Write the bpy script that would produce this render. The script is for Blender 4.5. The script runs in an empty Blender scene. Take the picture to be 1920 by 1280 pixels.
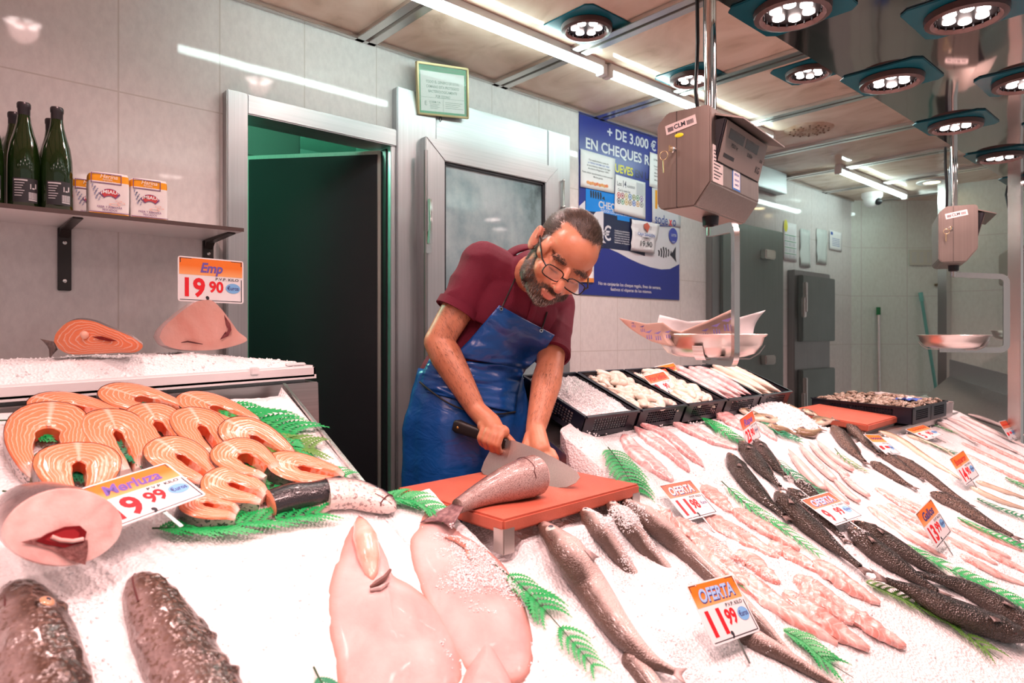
import bpy, bmesh, math, random
import numpy as np
from mathutils import Vector, Matrix, noise
from mathutils.bvhtree import BVHTree
random.seed(7)
SC = bpy.context.scene
COL = SC.collection
# ------------------------------------------------------------------ camera, world, exposure
EYE = 1.3
YAW = math.radians(41.74)
FPX = 1240.0
HOR = 625.0
CAM = Vector((0, 0, EYE))
cd = bpy.data.cameras.new('camera'); cam = bpy.data.objects.new('camera', cd); COL.objects.link(cam)
cam.location = CAM; cam.rotation_euler = (math.pi/2, 0, -YAW)
cd.sensor_width = 36; cd.lens = FPX/1920*36; cd.shift_y = -(640-HOR)/1920
cd.clip_start = .05; cd.clip_end = 60
cd.dof.use_dof = True; cd.dof.focus_distance = 2.1; cd.dof.aperture_fstop = 4.0
SC.camera = cam
wd = bpy.data.worlds.new('hall_ambient'); SC.world = wd; wd.use_nodes = True
wd.node_tree.nodes['Background'].inputs[0].default_value = (.62, .58, .57, 1)
wd.node_tree.nodes['Background'].inputs[1].default_value = .38
SC.view_settings.view_transform = 'Standard'; SC.view_settings.look = 'None'
SC.view_settings.gamma = 1; SC.view_settings.use_curve_mapping = False
SC.view_settings.exposure = 0.75
SC.cycles.use_denoising = True
SC.cycles.max_bounces = 7; SC.cycles.diffuse_bounces = 3; SC.cycles.glossy_bounces = 4
SC.cycles.transmission_bounces = 6; SC.cycles.caustics_reflective = False; SC.cycles.caustics_refractive = False
SC.cycles.sample_clamp_indirect = 4
LED_POWER = 18.5; LED_COL = (1, .61, .575); TUBE_STRENGTH = 17.0
# ------------------------------------------------------------------ measuring helpers
FW = Vector((math.sin(YAW), math.cos(YAW), 0)); RT = Vector((math.cos(YAW), -math.sin(YAW), 0)); UP = Vector((0, 0, 1))
def ray(u, v): return FW + RT*((u-960)/FPX) + UP*((HOR-v)/FPX)
def at(u, v, s): return CAM + ray(u, v)*s
def on_y(u, v, y): d = ray(u, v); return CAM + d*(y/d.y)
def on_z(u, v, z): d = ray(u, v); return CAM + d*((z-EYE)/d.z)
ICE0, SLOPE = .30, .45
def plane_z(y): return ICE0+SLOPE*y
BX0, BX1, BY0, BY1 = .965, 1.505, 1.075, 1.60     # hollow under the near cutting board
def nz(x, y, z=0): return noise.noise(Vector((x, y, z)))
def sm(q): q = max(0, min(1, q)); return q*q*(3-2*q)
def ice_bump(x, y, fine=True):
    h = .010*nz(x*3, y*3)+.006*nz(x*11, y*11, 3)+(.0035*nz(x*38, y*38, 7) if fine else 0)
    h += .030*math.exp(-((x-BX1-.09)/.07)**2)*sm((y-1.05)/.2)
    return h+.048*math.exp(-((y-1.075)/.042)**2)*sm((x-1.05)/.08)*sm((1.58-x)/.08)
def ice_h(x, y):
    h = ice_bump(x, y); k = sm((x-BX0+.02)/.03)*sm((BX1+.02-x)/.03)*sm((y-BY0+.02)/.03)
    if k > 0: h -= k*max(0, plane_z(y)+h-(.78+.062*sm((x-1.0)/.09)))
    return plane_z(y)+h
def ice(u, v, lift=0):
    d = ray(u, v); q = 0
    for _ in range(4): p = CAM + d*((EYE-ICE0-lift-q)/(SLOPE*d.y-d.z)); q = ice_bump(p.x, p.y, False)
    return p
INORM = Vector((0, -SLOPE, 1)).normalized()
def pz(x, z=0, y=2.5): return Vector((x, y, z))
# ------------------------------------------------------------------ object helpers
ORG = {}
def tag(o, label=None, cat=None, group=None, kind=None):
    if label: o['label'] = label
    if cat: o['category'] = cat
    if group: o['group'] = group
    if kind: o['kind'] = kind
    return o
def thing(name, loc, label, cat, group=None, kind=None):
    o = bpy.data.objects.new(name, None); COL.objects.link(o); o.location = loc; o.empty_display_size = .05
    ORG[o.name] = Vector(loc); return tag(o, label, cat, group, kind)
def frame(origin, xax, yax):
    """matrix whose columns are x, y, z axes (orthonormalised) at origin"""
    x = Vector(xax).normalized(); y = Vector(yax); y = (y-x*y.dot(x)).normalized(); z = x.cross(y)
    m = Matrix((x, y, z)).transposed().to_4x4(); m.translation = Vector(origin); return m
class M:
    def __init__(s): s.v = []; s.f = []; s.mi = []; s.st = []; s.T = Matrix()
    def add(s, vs, fs, mi=0, st=None):
        b = len(s.v); s.v += [s.T @ Vector(v) for v in vs]; s.f += [tuple(i+b for i in f) for f in fs]
        s.mi += [mi]*len(fs); s.st += list(st) if st else [(0, 0, 0)]*len(vs); return s
    def box(s, lo, hi, mi=0):
        x0, y0, z0 = lo; x1, y1, z1 = hi
        return s.add([(x0,y0,z0),(x1,y0,z0),(x1,y1,z0),(x0,y1,z0),(x0,y0,z1),(x1,y0,z1),(x1,y1,z1),(x0,y1,z1)],
              [(0,3,2,1),(4,5,6,7),(0,1,5,4),(1,2,6,5),(2,3,7,6),(3,0,4,7)], mi)
    def hexa(s, p, mi=0):   # 8 points, bottom 4 then top 4
        return s.add(p, [(0,3,2,1),(4,5,6,7),(0,1,5,4),(1,2,6,5),(2,3,7,6),(3,0,4,7)], mi)
    def prism(s, pts, d, mi=0):  # polygon extruded by vector d
        n = len(pts); pts = [Vector(p) for p in pts]; d = Vector(d)
        s.add(pts+[p+d for p in pts], [tuple(range(n))[::-1], tuple(range(n, 2*n))]+[(i, (i+1) % n, n+(i+1) % n, n+i) for i in range(n)], mi)
        return s
    def rings(s, rings, mi=0, cap=True, st=None, closed=True):
        n = len(rings[0]); vs = [p for r in rings for p in r]; fs = []
        for i in range(len(rings)-1):
            for j in range(n if closed else n-1):
                k = (j+1) % n; fs.append((i*n+j, i*n+k, (i+1)*n+k, (i+1)*n+j))
        if cap and closed:
            fs.append(tuple(range(n))[::-1]); fs.append(tuple((len(rings)-1)*n+j for j in range(n)))
        if st is None: st = [(i/max(1, len(rings)-1), j/n, 0) for i in range(len(rings)) for j in range(n)]
        return s.add(vs, fs, mi, st)
    def tube(s, pts, r, n=10, mi=0, cap=True):
        pts = [Vector(p) for p in pts]; rr = r if isinstance(r, (list, tuple)) else [r]*len(pts)
        t0 = (pts[1]-pts[0]).normalized(); a = Vector((0, 0, 1)) if abs(t0.z) < .9 else Vector((1, 0, 0))
        nrm = (a-t0*a.dot(t0)).normalized(); out = []
        for i, p in enumerate(pts):
            t = ((pts[min(i+1, len(pts)-1)]-pts[max(i-1, 0)])).normalized()
            nrm = (nrm-t*nrm.dot(t)).normalized(); b = t.cross(nrm)
            out.append([p+(nrm*math.cos(2*math.pi*j/n)+b*math.sin(2*math.pi*j/n))*rr[i] for j in range(n)])
        return s.rings(out, mi, cap)
    def lathe(s, prof, n=24, mi=0, cap=True, c=(0, 0, 0)):
        c = Vector(c)
        return s.rings([[c+Vector((r*math.cos(2*math.pi*j/n), r*math.sin(2*math.pi*j/n), z)) for j in range(n)] for r, z in prof], mi, cap)
    def ball(s, c, r, n=12, mi=0, ax=None):
        c = Vector(c); r = Vector(r) if not isinstance(r, (int, float)) else Vector((r, r, r)); R3 = ax or Matrix.Identity(3)
        out = []
        for i in range(n+1):
            a = math.pi*i/n; rad = max(math.sin(a), 1e-3)
            out.append([c+R3 @ Vector((r.x*rad*math.cos(2*math.pi*j/(2*n)), r.y*rad*math.sin(2*math.pi*j/(2*n)), -r.z*math.cos(a))) for j in range(2*n)])
        return s.rings(out, mi)
    def grid(s, P, mi=0, st=None):  # P[i][j]
        n = len(P); m = len(P[0])
        if st is None: st = [(i/(n-1), j/(m-1), 0) for i in range(n) for j in range(m)]
        return s.add([p for r in P for p in r], [(i*m+j, i*m+j+1, (i+1)*m+j+1, (i+1)*m+j) for i in range(n-1) for j in range(m-1)], mi, st)
    def build(s, name, mats, parent=None, smooth=35, bevel=0, label=None, cat=None, group=None, kind=None, org=None, solid=0, sub=0, seg=2, norm=True):
        me = bpy.data.meshes.new(name)
        if not isinstance(mats, (list, tuple)): mats = [mats]
        po = ORG[parent.name] if parent else Vector((0, 0, 0))
        if org is None:
            if parent: org = po
            else:
                a = np.array([tuple(v) for v in s.v]); lo = a.min(0); hi = a.max(0); org = Vector(((lo[0]+hi[0])/2, (lo[1]+hi[1])/2, lo[2]))
        org = Vector(org)
        me.from_pydata([v-org for v in s.v], [], s.f)
        for m in mats: me.materials.append(m)
        me.polygons.foreach_set('material_index', s.mi)
        at_ = me.attributes.new('st', 'FLOAT_VECTOR', 'POINT'); at_.data.foreach_set('vector', np.array(s.st, dtype=np.float32).ravel())
        if norm or bevel:
            bm = bmesh.new(); bm.from_mesh(me)
            if norm: bmesh.ops.recalc_face_normals(bm, faces=bm.faces)
            if bevel:
                ed = [e for e in bm.edges if len(e.link_faces) == 2 and e.calc_face_angle() > .5]
                bmesh.ops.bevel(bm, geom=ed, offset=bevel, segments=seg, affect='EDGES', clamp_overlap=True)
            bm.to_mesh(me); bm.free()
        if smooth:
            me.polygons.foreach_set('use_smooth', [True]*len(me.polygons))
            if smooth < 180: me.set_sharp_from_angle(angle=math.radians(smooth))
        o = bpy.data.objects.new(name, me); COL.objects.link(o)
        o.location = org-po
        if parent: o.parent = parent
        ORG[o.name] = org
        if solid: md = o.modifiers.new('solid', 'SOLIDIFY'); md.thickness = solid; md.offset = 0
        if sub: md = o.modifiers.new('sub', 'SUBSURF'); md.levels = sub; md.render_levels = sub
        return tag(o, label, cat, group, kind)
# ------------------------------------------------------------------ materials
def nt(name):
    m = bpy.data.materials.new(name); m.use_nodes = True; t = m.node_tree; return m, t, t.nodes['Principled BSDF']
def nd(t, typ, **k):
    n = t.nodes.new(typ)
    for a, b in k.items():
        if isinstance(a, str) and a.startswith('i_'): n.inputs[a[2:].replace('_', ' ')].default_value = b
        else: setattr(n, a, b)
    return n
def rgba(c): return (c[0], c[1], c[2], 1)
def coords(t, kind='Object', scale=(1, 1, 1)):
    c = nd(t, 'ShaderNodeTexCoord'); mp = nd(t, 'ShaderNodeMapping'); mp.inputs['Scale'].default_value = scale
    t.links.new(c.outputs[kind], mp.inputs[0]); return mp.outputs[0]
def ramp(t, fac, stops):
    r = nd(t, 'ShaderNodeValToRGB'); e = r.color_ramp.elements
    while len(e) < len(stops): e.new(.5)
    for i, (p, c) in enumerate(stops): e[i].position = p; e[i].color = rgba(c)
    t.links.new(fac, r.inputs[0]); return r.outputs[0]
def bump(t, b, h, strength, dist=.01):
    n = nd(t, 'ShaderNodeBump'); n.inputs['Strength'].default_value = strength; n.inputs['Distance'].default_value = dist
    t.links.new(h, n.inputs['Height']); t.links.new(n.outputs[0], b.inputs['Normal']); return n
def mat(name, col, rough=.5, metal=0, col2=None, ns=8, bmp=0, bs=60, coat=0, trans=0, ior=1.45, emis=0, sss=0, stretch=(1, 1, 1), lo=.35, hi=.65, alpha=1, sheen=0):
    m, t, b = nt(name)
    b.inputs['Base Color'].default_value = rgba(col); b.inputs['Roughness'].default_value = rough; b.inputs['Metallic'].default_value = metal
    b.inputs['Coat Weight'].default_value = coat; b.inputs['Coat Roughness'].default_value = .08; b.inputs['Transmission Weight'].default_value = trans
    b.inputs['IOR'].default_value = ior; b.inputs['Alpha'].default_value = alpha; b.inputs['Sheen Weight'].default_value = sheen
    if emis: b.inputs['Emission Color'].default_value = rgba(col); b.inputs['Emission Strength'].default_value = emis
    if sss: b.inputs['Subsurface Weight'].default_value = sss; b.inputs['Subsurface Radius'].default_value = (.012, .005, .003); b.inputs['Subsurface Scale'].default_value = 1
    if col2 is not None:
        n = nd(t, 'ShaderNodeTexNoise'); n.inputs['Scale'].default_value = ns; n.inputs['Detail'].default_value = 5
        t.links.new(coords(t, 'Object', stretch), n.inputs['Vector'])
        t.links.new(ramp(t, n.outputs[0], [(lo, col), (hi, col2)]), b.inputs['Base Color'])
    if bmp:
        n = nd(t, 'ShaderNodeTexNoise'); n.inputs['Scale'].default_value = bs; n.inputs['Detail'].default_value = 3
        t.links.new(coords(t, 'Object', stretch), n.inputs['Vector']); bump(t, b, n.outputs[0], bmp)
    return m
def steel(name, col=(.62, .61, .60), rough=.28, axis='z', var=.08):
    m, t, b = nt(name); b.inputs['Metallic'].default_value = 1
    sc = {'z': (220, 220, 2), 'x': (2, 220, 220), 'y': (220, 2, 220)}[axis]
    n = nd(t, 'ShaderNodeTexNoise'); n.inputs['Scale'].default_value = 1; n.inputs['Detail'].default_value = 3; t.links.new(coords(t, 'Object', sc), n.inputs['Vector'])
    n2 = nd(t, 'ShaderNodeTexNoise'); n2.inputs['Scale'].default_value = 5; n2.inputs['Detail'].default_value = 6; t.links.new(coords(t), n2.inputs['Vector'])
    lo = tuple(c*(1-var) for c in col); hi = tuple(min(1, c*(1+var)) for c in col)
    t.links.new(ramp(t, n.outputs[0], [(.3, lo), (.7, hi)]), b.inputs['Base Color'])
    mr = nd(t, 'ShaderNodeMapRange'); mr.inputs[3].default_value = rough*.75; mr.inputs[4].default_value = rough*1.35
    t.links.new(n2.outputs[0], mr.inputs[0]); t.links.new(mr.outputs[0], b.inputs['Roughness'])
    bump(t, b, n.outputs[0], .05, .002); return m
def tile_mat(name, c1, c2, x0, horiz='X', grout=(.60, .55, .52)):
    m, t, b = nt(name); g = nd(t, 'ShaderNodeNewGeometry'); sx = nd(t, 'ShaderNodeSeparateXYZ'); t.links.new(g.outputs['Position'], sx.inputs[0])
    cx = nd(t, 'ShaderNodeCombineXYZ'); a1 = nd(t, 'ShaderNodeMath', operation='ADD'); a1.inputs[1].default_value = -x0+3.225
    a2 = nd(t, 'ShaderNodeMath', operation='ADD'); a2.inputs[1].default_value = -1.2+4.5
    t.links.new(sx.outputs[horiz], a1.inputs[0]); t.links.new(sx.outputs['Z'], a2.inputs[0]); t.links.new(a1.outputs[0], cx.inputs[0]); t.links.new(a2.outputs[0], cx.inputs[1])
    br = nd(t, 'ShaderNodeTexBrick'); br.offset = 0; br.squash = 1
    for k, v in (('Scale', 1), ('Mortar Size', .0026), ('Mortar Smooth', .1), ('Brick Width', .3225), ('Row Height', .45), ('Bias', 0)): br.inputs[k].default_value = v
    t.links.new(cx.outputs[0], br.inputs['Vector'])
    n = nd(t, 'ShaderNodeTexNoise'); n.inputs['Scale'].default_value = 1; n.inputs['Detail'].default_value = 8; n.inputs['Roughness'].default_value = .65
    t.links.new(coords(t, 'Object', (46, 46, 26)), n.inputs['Vector'])
    t.links.new(ramp(t, n.outputs[0], [(.32, c2), (.62, c1)]), br.inputs['Color1']); t.links.new(ramp(t, n.outputs[0], [(.32, c2), (.62, c1)]), br.inputs['Color2'])
    br.inputs['Mortar'].default_value = rgba(grout); t.links.new(br.outputs[0], b.inputs['Base Color'])
    b.inputs['Roughness'].default_value = .06; b.inputs['Specular IOR Level'].default_value = .35
    n2 = nd(t, 'ShaderNodeTexNoise'); n2.inputs['Scale'].default_value = 3; t.links.new(coords(t), n2.inputs['Vector'])
    mx = nd(t, 'ShaderNodeMath', operation='MULTIPLY_ADD'); mx.inputs[1].default_value = -.35; t.links.new(br.outputs['Fac'], mx.inputs[0]); t.links.new(n2.outputs[0], mx.inputs[2])
    bump(t, b, mx.outputs[0], .10, .01); return m
STEEL = steel('brushed_steel', (.46, .47, .48), .42); STEELX = steel('brushed_steel_sideways', (.46, .47, .48), .42, axis='x'); DSTEEL = steel('dull_steel', (.30, .30, .30), .38)
POL = mat('polished_steel', (.78, .76, .74), .10, 1); POLR = mat('satin_steel', (.66, .63, .61), .24, 1, bmp=.02, bs=200)
BLACK = mat('black_plastic', (.012, .012, .016), .38); BLACKM = mat('black_metal', (.02, .02, .022), .45)
WHITEP = mat('white_plastic', (.86, .85, .84), .35); PAPER = mat('white_paper', (.85, .85, .86), .6)
RED = mat('red_ink', (.75, .01, .02), .5); INK = mat('black_ink', (.02, .02, .03), .5); BLUEINK = mat('blue_ink', (.05, .12, .42), .5)
EURO = mat('euro_badge_blue', (.19, .46, .80), .5); GLASSC = mat('clear_glass', (.95, .98, .97), .02, 0, trans=1)
# ------------------------------------------------------------------ text as meshes
TXT = {}
def text_vf(s, size=1, bold=0, shear=0, depth=0, sx=1):
    key = (s, bold, shear)
    if key not in TXT:
        c = bpy.data.curves.new('lettering', 'FONT'); c.body = s; c.size = 1; c.align_x = 'CENTER'; c.align_y = 'CENTER'; c.offset = bold; c.shear = shear; c.resolution_u = 3
        o = bpy.data.objects.new('lettering', c); COL.objects.link(o); dg = bpy.context.evaluated_depsgraph_get(); me = o.evaluated_get(dg).to_mesh()
        TXT[key] = ([tuple(v.co) for v in me.vertices], [tuple(p.vertices) for p in me.polygons])
        bpy.data.objects.remove(o); bpy.data.curves.remove(c)
    vs, fs = TXT[key]; return [(x*size*sx, y*size, depth) for x, y, z in vs], fs
def letter(m, s, x, y, size, bold=0, shear=0, depth=.0006, sx=1, w=None, align='c'):
    """lettering in the current frame of m; w = wanted width"""
    vs, fs = text_vf(s, size, bold, shear, depth, sx)
    if not vs: return
    x0 = min(v[0] for v in vs); x1 = max(v[0] for v in vs); k = (w/(x1-x0)) if w else 1; cx = {'c': (x0+x1)/2, 'l': x0, 'r': x1}[align]
    m.add([((v[0]-cx)*k+x, v[1]+y, v[2]) for v in vs], fs)
# ================================================================== the setting
TILE = tile_mat('wall_tiles', (.76, .72, .705), (.68, .64, .63), .485)
TILEF = tile_mat('wall_tiles_far', (.74, .76, .70), (.67, .68, .62), .1)
CEILM, t, b = nt('ceiling_laminate')
n = nd(t, 'ShaderNodeTexNoise'); n.inputs['Scale'].default_value = 2.6; n.inputs['Detail'].default_value = 9; n.inputs['Distortion'].default_value = 1.4
t.links.new(coords(t, 'Object', (1.6, 1, 1)), n.inputs['Vector'])
t.links.new(ramp(t, n.outputs[0], [(.28, (.50, .36, .27)), (.42, (.68, .52, .41)), (.62, (.78, .63, .52))]), b.inputs['Base Color']); b.inputs['Roughness'].default_value = .05; b.inputs['Specular IOR Level'].default_value = .2; b.inputs['IOR'].default_value = 1.3
ZC = EYE+1.244
m = M(); W0, W1 = -2.2, 6.48
for lo, hi in (((W0, 0), (.86, ZC)), ((.86, 2.14), (1.56, ZC)), ((1.56, 0), (1.74, ZC)), ((1.74, 2.09), (2.40, ZC)), ((1.74, 0), (2.40, .85)), ((2.40, 0), (W1, ZC))):
    m.box((lo[0], 2.5, lo[1]), (hi[0], 2.58, hi[1]))
m.build('wall_back', TILE, kind='structure', smooth=0)
fa = Vector((6.48, 2.5, 0)); fb = Vector((7.25, 1.82, 0)); dn = Vector((.66, .75, 0))*.08
m = M().prism([fa, fb, fb+dn, fa+dn], (0, 0, ZC)); m.build('wall_far', TILEF, kind='structure', smooth=0)
pa = on_y(1773, 500, 1.72); pb = at(1925, 500, 5.2); pa.z = pb.z = 0; pdn = Vector((.25, .95, 0))*.08
m = M().prism([pa, pb, pb-(pb-pa).cross(UP).normalized()*.06, pa-(pb-pa).cross(UP).normalized()*.06], (0, 0, ZC)); m.build('wall_right', TILEF, kind='structure', smooth=0)
m = M().box((W0-.08, -2.5, 0), (W0, 2.58, ZC)); m.build('wall_left', TILE, kind='structure', smooth=0)
m = M().box((W0-.1, -2.6, ZC), (8.2, 2.6, ZC+.06)); m.build('ceiling', CEILM, kind='structure', smooth=0)
FLOORM = mat('floor_tiles', (.30, .28, .27), .35, col2=(.36, .34, .33), ns=5)
m = M().box((W0-.1, -2.6, -.06), (8.2, 3.6, 0)); m.build('floor', FLOORM, kind='structure', smooth=0)
# ceiling trims: steel strips running towards the back wall, and one along the wall
k = 1
for i in range(-3, 8):
    x = 1.394+.7455*i
    m = M().box((x-.048, -2.5, ZC-.020), (x-.008, 2.5, ZC)).box((x+.008, -2.5, ZC-.020), (x+.048, 2.5, ZC)).box((x-.008, -2.5, ZC-.006), (x+.008, 2.5, ZC))
    m.build('trim_%d' % k, POLR, kind='structure', smooth=0, bevel=.002); k += 1
m = M().box((W0, 2.472, ZC-.02), (W1, 2.5, ZC)); m.build('trim_%d' % k, POLR, kind='structure', smooth=0, bevel=.003); k += 1
# cold room door (open, leaf swung inwards)
DARKIN = mat('cold_room_lining', (.22, .42, .35), .6)
DLEAF = steel('door_leaf_steel', (.52, .53, .49), .42, 'z', .08)
for nm_, a in (('wall_cold_left', ((.40, 2.58, 0), (.45, 4.0, 2.5))), ('wall_cold_right', ((2.2, 2.9, 0), (2.25, 4.0, 2.5))), ('wall_cold_back', ((.45, 3.95, 0), (2.2, 4.0, 2.5))), ('wall_cold_top', ((.45, 2.58, 2.45), (2.2, 4.0, 2.5))), ('floor_cold', ((.45, 2.58, -.04), (2.2, 4.0, 0))), ('wall_cold_side', ((1.6, 2.58, 0), (1.65, 2.95, 2.45)))): M().box(*a).build(nm_, DARKIN, kind='structure', smooth=0)
d1 = thing('door_1', (1.2, 2.5, 0), 'open dark steel cold room door swung inward', 'door', kind='structure')
m = M().box((.818, 2.455, 0), (.893, 2.60, 2.18)); m.build('door_jamb', STEEL, d1, bevel=.004)
m = M().box((1.505, 2.47, 0), (1.53, 2.60, 2.107)); m.build('door_jamb', STEEL, d1, bevel=.002)
m = M().box((.893, 2.462, 2.107), (1.53, 2.60, 2.18)); m.build('door_lintel', STEELX, d1, bevel=.004)
lx = Vector((1.085-1.497, 3.02-2.53, 0)); ln = lx.length; T = frame((1.497, 2.53, 0), lx, (-lx.y, lx.x, 0))
m = M(); m.T = T; m.box((0, -.05, .01), (ln, 0, 2.10)); m.build('door_leaf', DLEAF, d1, bevel=.006)
m = M(); m.T = T; m.box((.02, 0, .02), (ln-.02, .006, 2.08)); m.build('leaf_gasket', BLACK, d1)
m = M(); m.box((1.498, 2.50, .01), (1.512, 2.56, 2.10)); m.build('door_gasket', BLACK, d1)
ib = thing('evaporator_box', (1.0, 3.2, 2.1), 'grey cooling unit seen above the open cold room door', 'cooler')
m = M().box((1.02, 3.25, 2.16), (1.45, 3.5, 2.36)); m.build('housing', mat('cooler_grey', (.30, .42, .38), .5), ib, bevel=.01)
m = M().tube([(.92, 3.1, 2.45), (.93, 3.12, 2.3), (.96, 3.2, 2.2), (1.02, 3.3, 2.2)], .006); m.build('cable', BLACK, ib)
lg = bpy.data.lights.new('cold_room_lamp', 'POINT'); lg.energy = 26; lg.color = (.45, 1, .75); lg.shadow_soft_size = .05
lo = bpy.data.objects.new('cold_room_lamp', lg); COL.objects.link(lo); lo.location = (.75, 3.5, 2.3)
# display fridge door with misted glass
d2 = thing('door_2', (2.05, 2.5, 0), 'steel display fridge door with misted glass pane', 'door', kind='structure')
m = M().box((1.53, 2.458, 0), (1.735, 2.52, 2.367)); m.build('door_jamb', STEEL, d2, bevel=.004)
m = M().box((2.45, 2.462, 0), (2.62, 2.52, 2.367)); m.build('door_jamb', STEEL, d2, bevel=.004)
m = M().box((1.735, 2.464, 2.15), (2.45, 2.52, 2.367)); m.build('door_lintel', STEELX, d2, bevel=.004)
m = M(); lx0, lx1, wx0, wx1, wz0, wz1, lz1 = 1.648, 2.478, 1.752, 2.387, .92, 2.074, 2.165
F8 = lambda pts, y0, y1: [Vector((x, y0, z)) for x, z in pts]+[Vector((x, y1, z)) for x, z in pts]
def strip(pts): q = F8(pts, 2.415, 2.462); m.add(q, [(0,1,2,3),(7,6,5,4),(0,4,5,1),(1,5,6,2),(2,6,7,3),(3,7,4,0)])
strip([(lx0, .06), (wx0, wz0), (wx0, wz1), (lx0, lz1)]); strip([(lx1, .06), (lx1, lz1), (wx1, wz1), (wx1, wz0)])
m.build('door_leaf', STEEL, d2, bevel=.003); m = M()
strip([(lx0, lz1), (wx0, wz1), (wx1, wz1), (lx1, lz1)]); strip([(lx0, .06), (lx1, .06), (wx1, wz0), (wx0, wz0)]); m.build('door_rail', STEELX, d2, bevel=.003)
m = M()
for a in (((wx0, 2.425, wz0), (wx0+.012, 2.46, wz1)), ((wx1-.012, 2.425, wz0), (wx1, 2.46, wz1)), ((wx0, 2.425, wz1-.012), (wx1, 2.46, wz1)), ((wx0, 2.425, wz0), (wx1, 2.46, wz0+.012))): m.box(*a)
m.build('pane_gasket', BLACK, d2)
GM, t, b = nt('misted_glass'); b.inputs['Roughness'].default_value = .06; b.inputs['Base Color'].default_value = (.30, .38, .40, 1); b.inputs['Specular IOR Level'].default_value = .8
n = nd(t, 'ShaderNodeTexNoise'); n.inputs['Scale'].default_value = 2.4; n.inputs['Detail'].default_value = 8; n.inputs['Roughness'].default_value = .6; t.links.new(coords(t, 'Object', (1, 1, .75)), n.inputs['Vector'])
t.links.new(ramp(t, n.outputs[0], [(.36, (.035, .055, .06)), (.47, (.20, .29, .31)), (.62, (.38, .47, .49))]), b.inputs['Base Color'])
n2 = nd(t, 'ShaderNodeTexNoise'); n2.inputs['Scale'].default_value = 240; bump(t, b, n2.outputs[0], .02, .001)
m = M().box((wx0, 2.434, wz0), (wx1, 2.442, wz1)); m.build('glass_pane', GM, d2)
m = M().box((1.636, 2.392, 1.65), (1.664, 2.418, 1.75)).tube([(1.648, 2.385, 1.69), (1.648, 2.378, 1.78), (1.648, 2.383, 1.885)], [.011, .008, .009]); hd = m.build('door_handle', POL, d2, bevel=.005)
m = M().tube([(1.642, 2.405, .55), (1.642, 2.405, 2.1)], .009); m.build('hinge_rail', DSTEEL, d2)
m = M().tube([(2.555, 2.45, 1.98), (2.555, 2.45, 2.11)], .006).ball((2.555, 2.45, 1.975), .011, 6).ball((2.555, 2.45, 2.115), .009, 6); m.build('latch', POL, d2)
m = M().box((1.74, 2.6, .8), (2.40, 2.66, 2.12)); m.build('wall_fridge_back', mat('fridge_dark', (.03, .045, .05), .7), kind='structure')
# far cold room door, its steel fascia and the cupboard with two hatches
GS = steel('far_door_steel', (.22, .25, .24), .40, 'z', .06)
d3 = thing('door_3', (4.6, 2.5, 0), 'far grey steel cold room door beyond the hanging scale', 'door', kind='structure')
x3a, x3b = on_y(1338, 500, 2.5).x, on_y(1453, 500, 2.5).x
m = M().box((x3a, 2.43, 0), (x3b, 2.5, on_y(1453, 432, 2.43).z)); m.build('door_leaf', GS, d3, bevel=.006)
m = M().box((x3a-.10, 2.45, 0), (x3a, 2.5, 2.16)); m.build('door_jamb', DSTEEL, d3, bevel=.004)
for vv in (478, 674):
    p = on_y(1441, vv, 2.42); m = M().box((p.x-.10, 2.385, p.z-.035), (p.x+.05, 2.43, p.z+.035)); m.build('door_hinge', POLR, d3, bevel=.008)
p0, p1 = on_y(1400, 322, 2.5), on_y(1457, 362, 2.5)
m = M().box((p0.x, 2.42, p1.z-.02), (p1.x, 2.5, p1.z+.20)); o = m.build('duct_box', STEELX, label='steel duct box under the ceiling above the far cold room door', cat='duct', bevel=.004)
d4 = thing('wall_cupboard', (5.5, 2.5, 0), 'tall narrow steel cupboard with two hatches in the far tiled wall', 'cupboard')
xa, xb = on_y(1476, 600, 2.5).x, on_y(1543, 600, 2.5).x
m = M().box((xa, 2.44, 0), (xb, 2.5, on_y(1510, 508, 2.44).z)); m.build('carcass', DSTEEL, d4, bevel=.004)
for v0, v1 in ((516, 640), (693, 775)):
    za, zb = on_y(1510, v0, 2.41).z, on_y(1510, v1, 2.41).z
    m = M().box((xa+.06, 2.40, zb), (xb+.01, 2.44, za)); h = m.build('hatch', GS, d4, bevel=.006)
    m = M().box((xa+.055, 2.37, za-.30), (xa+.085, 2.40, za-.06)).box((xa+.03, 2.375, za-.34), (xa+.075, 2.40, za-.18)); m.build('hatch_handle', POLR, h, bevel=.005)
# posts and the mirror canopy
m = M().prism([pa+Vector((-.045, -.02, 0)), pa+Vector((.03, -.05, 0)), pa+Vector((.05, .03, 0)), pa+Vector((-.03, .05, 0))], (0, 0, ZC)); m.build('trim_%d' % k, POLR, kind='structure', smooth=0); k += 1
pc = at(1904, 600, 3.75); pc.z = 0
m = M().box((pc.x-.035, pc.y-.03, 0), (pc.x+.035, pc.y+.03, ZC)); m.build('trim_%d' % k, POLR, kind='structure', smooth=0, bevel=.004); k += 1
ZK = EYE+.92
MIR, t, b = nt('mirror_steel'); b.inputs['Metallic'].default_value = 1; b.inputs['Base Color'].default_value = (.52, .50, .48, 1); b.inputs['Roughness'].default_value = .06
n = nd(t, 'ShaderNodeTexNoise'); n.inputs['Scale'].default_value = 2.2; n.inputs['Detail'].default_value = 1; t.links.new(coords(t), n.inputs['Vector']); bump(t, b, n.outputs[0], .16, .03)
cn = thing('lighting_canopy', (2, .5, ZK), 'mirror steel canopy full of lamps hanging over the fish display', 'canopy')
m = M().box((-2.0, .05, ZK), (5.9, .985, ZK+.015)); m.build('mirror_panel', MIR, cn)
m = M().box((-2.0, .97, ZK+.015), (5.9, .985, ZC)); m.box((-2.0, .05, ZK+.015), (5.9, .065, ZC)); m.build('fascia', POLR, cn)
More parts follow.
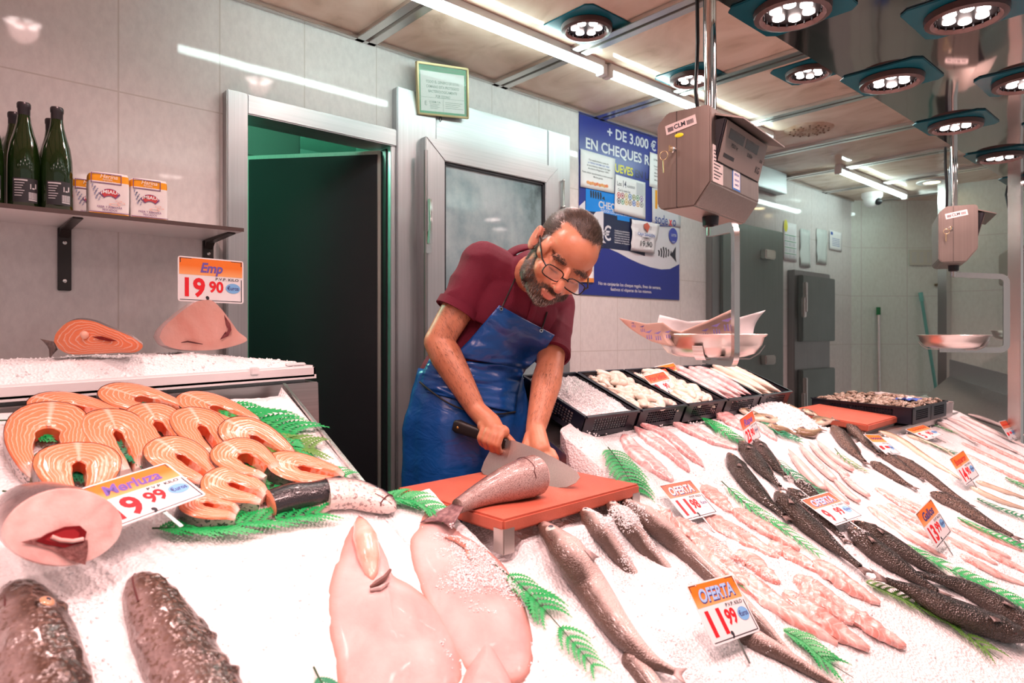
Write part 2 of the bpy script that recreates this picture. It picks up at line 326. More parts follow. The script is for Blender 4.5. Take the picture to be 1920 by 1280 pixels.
# lamps ---------------------------------------------------------------
TEAL = mat('teal_plate', (.004, .11, .15), .22); RINGM = mat('brown_bezel', (.09, .045, .04), .35); FINM = mat('heat_sink_black', (.01, .01, .012), .4)
LEDM = mat('led_glow', (1, .80, .76), emis=16)
def lamp(x, y, z, label, group, power=1.0, yaw=0):
    L = thing('led_downlight', (x, y, z), label, 'lamp', group); q = .135; n = 24
    m = M(); m.T = Matrix.Translation((x, y, z)) @ Matrix.Rotation(yaw, 4, 'Z')
    sq = [(q*c, q*s_) for c, s_ in ((-1, -.82), (-.82, -1), (.82, -1), (1, -.82), (1, .82), (.82, 1), (-.82, 1), (-1, .82))]
    m.prism([(a, b_, -.006) for a, b_ in sq], (0, 0, .006)); m.build('plate', TEAL, L, bevel=.002)
    m = M(); m.lathe([(.078, -.006), (.104, -.008), (.102, -.026), (.088, -.030), (.078, -.020)], n, c=(x, y, z), cap=False); m.build('bezel', RINGM, L)
    m = M(); m.lathe([(.001, -.002), (.079, -.004), (.077, -.014), (.001, -.012)], n, c=(x, y, z))
    for i in range(20):
        a = 2*math.pi*i/20; m.box((x+.076*math.cos(a)-.002, y+.076*math.sin(a)-.002, z-.022), (x+.076*math.cos(a)+.002, y+.076*math.sin(a)+.002, z-.008))
    m.build('heat_sink', FINM, L)
    m = M()
    for i in range(6):
        a = math.pi/3*i+.3; m.lathe([(.0005, -.019), (.013, -.019), (.0165, -.017), (.0165, -.011)], 14, c=(x+.046*math.cos(a), y+.046*math.sin(a), z))
    m.build('led_cluster', LEDM, L)
    lg = bpy.data.lights.new('lamp_beam', 'SPOT'); lg.energy = LED_POWER*power; lg.color = LED_COL; lg.spot_size = math.radians(150); lg.spot_blend = .9; lg.shadow_soft_size = .05
    lo = bpy.data.objects.new('lamp_beam', lg); COL.objects.link(lo); lo.parent = L; lo.location = (0, 0, -.04)
    return L
near = ['first', 'second', 'third', 'fourth']
for i in range(-4, 4):
    x = 1.83+.768*i; lb = (near[i]+' square teal canopy lamp in the row nearer the wall') if i >= 0 else 'square teal canopy lamp over the near ice, wall side'
    lamp(x, .865, ZK, lb, 'lamps in the canopy')
lamp(4.9, .88, ZK, 'square teal downlight at the far end of the mirror canopy', 'lamps in the canopy')
for i in range(-4, 4):
    x = 2.22+.75*i
    lb = (near[i]+' square teal canopy lamp in the row nearer the customers') if i >= 0 else 'square teal canopy lamp over the near ice, customer side'
    lamp(x, .545, ZK, lb, 'lamps in the canopy')
lamp(2.0, 1.79, ZC, 'square teal ceiling lamp directly beside the long bright tube', 'ceiling downlights')
lamp(2.78, 1.81, ZC, 'square teal ceiling lamp left of the hanging scale pole', 'ceiling downlights')
lamp(3.13, 1.40, ZC, 'square teal ceiling lamp half hidden behind the mirror canopy edge', 'ceiling downlights')
lamp(1.22, 1.79, ZC, 'square teal ceiling lamp above the cutting board', 'ceiling downlights'); lamp(.30, 1.75, ZC, 'square teal ceiling lamp above the salmon steaks', 'ceiling downlights')
# tubes
TUBEM, t, b = nt('tube_glow'); b.inputs['Base Color'].default_value = (1, 1, 1, 1); b.inputs['Emission Color'].default_value = (.74, .98, .93, 1); b.inputs['Emission Strength'].default_value = TUBE_STRENGTH
def tube(x0, x1, y, z, label):
    L = thing('tube_light', ((x0+x1)/2, y, z), label, 'lamp', 'white tube lights')
    m = M().tube([(x0+.02, y, z), (x1-.02, y, z)], .016, 14); m.build('tube', TUBEM, L)
    m = M().box((x0, y-.02, z+.012), (x1, y+.02, ZC)); m.build('batten', WHITEP, L, bevel=.003)
    m = M().box((x0-.012, y-.022, z-.022), (x0+.02, y+.022, z+.03)).box((x1-.02, y-.022, z-.022), (x1+.012, y+.022, z+.03)); m.build('end_cap', WHITEP, L, bevel=.003)
tube(.78, 2.325, 1.985, ZC-.045, 'white tube light nearest, running over the doors'); tube(2.36, 3.92, 1.985, ZC-.045, 'white tube light behind the nearer hanging scale')
tube(5.02, 6.42, 2.03, ZC-.05, 'white tube light in the far back corner')
o = thing('recessed_spot', (6.16, 1.75, ZC), 'small yellow recessed ceiling spot at the far end', 'lamp')
m = M().lathe([(.06, 0), (.11, -.002), (.108, -.012), (.06, -.014)], 24, c=(6.16, 1.75, ZC), cap=False); m.build('rim', WHITEP, o)
m = M().lathe([(.0005, -.010), (.058, -.010), (.056, -.004)], 20, c=(6.16, 1.75, ZC)); m.build('bulb', mat('spot_glow', (1, .80, .42), emis=12), o)
o = thing('ceiling_vent', (4.03, 1.8, ZC), 'round perforated ceiling vent with rust at the rim', 'vent')
m = M().lathe([(.05, -.014), (.125, -.010), (.14, 0)], 28, c=(4.03, 1.8, ZC)); m.build('dish', mat('vent_cream', (.62, .50, .40), .5, col2=(.42, .26, .16), ns=14), o)
m = M()
for i in range(14):
    a = 2*math.pi*i/14
    for r in (.05, .08, .11): m.ball((4.03+r*math.cos(a), 1.8+r*math.sin(a), ZC-.012), .007, 4)
m.build('hole', mat('vent_dark', (.22, .13, .09), .7), o)
o = thing('ceiling_vent', (5.6, 1.36, ZC), 'round flat ceiling vent beside the far scale pole', 'vent'); m = M().lathe([(.04, -.012), (.13, -.008), (.14, 0)], 28, c=(5.55, 1.36, ZC)); m.build('dish', mat('vent_cream_plain', (.55, .45, .37), .5), o)
pcam = on_y(1635, 372, 2.25); pcam.z = ZC
o = thing('security_camera', pcam, 'white dome security camera under the far ceiling', 'camera')
m = M().lathe([(.001, 0), (.085, 0), (.085, -.035), (.075, -.05)], 24, c=pcam); m.build('base', WHITEP, o)
m = M().ball(pcam+Vector((0, 0, -.06)), .07, 10); dm = m.build('dome', WHITEP, o); m = M().ball(pcam+Vector((-.02, -.058, -.085)), .032, 8); m.build('lens', BLACK, o)
# ================================================================== shelf, bottles, flour
LAM = mat('white_laminate', (.74, .70, .69), .3)
sh = thing('wall_shelf', (-.4, 2.35, 1.635), 'long white shelf with dark front edge on black brackets, holding bottles and flour', 'shelf')
SZ = 1.645
m = M().box((-1.6, 2.213, 1.635), (.79, 2.5, SZ)); m.build('board', LAM, sh, bevel=.001)
m = M().box((-1.6, 2.209, 1.634), (.79, 2.213, SZ+.001)); m.build('edge_strip', mat('dark_edging', (.09, .06, .055), .4), sh)
def slab_on_plane(m, pts, n, h): m.prism(pts, Vector(n)*h)
for bx in (.335, .765, -.30, -1.0):
    m = M().box((bx-.018, 2.488, 1.435), (bx+.018, 2.5, 1.632))
    prof = [(2.488, 1.60), (2.46, 1.622), (2.25, 1.630), (2.25, 1.635), (2.488, 1.635)]
    m.prism([(bx-.014, y, z) for y, z in prof], (.028, 0, 0)); br = m.build('bracket', mat('bracket_black', (.03, .022, .02), .35) if bx == .335 else bpy.data.materials['bracket_black'], sh, bevel=.002)
    m = M()
    for z in (1.465, 1.585): m.rings([[Vector((bx+r*math.cos(a*.7854), y, z+r*math.sin(a*.7854))) for a in range(8)] for r, y in ((.006, 2.489), (.006, 2.485), (.003, 2.484))])
    m.build('screw', POLR, br)
BOT = mat('green_bottle_glass', (.012, .036, .006), .06, trans=.35, ior=1.5, coat=.5); FOIL = mat('dark_foil', (.05, .045, .05), .32, .4)
BLAB = mat('black_label', (.03, .03, .035), .5); BARW = mat('label_print_white', (.62, .62, .64), .5); WINE = mat('white_wine', (.10, .16, .02), .1, trans=.4)
def bottle(x, y, label, lab=True):
    t = thing('wine_bottle', (x, y, SZ), label, 'bottle', 'wine bottles on the shelf'); c = (x, y, SZ)
    prof = [(.012, .004), (.034, 0), (.0385, .006), (.0385, .125), (.0375, .150), (.033, .185), (.0245, .215), (.0175, .245), (.0145, .27), (.0140, .285)]
    m = M().lathe(prof, 28, c=c); m.build('glass_body', BOT, t, smooth=60)
    m = M().lathe([(.0149, .235), (.0150, .285), (.0165, .287), (.0168, .298), (.0150, .302), (.004, .303)], 20, c=c); m.build('neck_foil', FOIL, t, smooth=50)
    if lab:
        a0, a1 = -2.35, -.75
        P = [[Vector((x+.0392*math.cos(a0+(a1-a0)*i/14), y+.0392*math.sin(a0+(a1-a0)*i/14), SZ+z)) for z in (.018, .085)] for i in range(15)]
        lb = M().grid(P).build('back_label', BLAB, t, norm=False)
        m = M()
        def rect(u0, u1, z0, z1): m.grid([[Vector((x+.0396*math.cos(a0+(a1-a0)*(u0+(u1-u0)*i/3)), y+.0396*math.sin(a0+(a1-a0)*(u0+(u1-u0)*i/3)), SZ+z)) for z in (z0, z1)] for i in range(4)])
        for q in range(6): rect(.08, .45-.05*(q % 3), .070-.007*q, .072-.007*q)
        rect(.06, .56, .077, .081); rect(.60, .96, .024, .027)
        for q in range(14): rect(.60+.026*q, .60+.026*q+(.018 if q % 3 else .010), .028, .047)
        rect(.66, .70, .056, .070); rect(.74, .84, .056, .060); rect(.86, .92, .058, .072)
        m.build('label_print', BARW, lb, norm=False)
bottle(.132, 2.30, 'green wine bottle cut by the left edge of the photo, on the shelf'); bottle(.2137, 2.30, 'green wine bottle standing at the front, second from the flour bags')
bottle(.289, 2.285, 'green wine bottle at the front, closest to the flour bags'); bottle(.202, 2.42, 'wine bottle standing behind the second front bottle, only neck and shoulder seen', False)
bottle(.292, 2.42, 'wine bottle hidden behind the front bottle closest to the flour', False)
FL_W = mat('flour_paper', (.80, .77, .76), .55, bmp=.15, bs=30); FL_Y = mat('flour_yellow', (.85, .36, .01), .5); PUR = mat('purple_ink', (.20, .08, .22), .5); GREYB = mat('grey_blue_ink', (.30, .32, .45), .5); FISHPINK = mat('pale_print_pink', (.85, .55, .48), .6)
def flour(x0, y0, w, ang, label, h=.138, d=.062):
    t = thing('flour_bag', (x0+w/2, y0+d/2, SZ), label, 'flour bag', 'flour bags on the shelf')
    T = Matrix.Translation((x0, y0, SZ)) @ Matrix.Rotation(ang, 4, 'Z') @ Matrix(((1,0,0,0),(0,0,-1,0),(0,1,0,0),(0,0,0,1)))   # local x right, y up, z towards viewer
    def rr(y, k=1.0, dy=0):
        o = []
        for i in range(32):
            a = 2*math.pi*i/32; c, s_ = math.cos(a), math.sin(a); e = .28
            px = math.copysign(abs(c)**e, c)*w/2*k; pz_ = math.copysign(abs(s_)**e, s_)*d/2*k
            o.append((w/2+px, y+dy*px, -d/2+pz_))
        return o
    def band(name, ys, mt, par):
        m = M(); m.T = T; m.rings([rr(y, k) for y, k in ys], cap=True); return m.build(name, mt, par, smooth=60)
    band('paper_body', [(.014, 1.0), (.05, 1.02), (.09, 1.02), (.107, 1.0)], FL_W, t); band('bottom_band', [(0, .96), (.003, 1.0), (.0145, 1.0)], FL_Y, t)
    band('top_band', [(.106, 1.0), (.118, 1.0), (.128, .985)], FL_Y, t)
    m = M(); m.T = T; m.rings([rr(.127, .985), rr(.134, .93, .02), rr(.137, .6, .03), rr(.137, .1)]); m.build('folded_top', FL_W, t, smooth=60)
    m = M(); m.T = T
    for a in (((.004, .1285, .0005), (w-.022, .1305, .0015)), ((.004, .101, .0008), (w-.022, .103, .0018)), ((.004, .101, .0008), (.006, .13, .0018)), ((w-.024, .101, .0008), (w-.022, .13, .0018)), ((0, .0145, .0005), (w, .0165, .0018))): m.box(*a)
    m.build('print_line', PUR, t)
    m = M(); m.T = T; letter(m, 'Harina', w*.48, .1215, .017, .015, .25, .002); letter(m, 'Semolina', w*.44, .1125, .007, .02, .2, .002); letter(m, 'de trigo duro', w*.5, .1065, .006, .02, .2, .002); m.build('title_text', mat('flour_title', (.88, .75, .60), .5) if 'flour_title' not in bpy.data.materials else bpy.data.materials['flour_title'], t)
    m = M(); m.T = T
    arc = [(w*.5+.030*math.cos(a), .058+.030*math.sin(a)*.95, .0022) for a in [math.radians(155-130*i/12) for i in range(13)]]
    arc2 = [(w*.5+.016*math.cos(a), .052+.014*math.sin(a)*.9, .0022) for a in [math.radians(155-130*i/12) for i in range(13)]]
    m.grid([[Vector(p), Vector(q)] for p, q in zip(arc, arc2)]); bd = m.build('name_badge', PUR, t, norm=False)
    m = M(); m.T = T; m.grid([[Vector(p)+(Vector(q)-Vector(p))*.08+Vector((0, 0, .0003)), Vector(p)+(Vector(q)-Vector(p))*.92+Vector((0, 0, .0003))] for p, q in list(zip(arc, arc2))[1:-1]]); m.build('badge_field', mat('badge_red', (.55, .06, .06), .5) if 'badge_red' not in bpy.data.materials else bpy.data.materials['badge_red'], bd, norm=False)
    m = M(); m.T = T; letter(m, '\u00a1MIAU!', w*.5, .076, .0145, .03, .05, .0030, w=.046); m.build('badge_text', PAPER, bd)
    m = M(); m.T = T; letter(m, 'FREIR Y REBOZAR', w*.5, .031, .0085, .01, 0, .0022, w=w*.62); letter(m, 'PESCADOS', w*.5, .0225, .0085, .01, 0, .0022, w=w*.36); letter(m, '1 kg', w*.5, .008, .009, .02, 0, .0016); m.build('print_text', PUR, t)
    m = M(); m.T = T
    for q in range(7):
        y = .052+.006*q; x = .016-.0016*q+.004*(q % 2); m.add([(x, y, .0022), (x+.004, y+.005, .0022), (x+.003, y+.010, .0022), (x-.001, y+.005, .0022)], [(0, 1, 2, 3)]); m.add([(x+.006, y-.004, .0022), (x+.012, y+.002, .0022), (x+.008, y+.003, .0022)], [(0, 1, 2)])
    m.build('wheat_drawing', GREYB, t)
    m = M(); m.T = T
    for (cx_, cy_, rx_, ry_) in ((w*.62, .040, .015, .0045), (w*.78, .046, .011, .003), (w*.72, .052, .009, .0025)): m.rings([[(cx_+rx_*k*math.cos(a*.5236), cy_+ry_*k*math.sin(a*.5236), .0022) for a in range(12)] for k in (1, .7)], cap=False)
    m.build('fish_drawing', FISHPINK, t)
flour(.366, 2.275, .105, -.03, 'yellow and white flour bag next to the bottles, front face fully seen'); flour(.478, 2.285, .103, .0, 'yellow and white flour bag at the free end of the row')
flour(.345, 2.40, .10, .02, 'flour bag standing behind, half hidden by the bottle and the front bag')
# ================================================================== framed notice above the doors
GOLD = mat('gold_frame', (.42, .33, .18), .35, .6); GREENP = mat('green_print', (.02, .30, .13), .5)
TL, TR_, BR_, BL_ = on_y(780, 113, 2.43), on_y(877, 128, 2.40), on_y(878.5, 222, 2.44), on_y(783, 214.5, 2.455)
xa = ((TR_-TL)+(BR_-BL_))/2; ya = ((TL-BL_)+(TR_-BR_))/2; T = frame(BL_, xa, ya); fw, fh = xa.length, ya.length
fr = thing('framed_notice', BL_+xa/2, 'gold framed green and white notice hanging tilted above the display fridge door', 'notice')
def panel(m, x0, y0, x1, y1, z0, z1): m.box((x0, y0, z0), (x1, y1, z1))
m = M(); m.T = T
for a in ((0, 0, fw, .009), (0, fh-.009, fw, fh), (0, 0, .009, fh), (fw-.009, 0, fw, fh)): panel(m, *a, -.012, .006)
m.build('frame', GOLD, fr, bevel=.002)
m = M(); m.T = T; panel(m, .006, .006, fw-.006, fh-.006, -.010, -.004); m.build('green_sheet', GREENP, fr)
m = M(); m.T = T; panel(m, .020, .020, fw-.020, fh-.034, -.004, -.0035); m.build('white_sheet', mat('notice_white', (.62, .68, .64), .5), fr)
m = M(); m.T = T
for i, s in enumerate(('TODO EL GENERO DE ESTAS', 'CAMARAS ESTA PROTEGIDO', 'BACTERIOLOGICAMENTE', 'POR OZONO')): letter(m, s, fw/2, fh-.078-.020*i, .016, .012, 0, -.0032, w=(.175, .172, .150, .075)[i])
letter(m, 'CONTROL AGUA OZONO INDUSTRIAL', fw/2, fh-.024, .011, .012, 0, -.0035, w=.22); panel(m, .022, .078, fw-.022, .079, -.0034, -.003); panel(m, fw/2, .022, fw/2+.001, .078, -.0034, -.003)
letter(m, 'COSEM. S.A.', .092, .060, .012, .02, 0, -.0032, w=.06); letter(m, 'E', .045, .052, .026, .0, 0, -.0032)
for q in range(4): panel(m, .066, .050-.006*q, .066+.05-.008*(q % 2), .0515-.006*q, -.0034, -.003); panel(m, fw/2+.012, .062-.008*q, fw-.03-.012*(q % 3), .0635-.008*q, -.0034, -.003)
m.build('notice_text', mat('notice_green_ink', (.12, .22, .17), .6), fr)
m = M(); m.T = T; m.tube([(.12, 0, -.006), (.114, -.012, -.006), (.12, -.022, -.006), (.128, -.012, -.006), (.124, 0, -.006)], .002, 6); m.build('hook', BLACKM, fr)
m = M(); m.T = T; panel(m, .008, .008, fw-.008, fh-.008, .000, .0015); m.build('glass', mat('notice_glass', (1, 1, 1), .03, alpha=.10), fr)
# ================================================================== the blue poster with its pages
PB = mat('poster_blue', (.022, .035, .24), .28); PN = mat('poster_navy', (.012, .017, .06), .3); PS = mat('poster_sky', (.01, .23, .72), .3); PWH = mat('poster_white', (.66, .67, .72), .35); PY = mat('poster_yellow', (.75, .68, .02), .4)
PX0, PX1, PZ0, PZ1 = 2.727, 3.69, 1.518, 2.522; PO = Vector((PX0, 2.494, PZ0)); PT = frame(PO, (1, 0, 0), (0, 0, 1))
def pl(u, v): p = on_y(u, v, 2.494); return (p.x-PX0, p.z-PZ0)
def flat(m, pts, z, h=.0004): m.prism([(x, y, z) for x, y in pts], (0, 0, h))
def fp(m, px, z): flat(m, [pl(*p) for p in px], z)
po = thing('wall_poster', (PX0+.48, 2.494, PZ0), 'large dark blue gift cheque poster on the wall behind the man', 'poster')
m = M(); m.T = PT; m.box((0, 0, -.005), (PX1-PX0, PZ1-PZ0, 0)); m.build('backing', PB, po)
m = M(); m.T = PT; z = .0002
fp(m, [(1142, 466), (1160, 474), (1180, 485), (1200, 494), (1220, 501), (1240, 505), (1256, 504), (1273.5, 495), (1273.5, 420), (1222, 416), (1180, 440), (1140, 440)], z)
fp(m, [(1086, 386), (1097, 376), (1097, 396), (1097, 470), (1086, 478)], z); m.build('white_swoosh', PWH, po)
m = M(); m.T = PT; fp(m, [(1097.5, 393), (1209, 415), (1209, 480), (1181, 471), (1141, 466), (1097.5, 463)], .0008); m.build('navy_panel', PN, po)
m = M(); m.T = PT; fp(m, [(1098, 352), (1160, 365), (1208.5, 378), (1208.5, 414), (1180, 409), (1180, 416), (1157, 412), (1157, 405), (1131, 399), (1098, 395)], .0014); m.build('sky_panel', PS, po)
m = M(); m.T = PT
fp(m, [(1105, 412), (1117, 397), (1131, 396), (1131, 450), (1136, 456), (1113, 452), (1118, 448), (1118, 420)], .0018)
m.build('figure_one', PWH, po); m = M(); m.T = PT
x, y = pl(1138, 439); letter(m, '\u20ac', x, y, .115, .012, 0, .0019); m.build('euro_sign', PWH, po); m = M(); m.T = PT
for i in range(6): x, y = pl(1166, 434+4.4*i); letter(m, ('Canjeable en los establecimientos', 'LOS MADRILE\u00d1OS. No reembolsable', 'dinero. Duraremos todo el mes', 'de pescado y vino de este vale', 'compuesto los cheque regalo,', 'festivos, ni vispera')[i], x, y, .012, .02, 0, .0019, w=.14)
m.build('small_lettering', PWH, po); m = M(); m.T = PT
for s, u, v, sz, w in (('+ DE 3.000 \u20ac', 1186, 262.5, .085, .47), ('EN CHEQUES REGALO', 1188, 294, .083, .86)): m = M(); m.T = PT; x, y = pl(u, v); letter(m, s, x, y, sz, .022, 0, .0008, w=w); m.build('headline_lettering', PWH, po)
m = M(); m.T = PT
x, y = pl(1145, 388); letter(m, 'CHEQUE', x, y, .055, .03, 0, .0019); x, y = pl(1168, 402.5); letter(m, 'TODOS LOS JUEVES EN LA PESCADERIA', x, y, .022, .02, 0, .0019, w=.41)
m.build('cheque_lettering', PWH, po); m = M(); m.T = PT
x, y = pl(1183.5, 535.5); letter(m, 'No se canjear\u00e1n los cheque regalo, fines de semana,', x, y, .027, .014, 0, .0008, w=.60); x, y = pl(1184.5, 544.8); letter(m, 'festivos ni v\u00edsperas de los mismos.', x, y, .027, .014, 0, .0008, w=.395)
m.build('footer_lettering', PWH, po)
m = M(); m.T = PT; x, y = pl(1168, 319); letter(m, 'JUEVES', x, y, .068, .02, 0, .0008, w=.19); m.build('yellow_lettering', PY, po)
m = M(); m.T = PT; x, y = pl(1207, 330); letter(m, 'EN LA', x, y, .066, .015, 0, .0008, w=.17); m.build('dark_lettering', PN, po)
# striped fish mark
m = M(); m.T = PT
for i in range(6):
    u = 1233+4.6*i; b0 = 5*abs(i-2.2)**1.3*.45; fp(m, [(u, 463+b0), (u+2.4, 462+b0), (u+4.3-i*.2, 472), (u+3.4-i*.3, 484-b0*.6), (u+1.2-i*.3, 483-b0*.6), (u+1.6, 472)], .0008)
fp(m, [(1256, 478), (1261, 472), (1267, 462), (1266.5, 480), (1268, 492), (1262, 484)], .0008)
m.build('striped_fish_mark', INK, po); m = M(); m.T = PT
for i in range(5):
    u = 1106+4.5*i; fp(m, [(u, 357+i), (u+2.5, 356.5+i), (u+3.6, 364+i), (u+2.6, 371+i), (u+.6, 370+i)], .0020)
fp(m, [(1128, 372), (1134, 376), (1132, 368)], .0020); m.build('striped_fish_tail', INK, po)
def page(name, label, cat, px, mt, depth=.006, curl=0, grp='pages taped over the poster'):
    P = [pl(*p) for p in px]   # TL TR BR BL
    t = M(); t.T = PT; n = 8; G = []
    for i in range(n+1):
        a = i/n; row = []
        for j in range(n+1):
            b = j/n; x = (P[0][0]*(1-a)+P[1][0]*a)*(1-b)+(P[3][0]*(1-a)+P[2][0]*a)*b; y = (P[0][1]*(1-a)+P[1][1]*a)*(1-b)+(P[3][1]*(1-a)+P[2][1]*a)*b
            row.append(Vector((x, y, depth+curl*noise.noise(Vector((a*5, b*5, depth*900))))))
        G.append(row)
    t.grid(G); o = t.build(name, mt, smooth=(12 if curl else 35), norm=False, label=label, cat=cat, group=grp, solid=.0006)
    return o, P
def child_text(o, lines, name, mt, depth, extra=None):
    m = M(); m.T = PT
    for s, u, v, sz, w in lines: x, y = pl(u, v); letter(m, s, x, y, sz, .012, 0, depth, w=w)
    if extra: extra(m)
    m.build(name, mt, o)
o, _ = page('taped_page', 'white notice page taped at the upper left of the blue poster', 'page', ((1087, 279), (1152, 298), (1150, 363), (1087, 350)), PAPER, .006)
child_text(o, [('Con establecimiento cuenta de', 1121, 304, .014, .17), ('de sus productos y alergenos de origen', 1121, 314.5, .014, .20), ('de acuerdo al Reglamento 1169/11', 1121, 320, .014, .18), ('Puede solicitar esta informaci\u00f3n a nuestro personal', 1119, 328, .014, .26), ('Muchas gracias', 1120, 334, .014, .08)], 'page_text', INK, .0068)
child_text(o, [('LA TIENDA INFORMA QUE TIENE', 1121, 309.5, .014, .185)], 'blue_text', BLUEINK, .0068)
m = M(); m.T = PT
for i in range(9): x, y = pl(1101+4.4*i, 342+i*.9+(i % 2)); m.ball((x, y, .007), (.014, .010, .001), 5)
m.build('food_picture', mat('food_print', (.70, .42, .14), .6, col2=(.72, .12, .08), ns=50), o)
o, _ = page('taped_page', 'white allergen page with two rows of round icons on the blue poster', 'page', ((1152, 327), (1208, 343), (1208, 412), (1150, 397)), PAPER, .0085)
child_text(o, [('Los', 1159, 345, .035, .04), ('Con la nueva ley', 1168, 358.5, .022, .115)], 'page_text', INK, .0093)
child_text(o, [('14', 1169, 346.5, .055, .03), ('AL\u00c9RGENOS', 1181, 351.5, .020, .075)], 'bold_text', PN, .0093)
GR = mat('pale_grey_print', (.55, .56, .60), .6)
m = M(); m.T = PT; fp(m, [(1191, 342), (1205, 346), (1205, 369), (1191, 366)], .0092); m.build('grey_text_block', GR, o)
for i in range(14):
    u = 1158+7.1*(i % 7); v = (366 if i < 7 else 377)+1.15*(i % 7); x, y = pl(u, v); m = M(); m.T = PT
    m.rings([[(x+r*math.cos(a*.3927), y+r*math.sin(a*.3927), .0093) for a in range(16)] for r in (.018, .0125)], cap=False)
    m.box((x-.006, y-.007, .0090), (x+.006, y+.007, .0093)); c = [(.55, .08, .08), (.35, .06, .09), (.6, .5, .2), (.05, .2, .5), (.25, .3, .1), (.1, .3, .15), (.2, .1, .3), (.1, .1, .12), (.1, .35, .2), (.6, .4, .1), (.3, .2, .1), (.03, .15, .55), (.6, .3, .1), (.2, .2, .22)][i]
    m.build('round_icon', mat('icon_ink', c, .6), o)
o, _ = page('taped_page', 'white list page half hidden behind the hanging scale, on the blue poster', 'page', ((1217, 285), (1262, 300), (1260, 364), (1216, 349)), PAPER, .006)
child_text(o, [('ESTIMADOS CLIENTES', 1236, 303, .016, .13), ('Viernes', 1228, 312.5, .014, .04), ('Carnes y pescados', 1234, 319.5, .014, .09), ('Mariscos', 1231, 326, .014, .06), ('Bebida', 1229, 331, .014, .04), ('Moluscos', 1231, 339, .014, .06)], 'page_text', INK, .0068)
CRP = mat('crumpled_paper', (.72, .71, .74), .55)
o, _ = page('crumpled_page', 'crumpled white price page in a torn plastic sleeve, red prawn on top', 'page', ((1182, 411), (1233, 421), (1224, 476), (1180, 470)), CRP, .013, .014)
child_text(o, [('CAJA SANS\u00d3N', 1207, 441, .026, .17), ], 'blue_text', BLUEINK, .021)
child_text(o, [('NUMERO N.1', 1209, 447.5, .014, .08), ('19,90', 1207, 458.5, .045, .115)], 'price_text', INK, .021)
m = M(); m.T = PT; x, y = pl(1208, 428)
m.prism([(x-.03, y+.02, .020), (x+.005, y+.034, .020), (x+.03, y+.012, .020), (x+.02, y-.004, .020), (x+.004, y-.03, .020), (x-.004, y-.012, .020), (x-.024, y-.006, .020)], (0, 0, .001)); m.build('prawn_picture', mat('prawn_print', (.55, .12, .08), .6), o)
o, _ = page('wall_sticker', 'white meal voucher sticker with blue wordmark beside the poster edge', 'sticker', ((1221.5, 352), (1276, 362), (1275, 427), (1222, 418)), PWH, .0045, 0)
SOB = mat('wordmark_blue', (.05, .09, .32), .5)
child_text(o, [('sode', 1239, 412.5, .085, .135), ('o', 1263, 416.5, .085, .036)], 'wordmark', SOB, .0056, lambda m: fp(m, [(1235, 421.5), (1257, 424.5), (1257, 425.5), (1235, 423.5)], .0056))
child_text(o, [('x', 1256, 416, .085, .036)], 'wordmark_x', RED, .0057)
m = M(); m.T = PT; fp(m, [(1227, 356), (1231, 357), (1231, 392), (1227, 391)], .0056); m.build('orange_bar', FL_Y, o)
m = M(); m.T = PT; x, y = pl(1261, 442)
m.rings([[(x+r*math.cos(a*.2618), y+r*1.05*math.sin(a*.2618), .006) for a in range(24)] for r in (.048, .0005)], cap=False); o = m.build('wall_sticker', mat('round_sticker_blue', (.05, .07, .40), .4), label='round blue sticker above the tail of the striped fish on the poster', cat='sticker', norm=False)
child_text(o, [('LOTOS', 1262, 441.5, .022, .055), ('salud', 1261, 453, .014, .03)], 'sticker_text', PWH, .0066)
o, _ = page('leaflet', 'small white leaflet with an orange foot at the left edge of the poster', 'leaflet', ((1086, 474), (1112, 480), (1112, 529), (1086, 523)), PAPER, .006)
m = M(); m.T = PT; fp(m, [(1086, 521), (1112, 521.5), (1112, 529.5), (1086, 528.5)], .0068); m.build('orange_foot', mat('leaflet_orange', (.70, .25, .06), .5), o)
child_text(o, [('bono pago', 1101, 498, .02, .08), ('bono bus', 1101, 506, .02, .08)], 'page_text', GREYB, .0068)
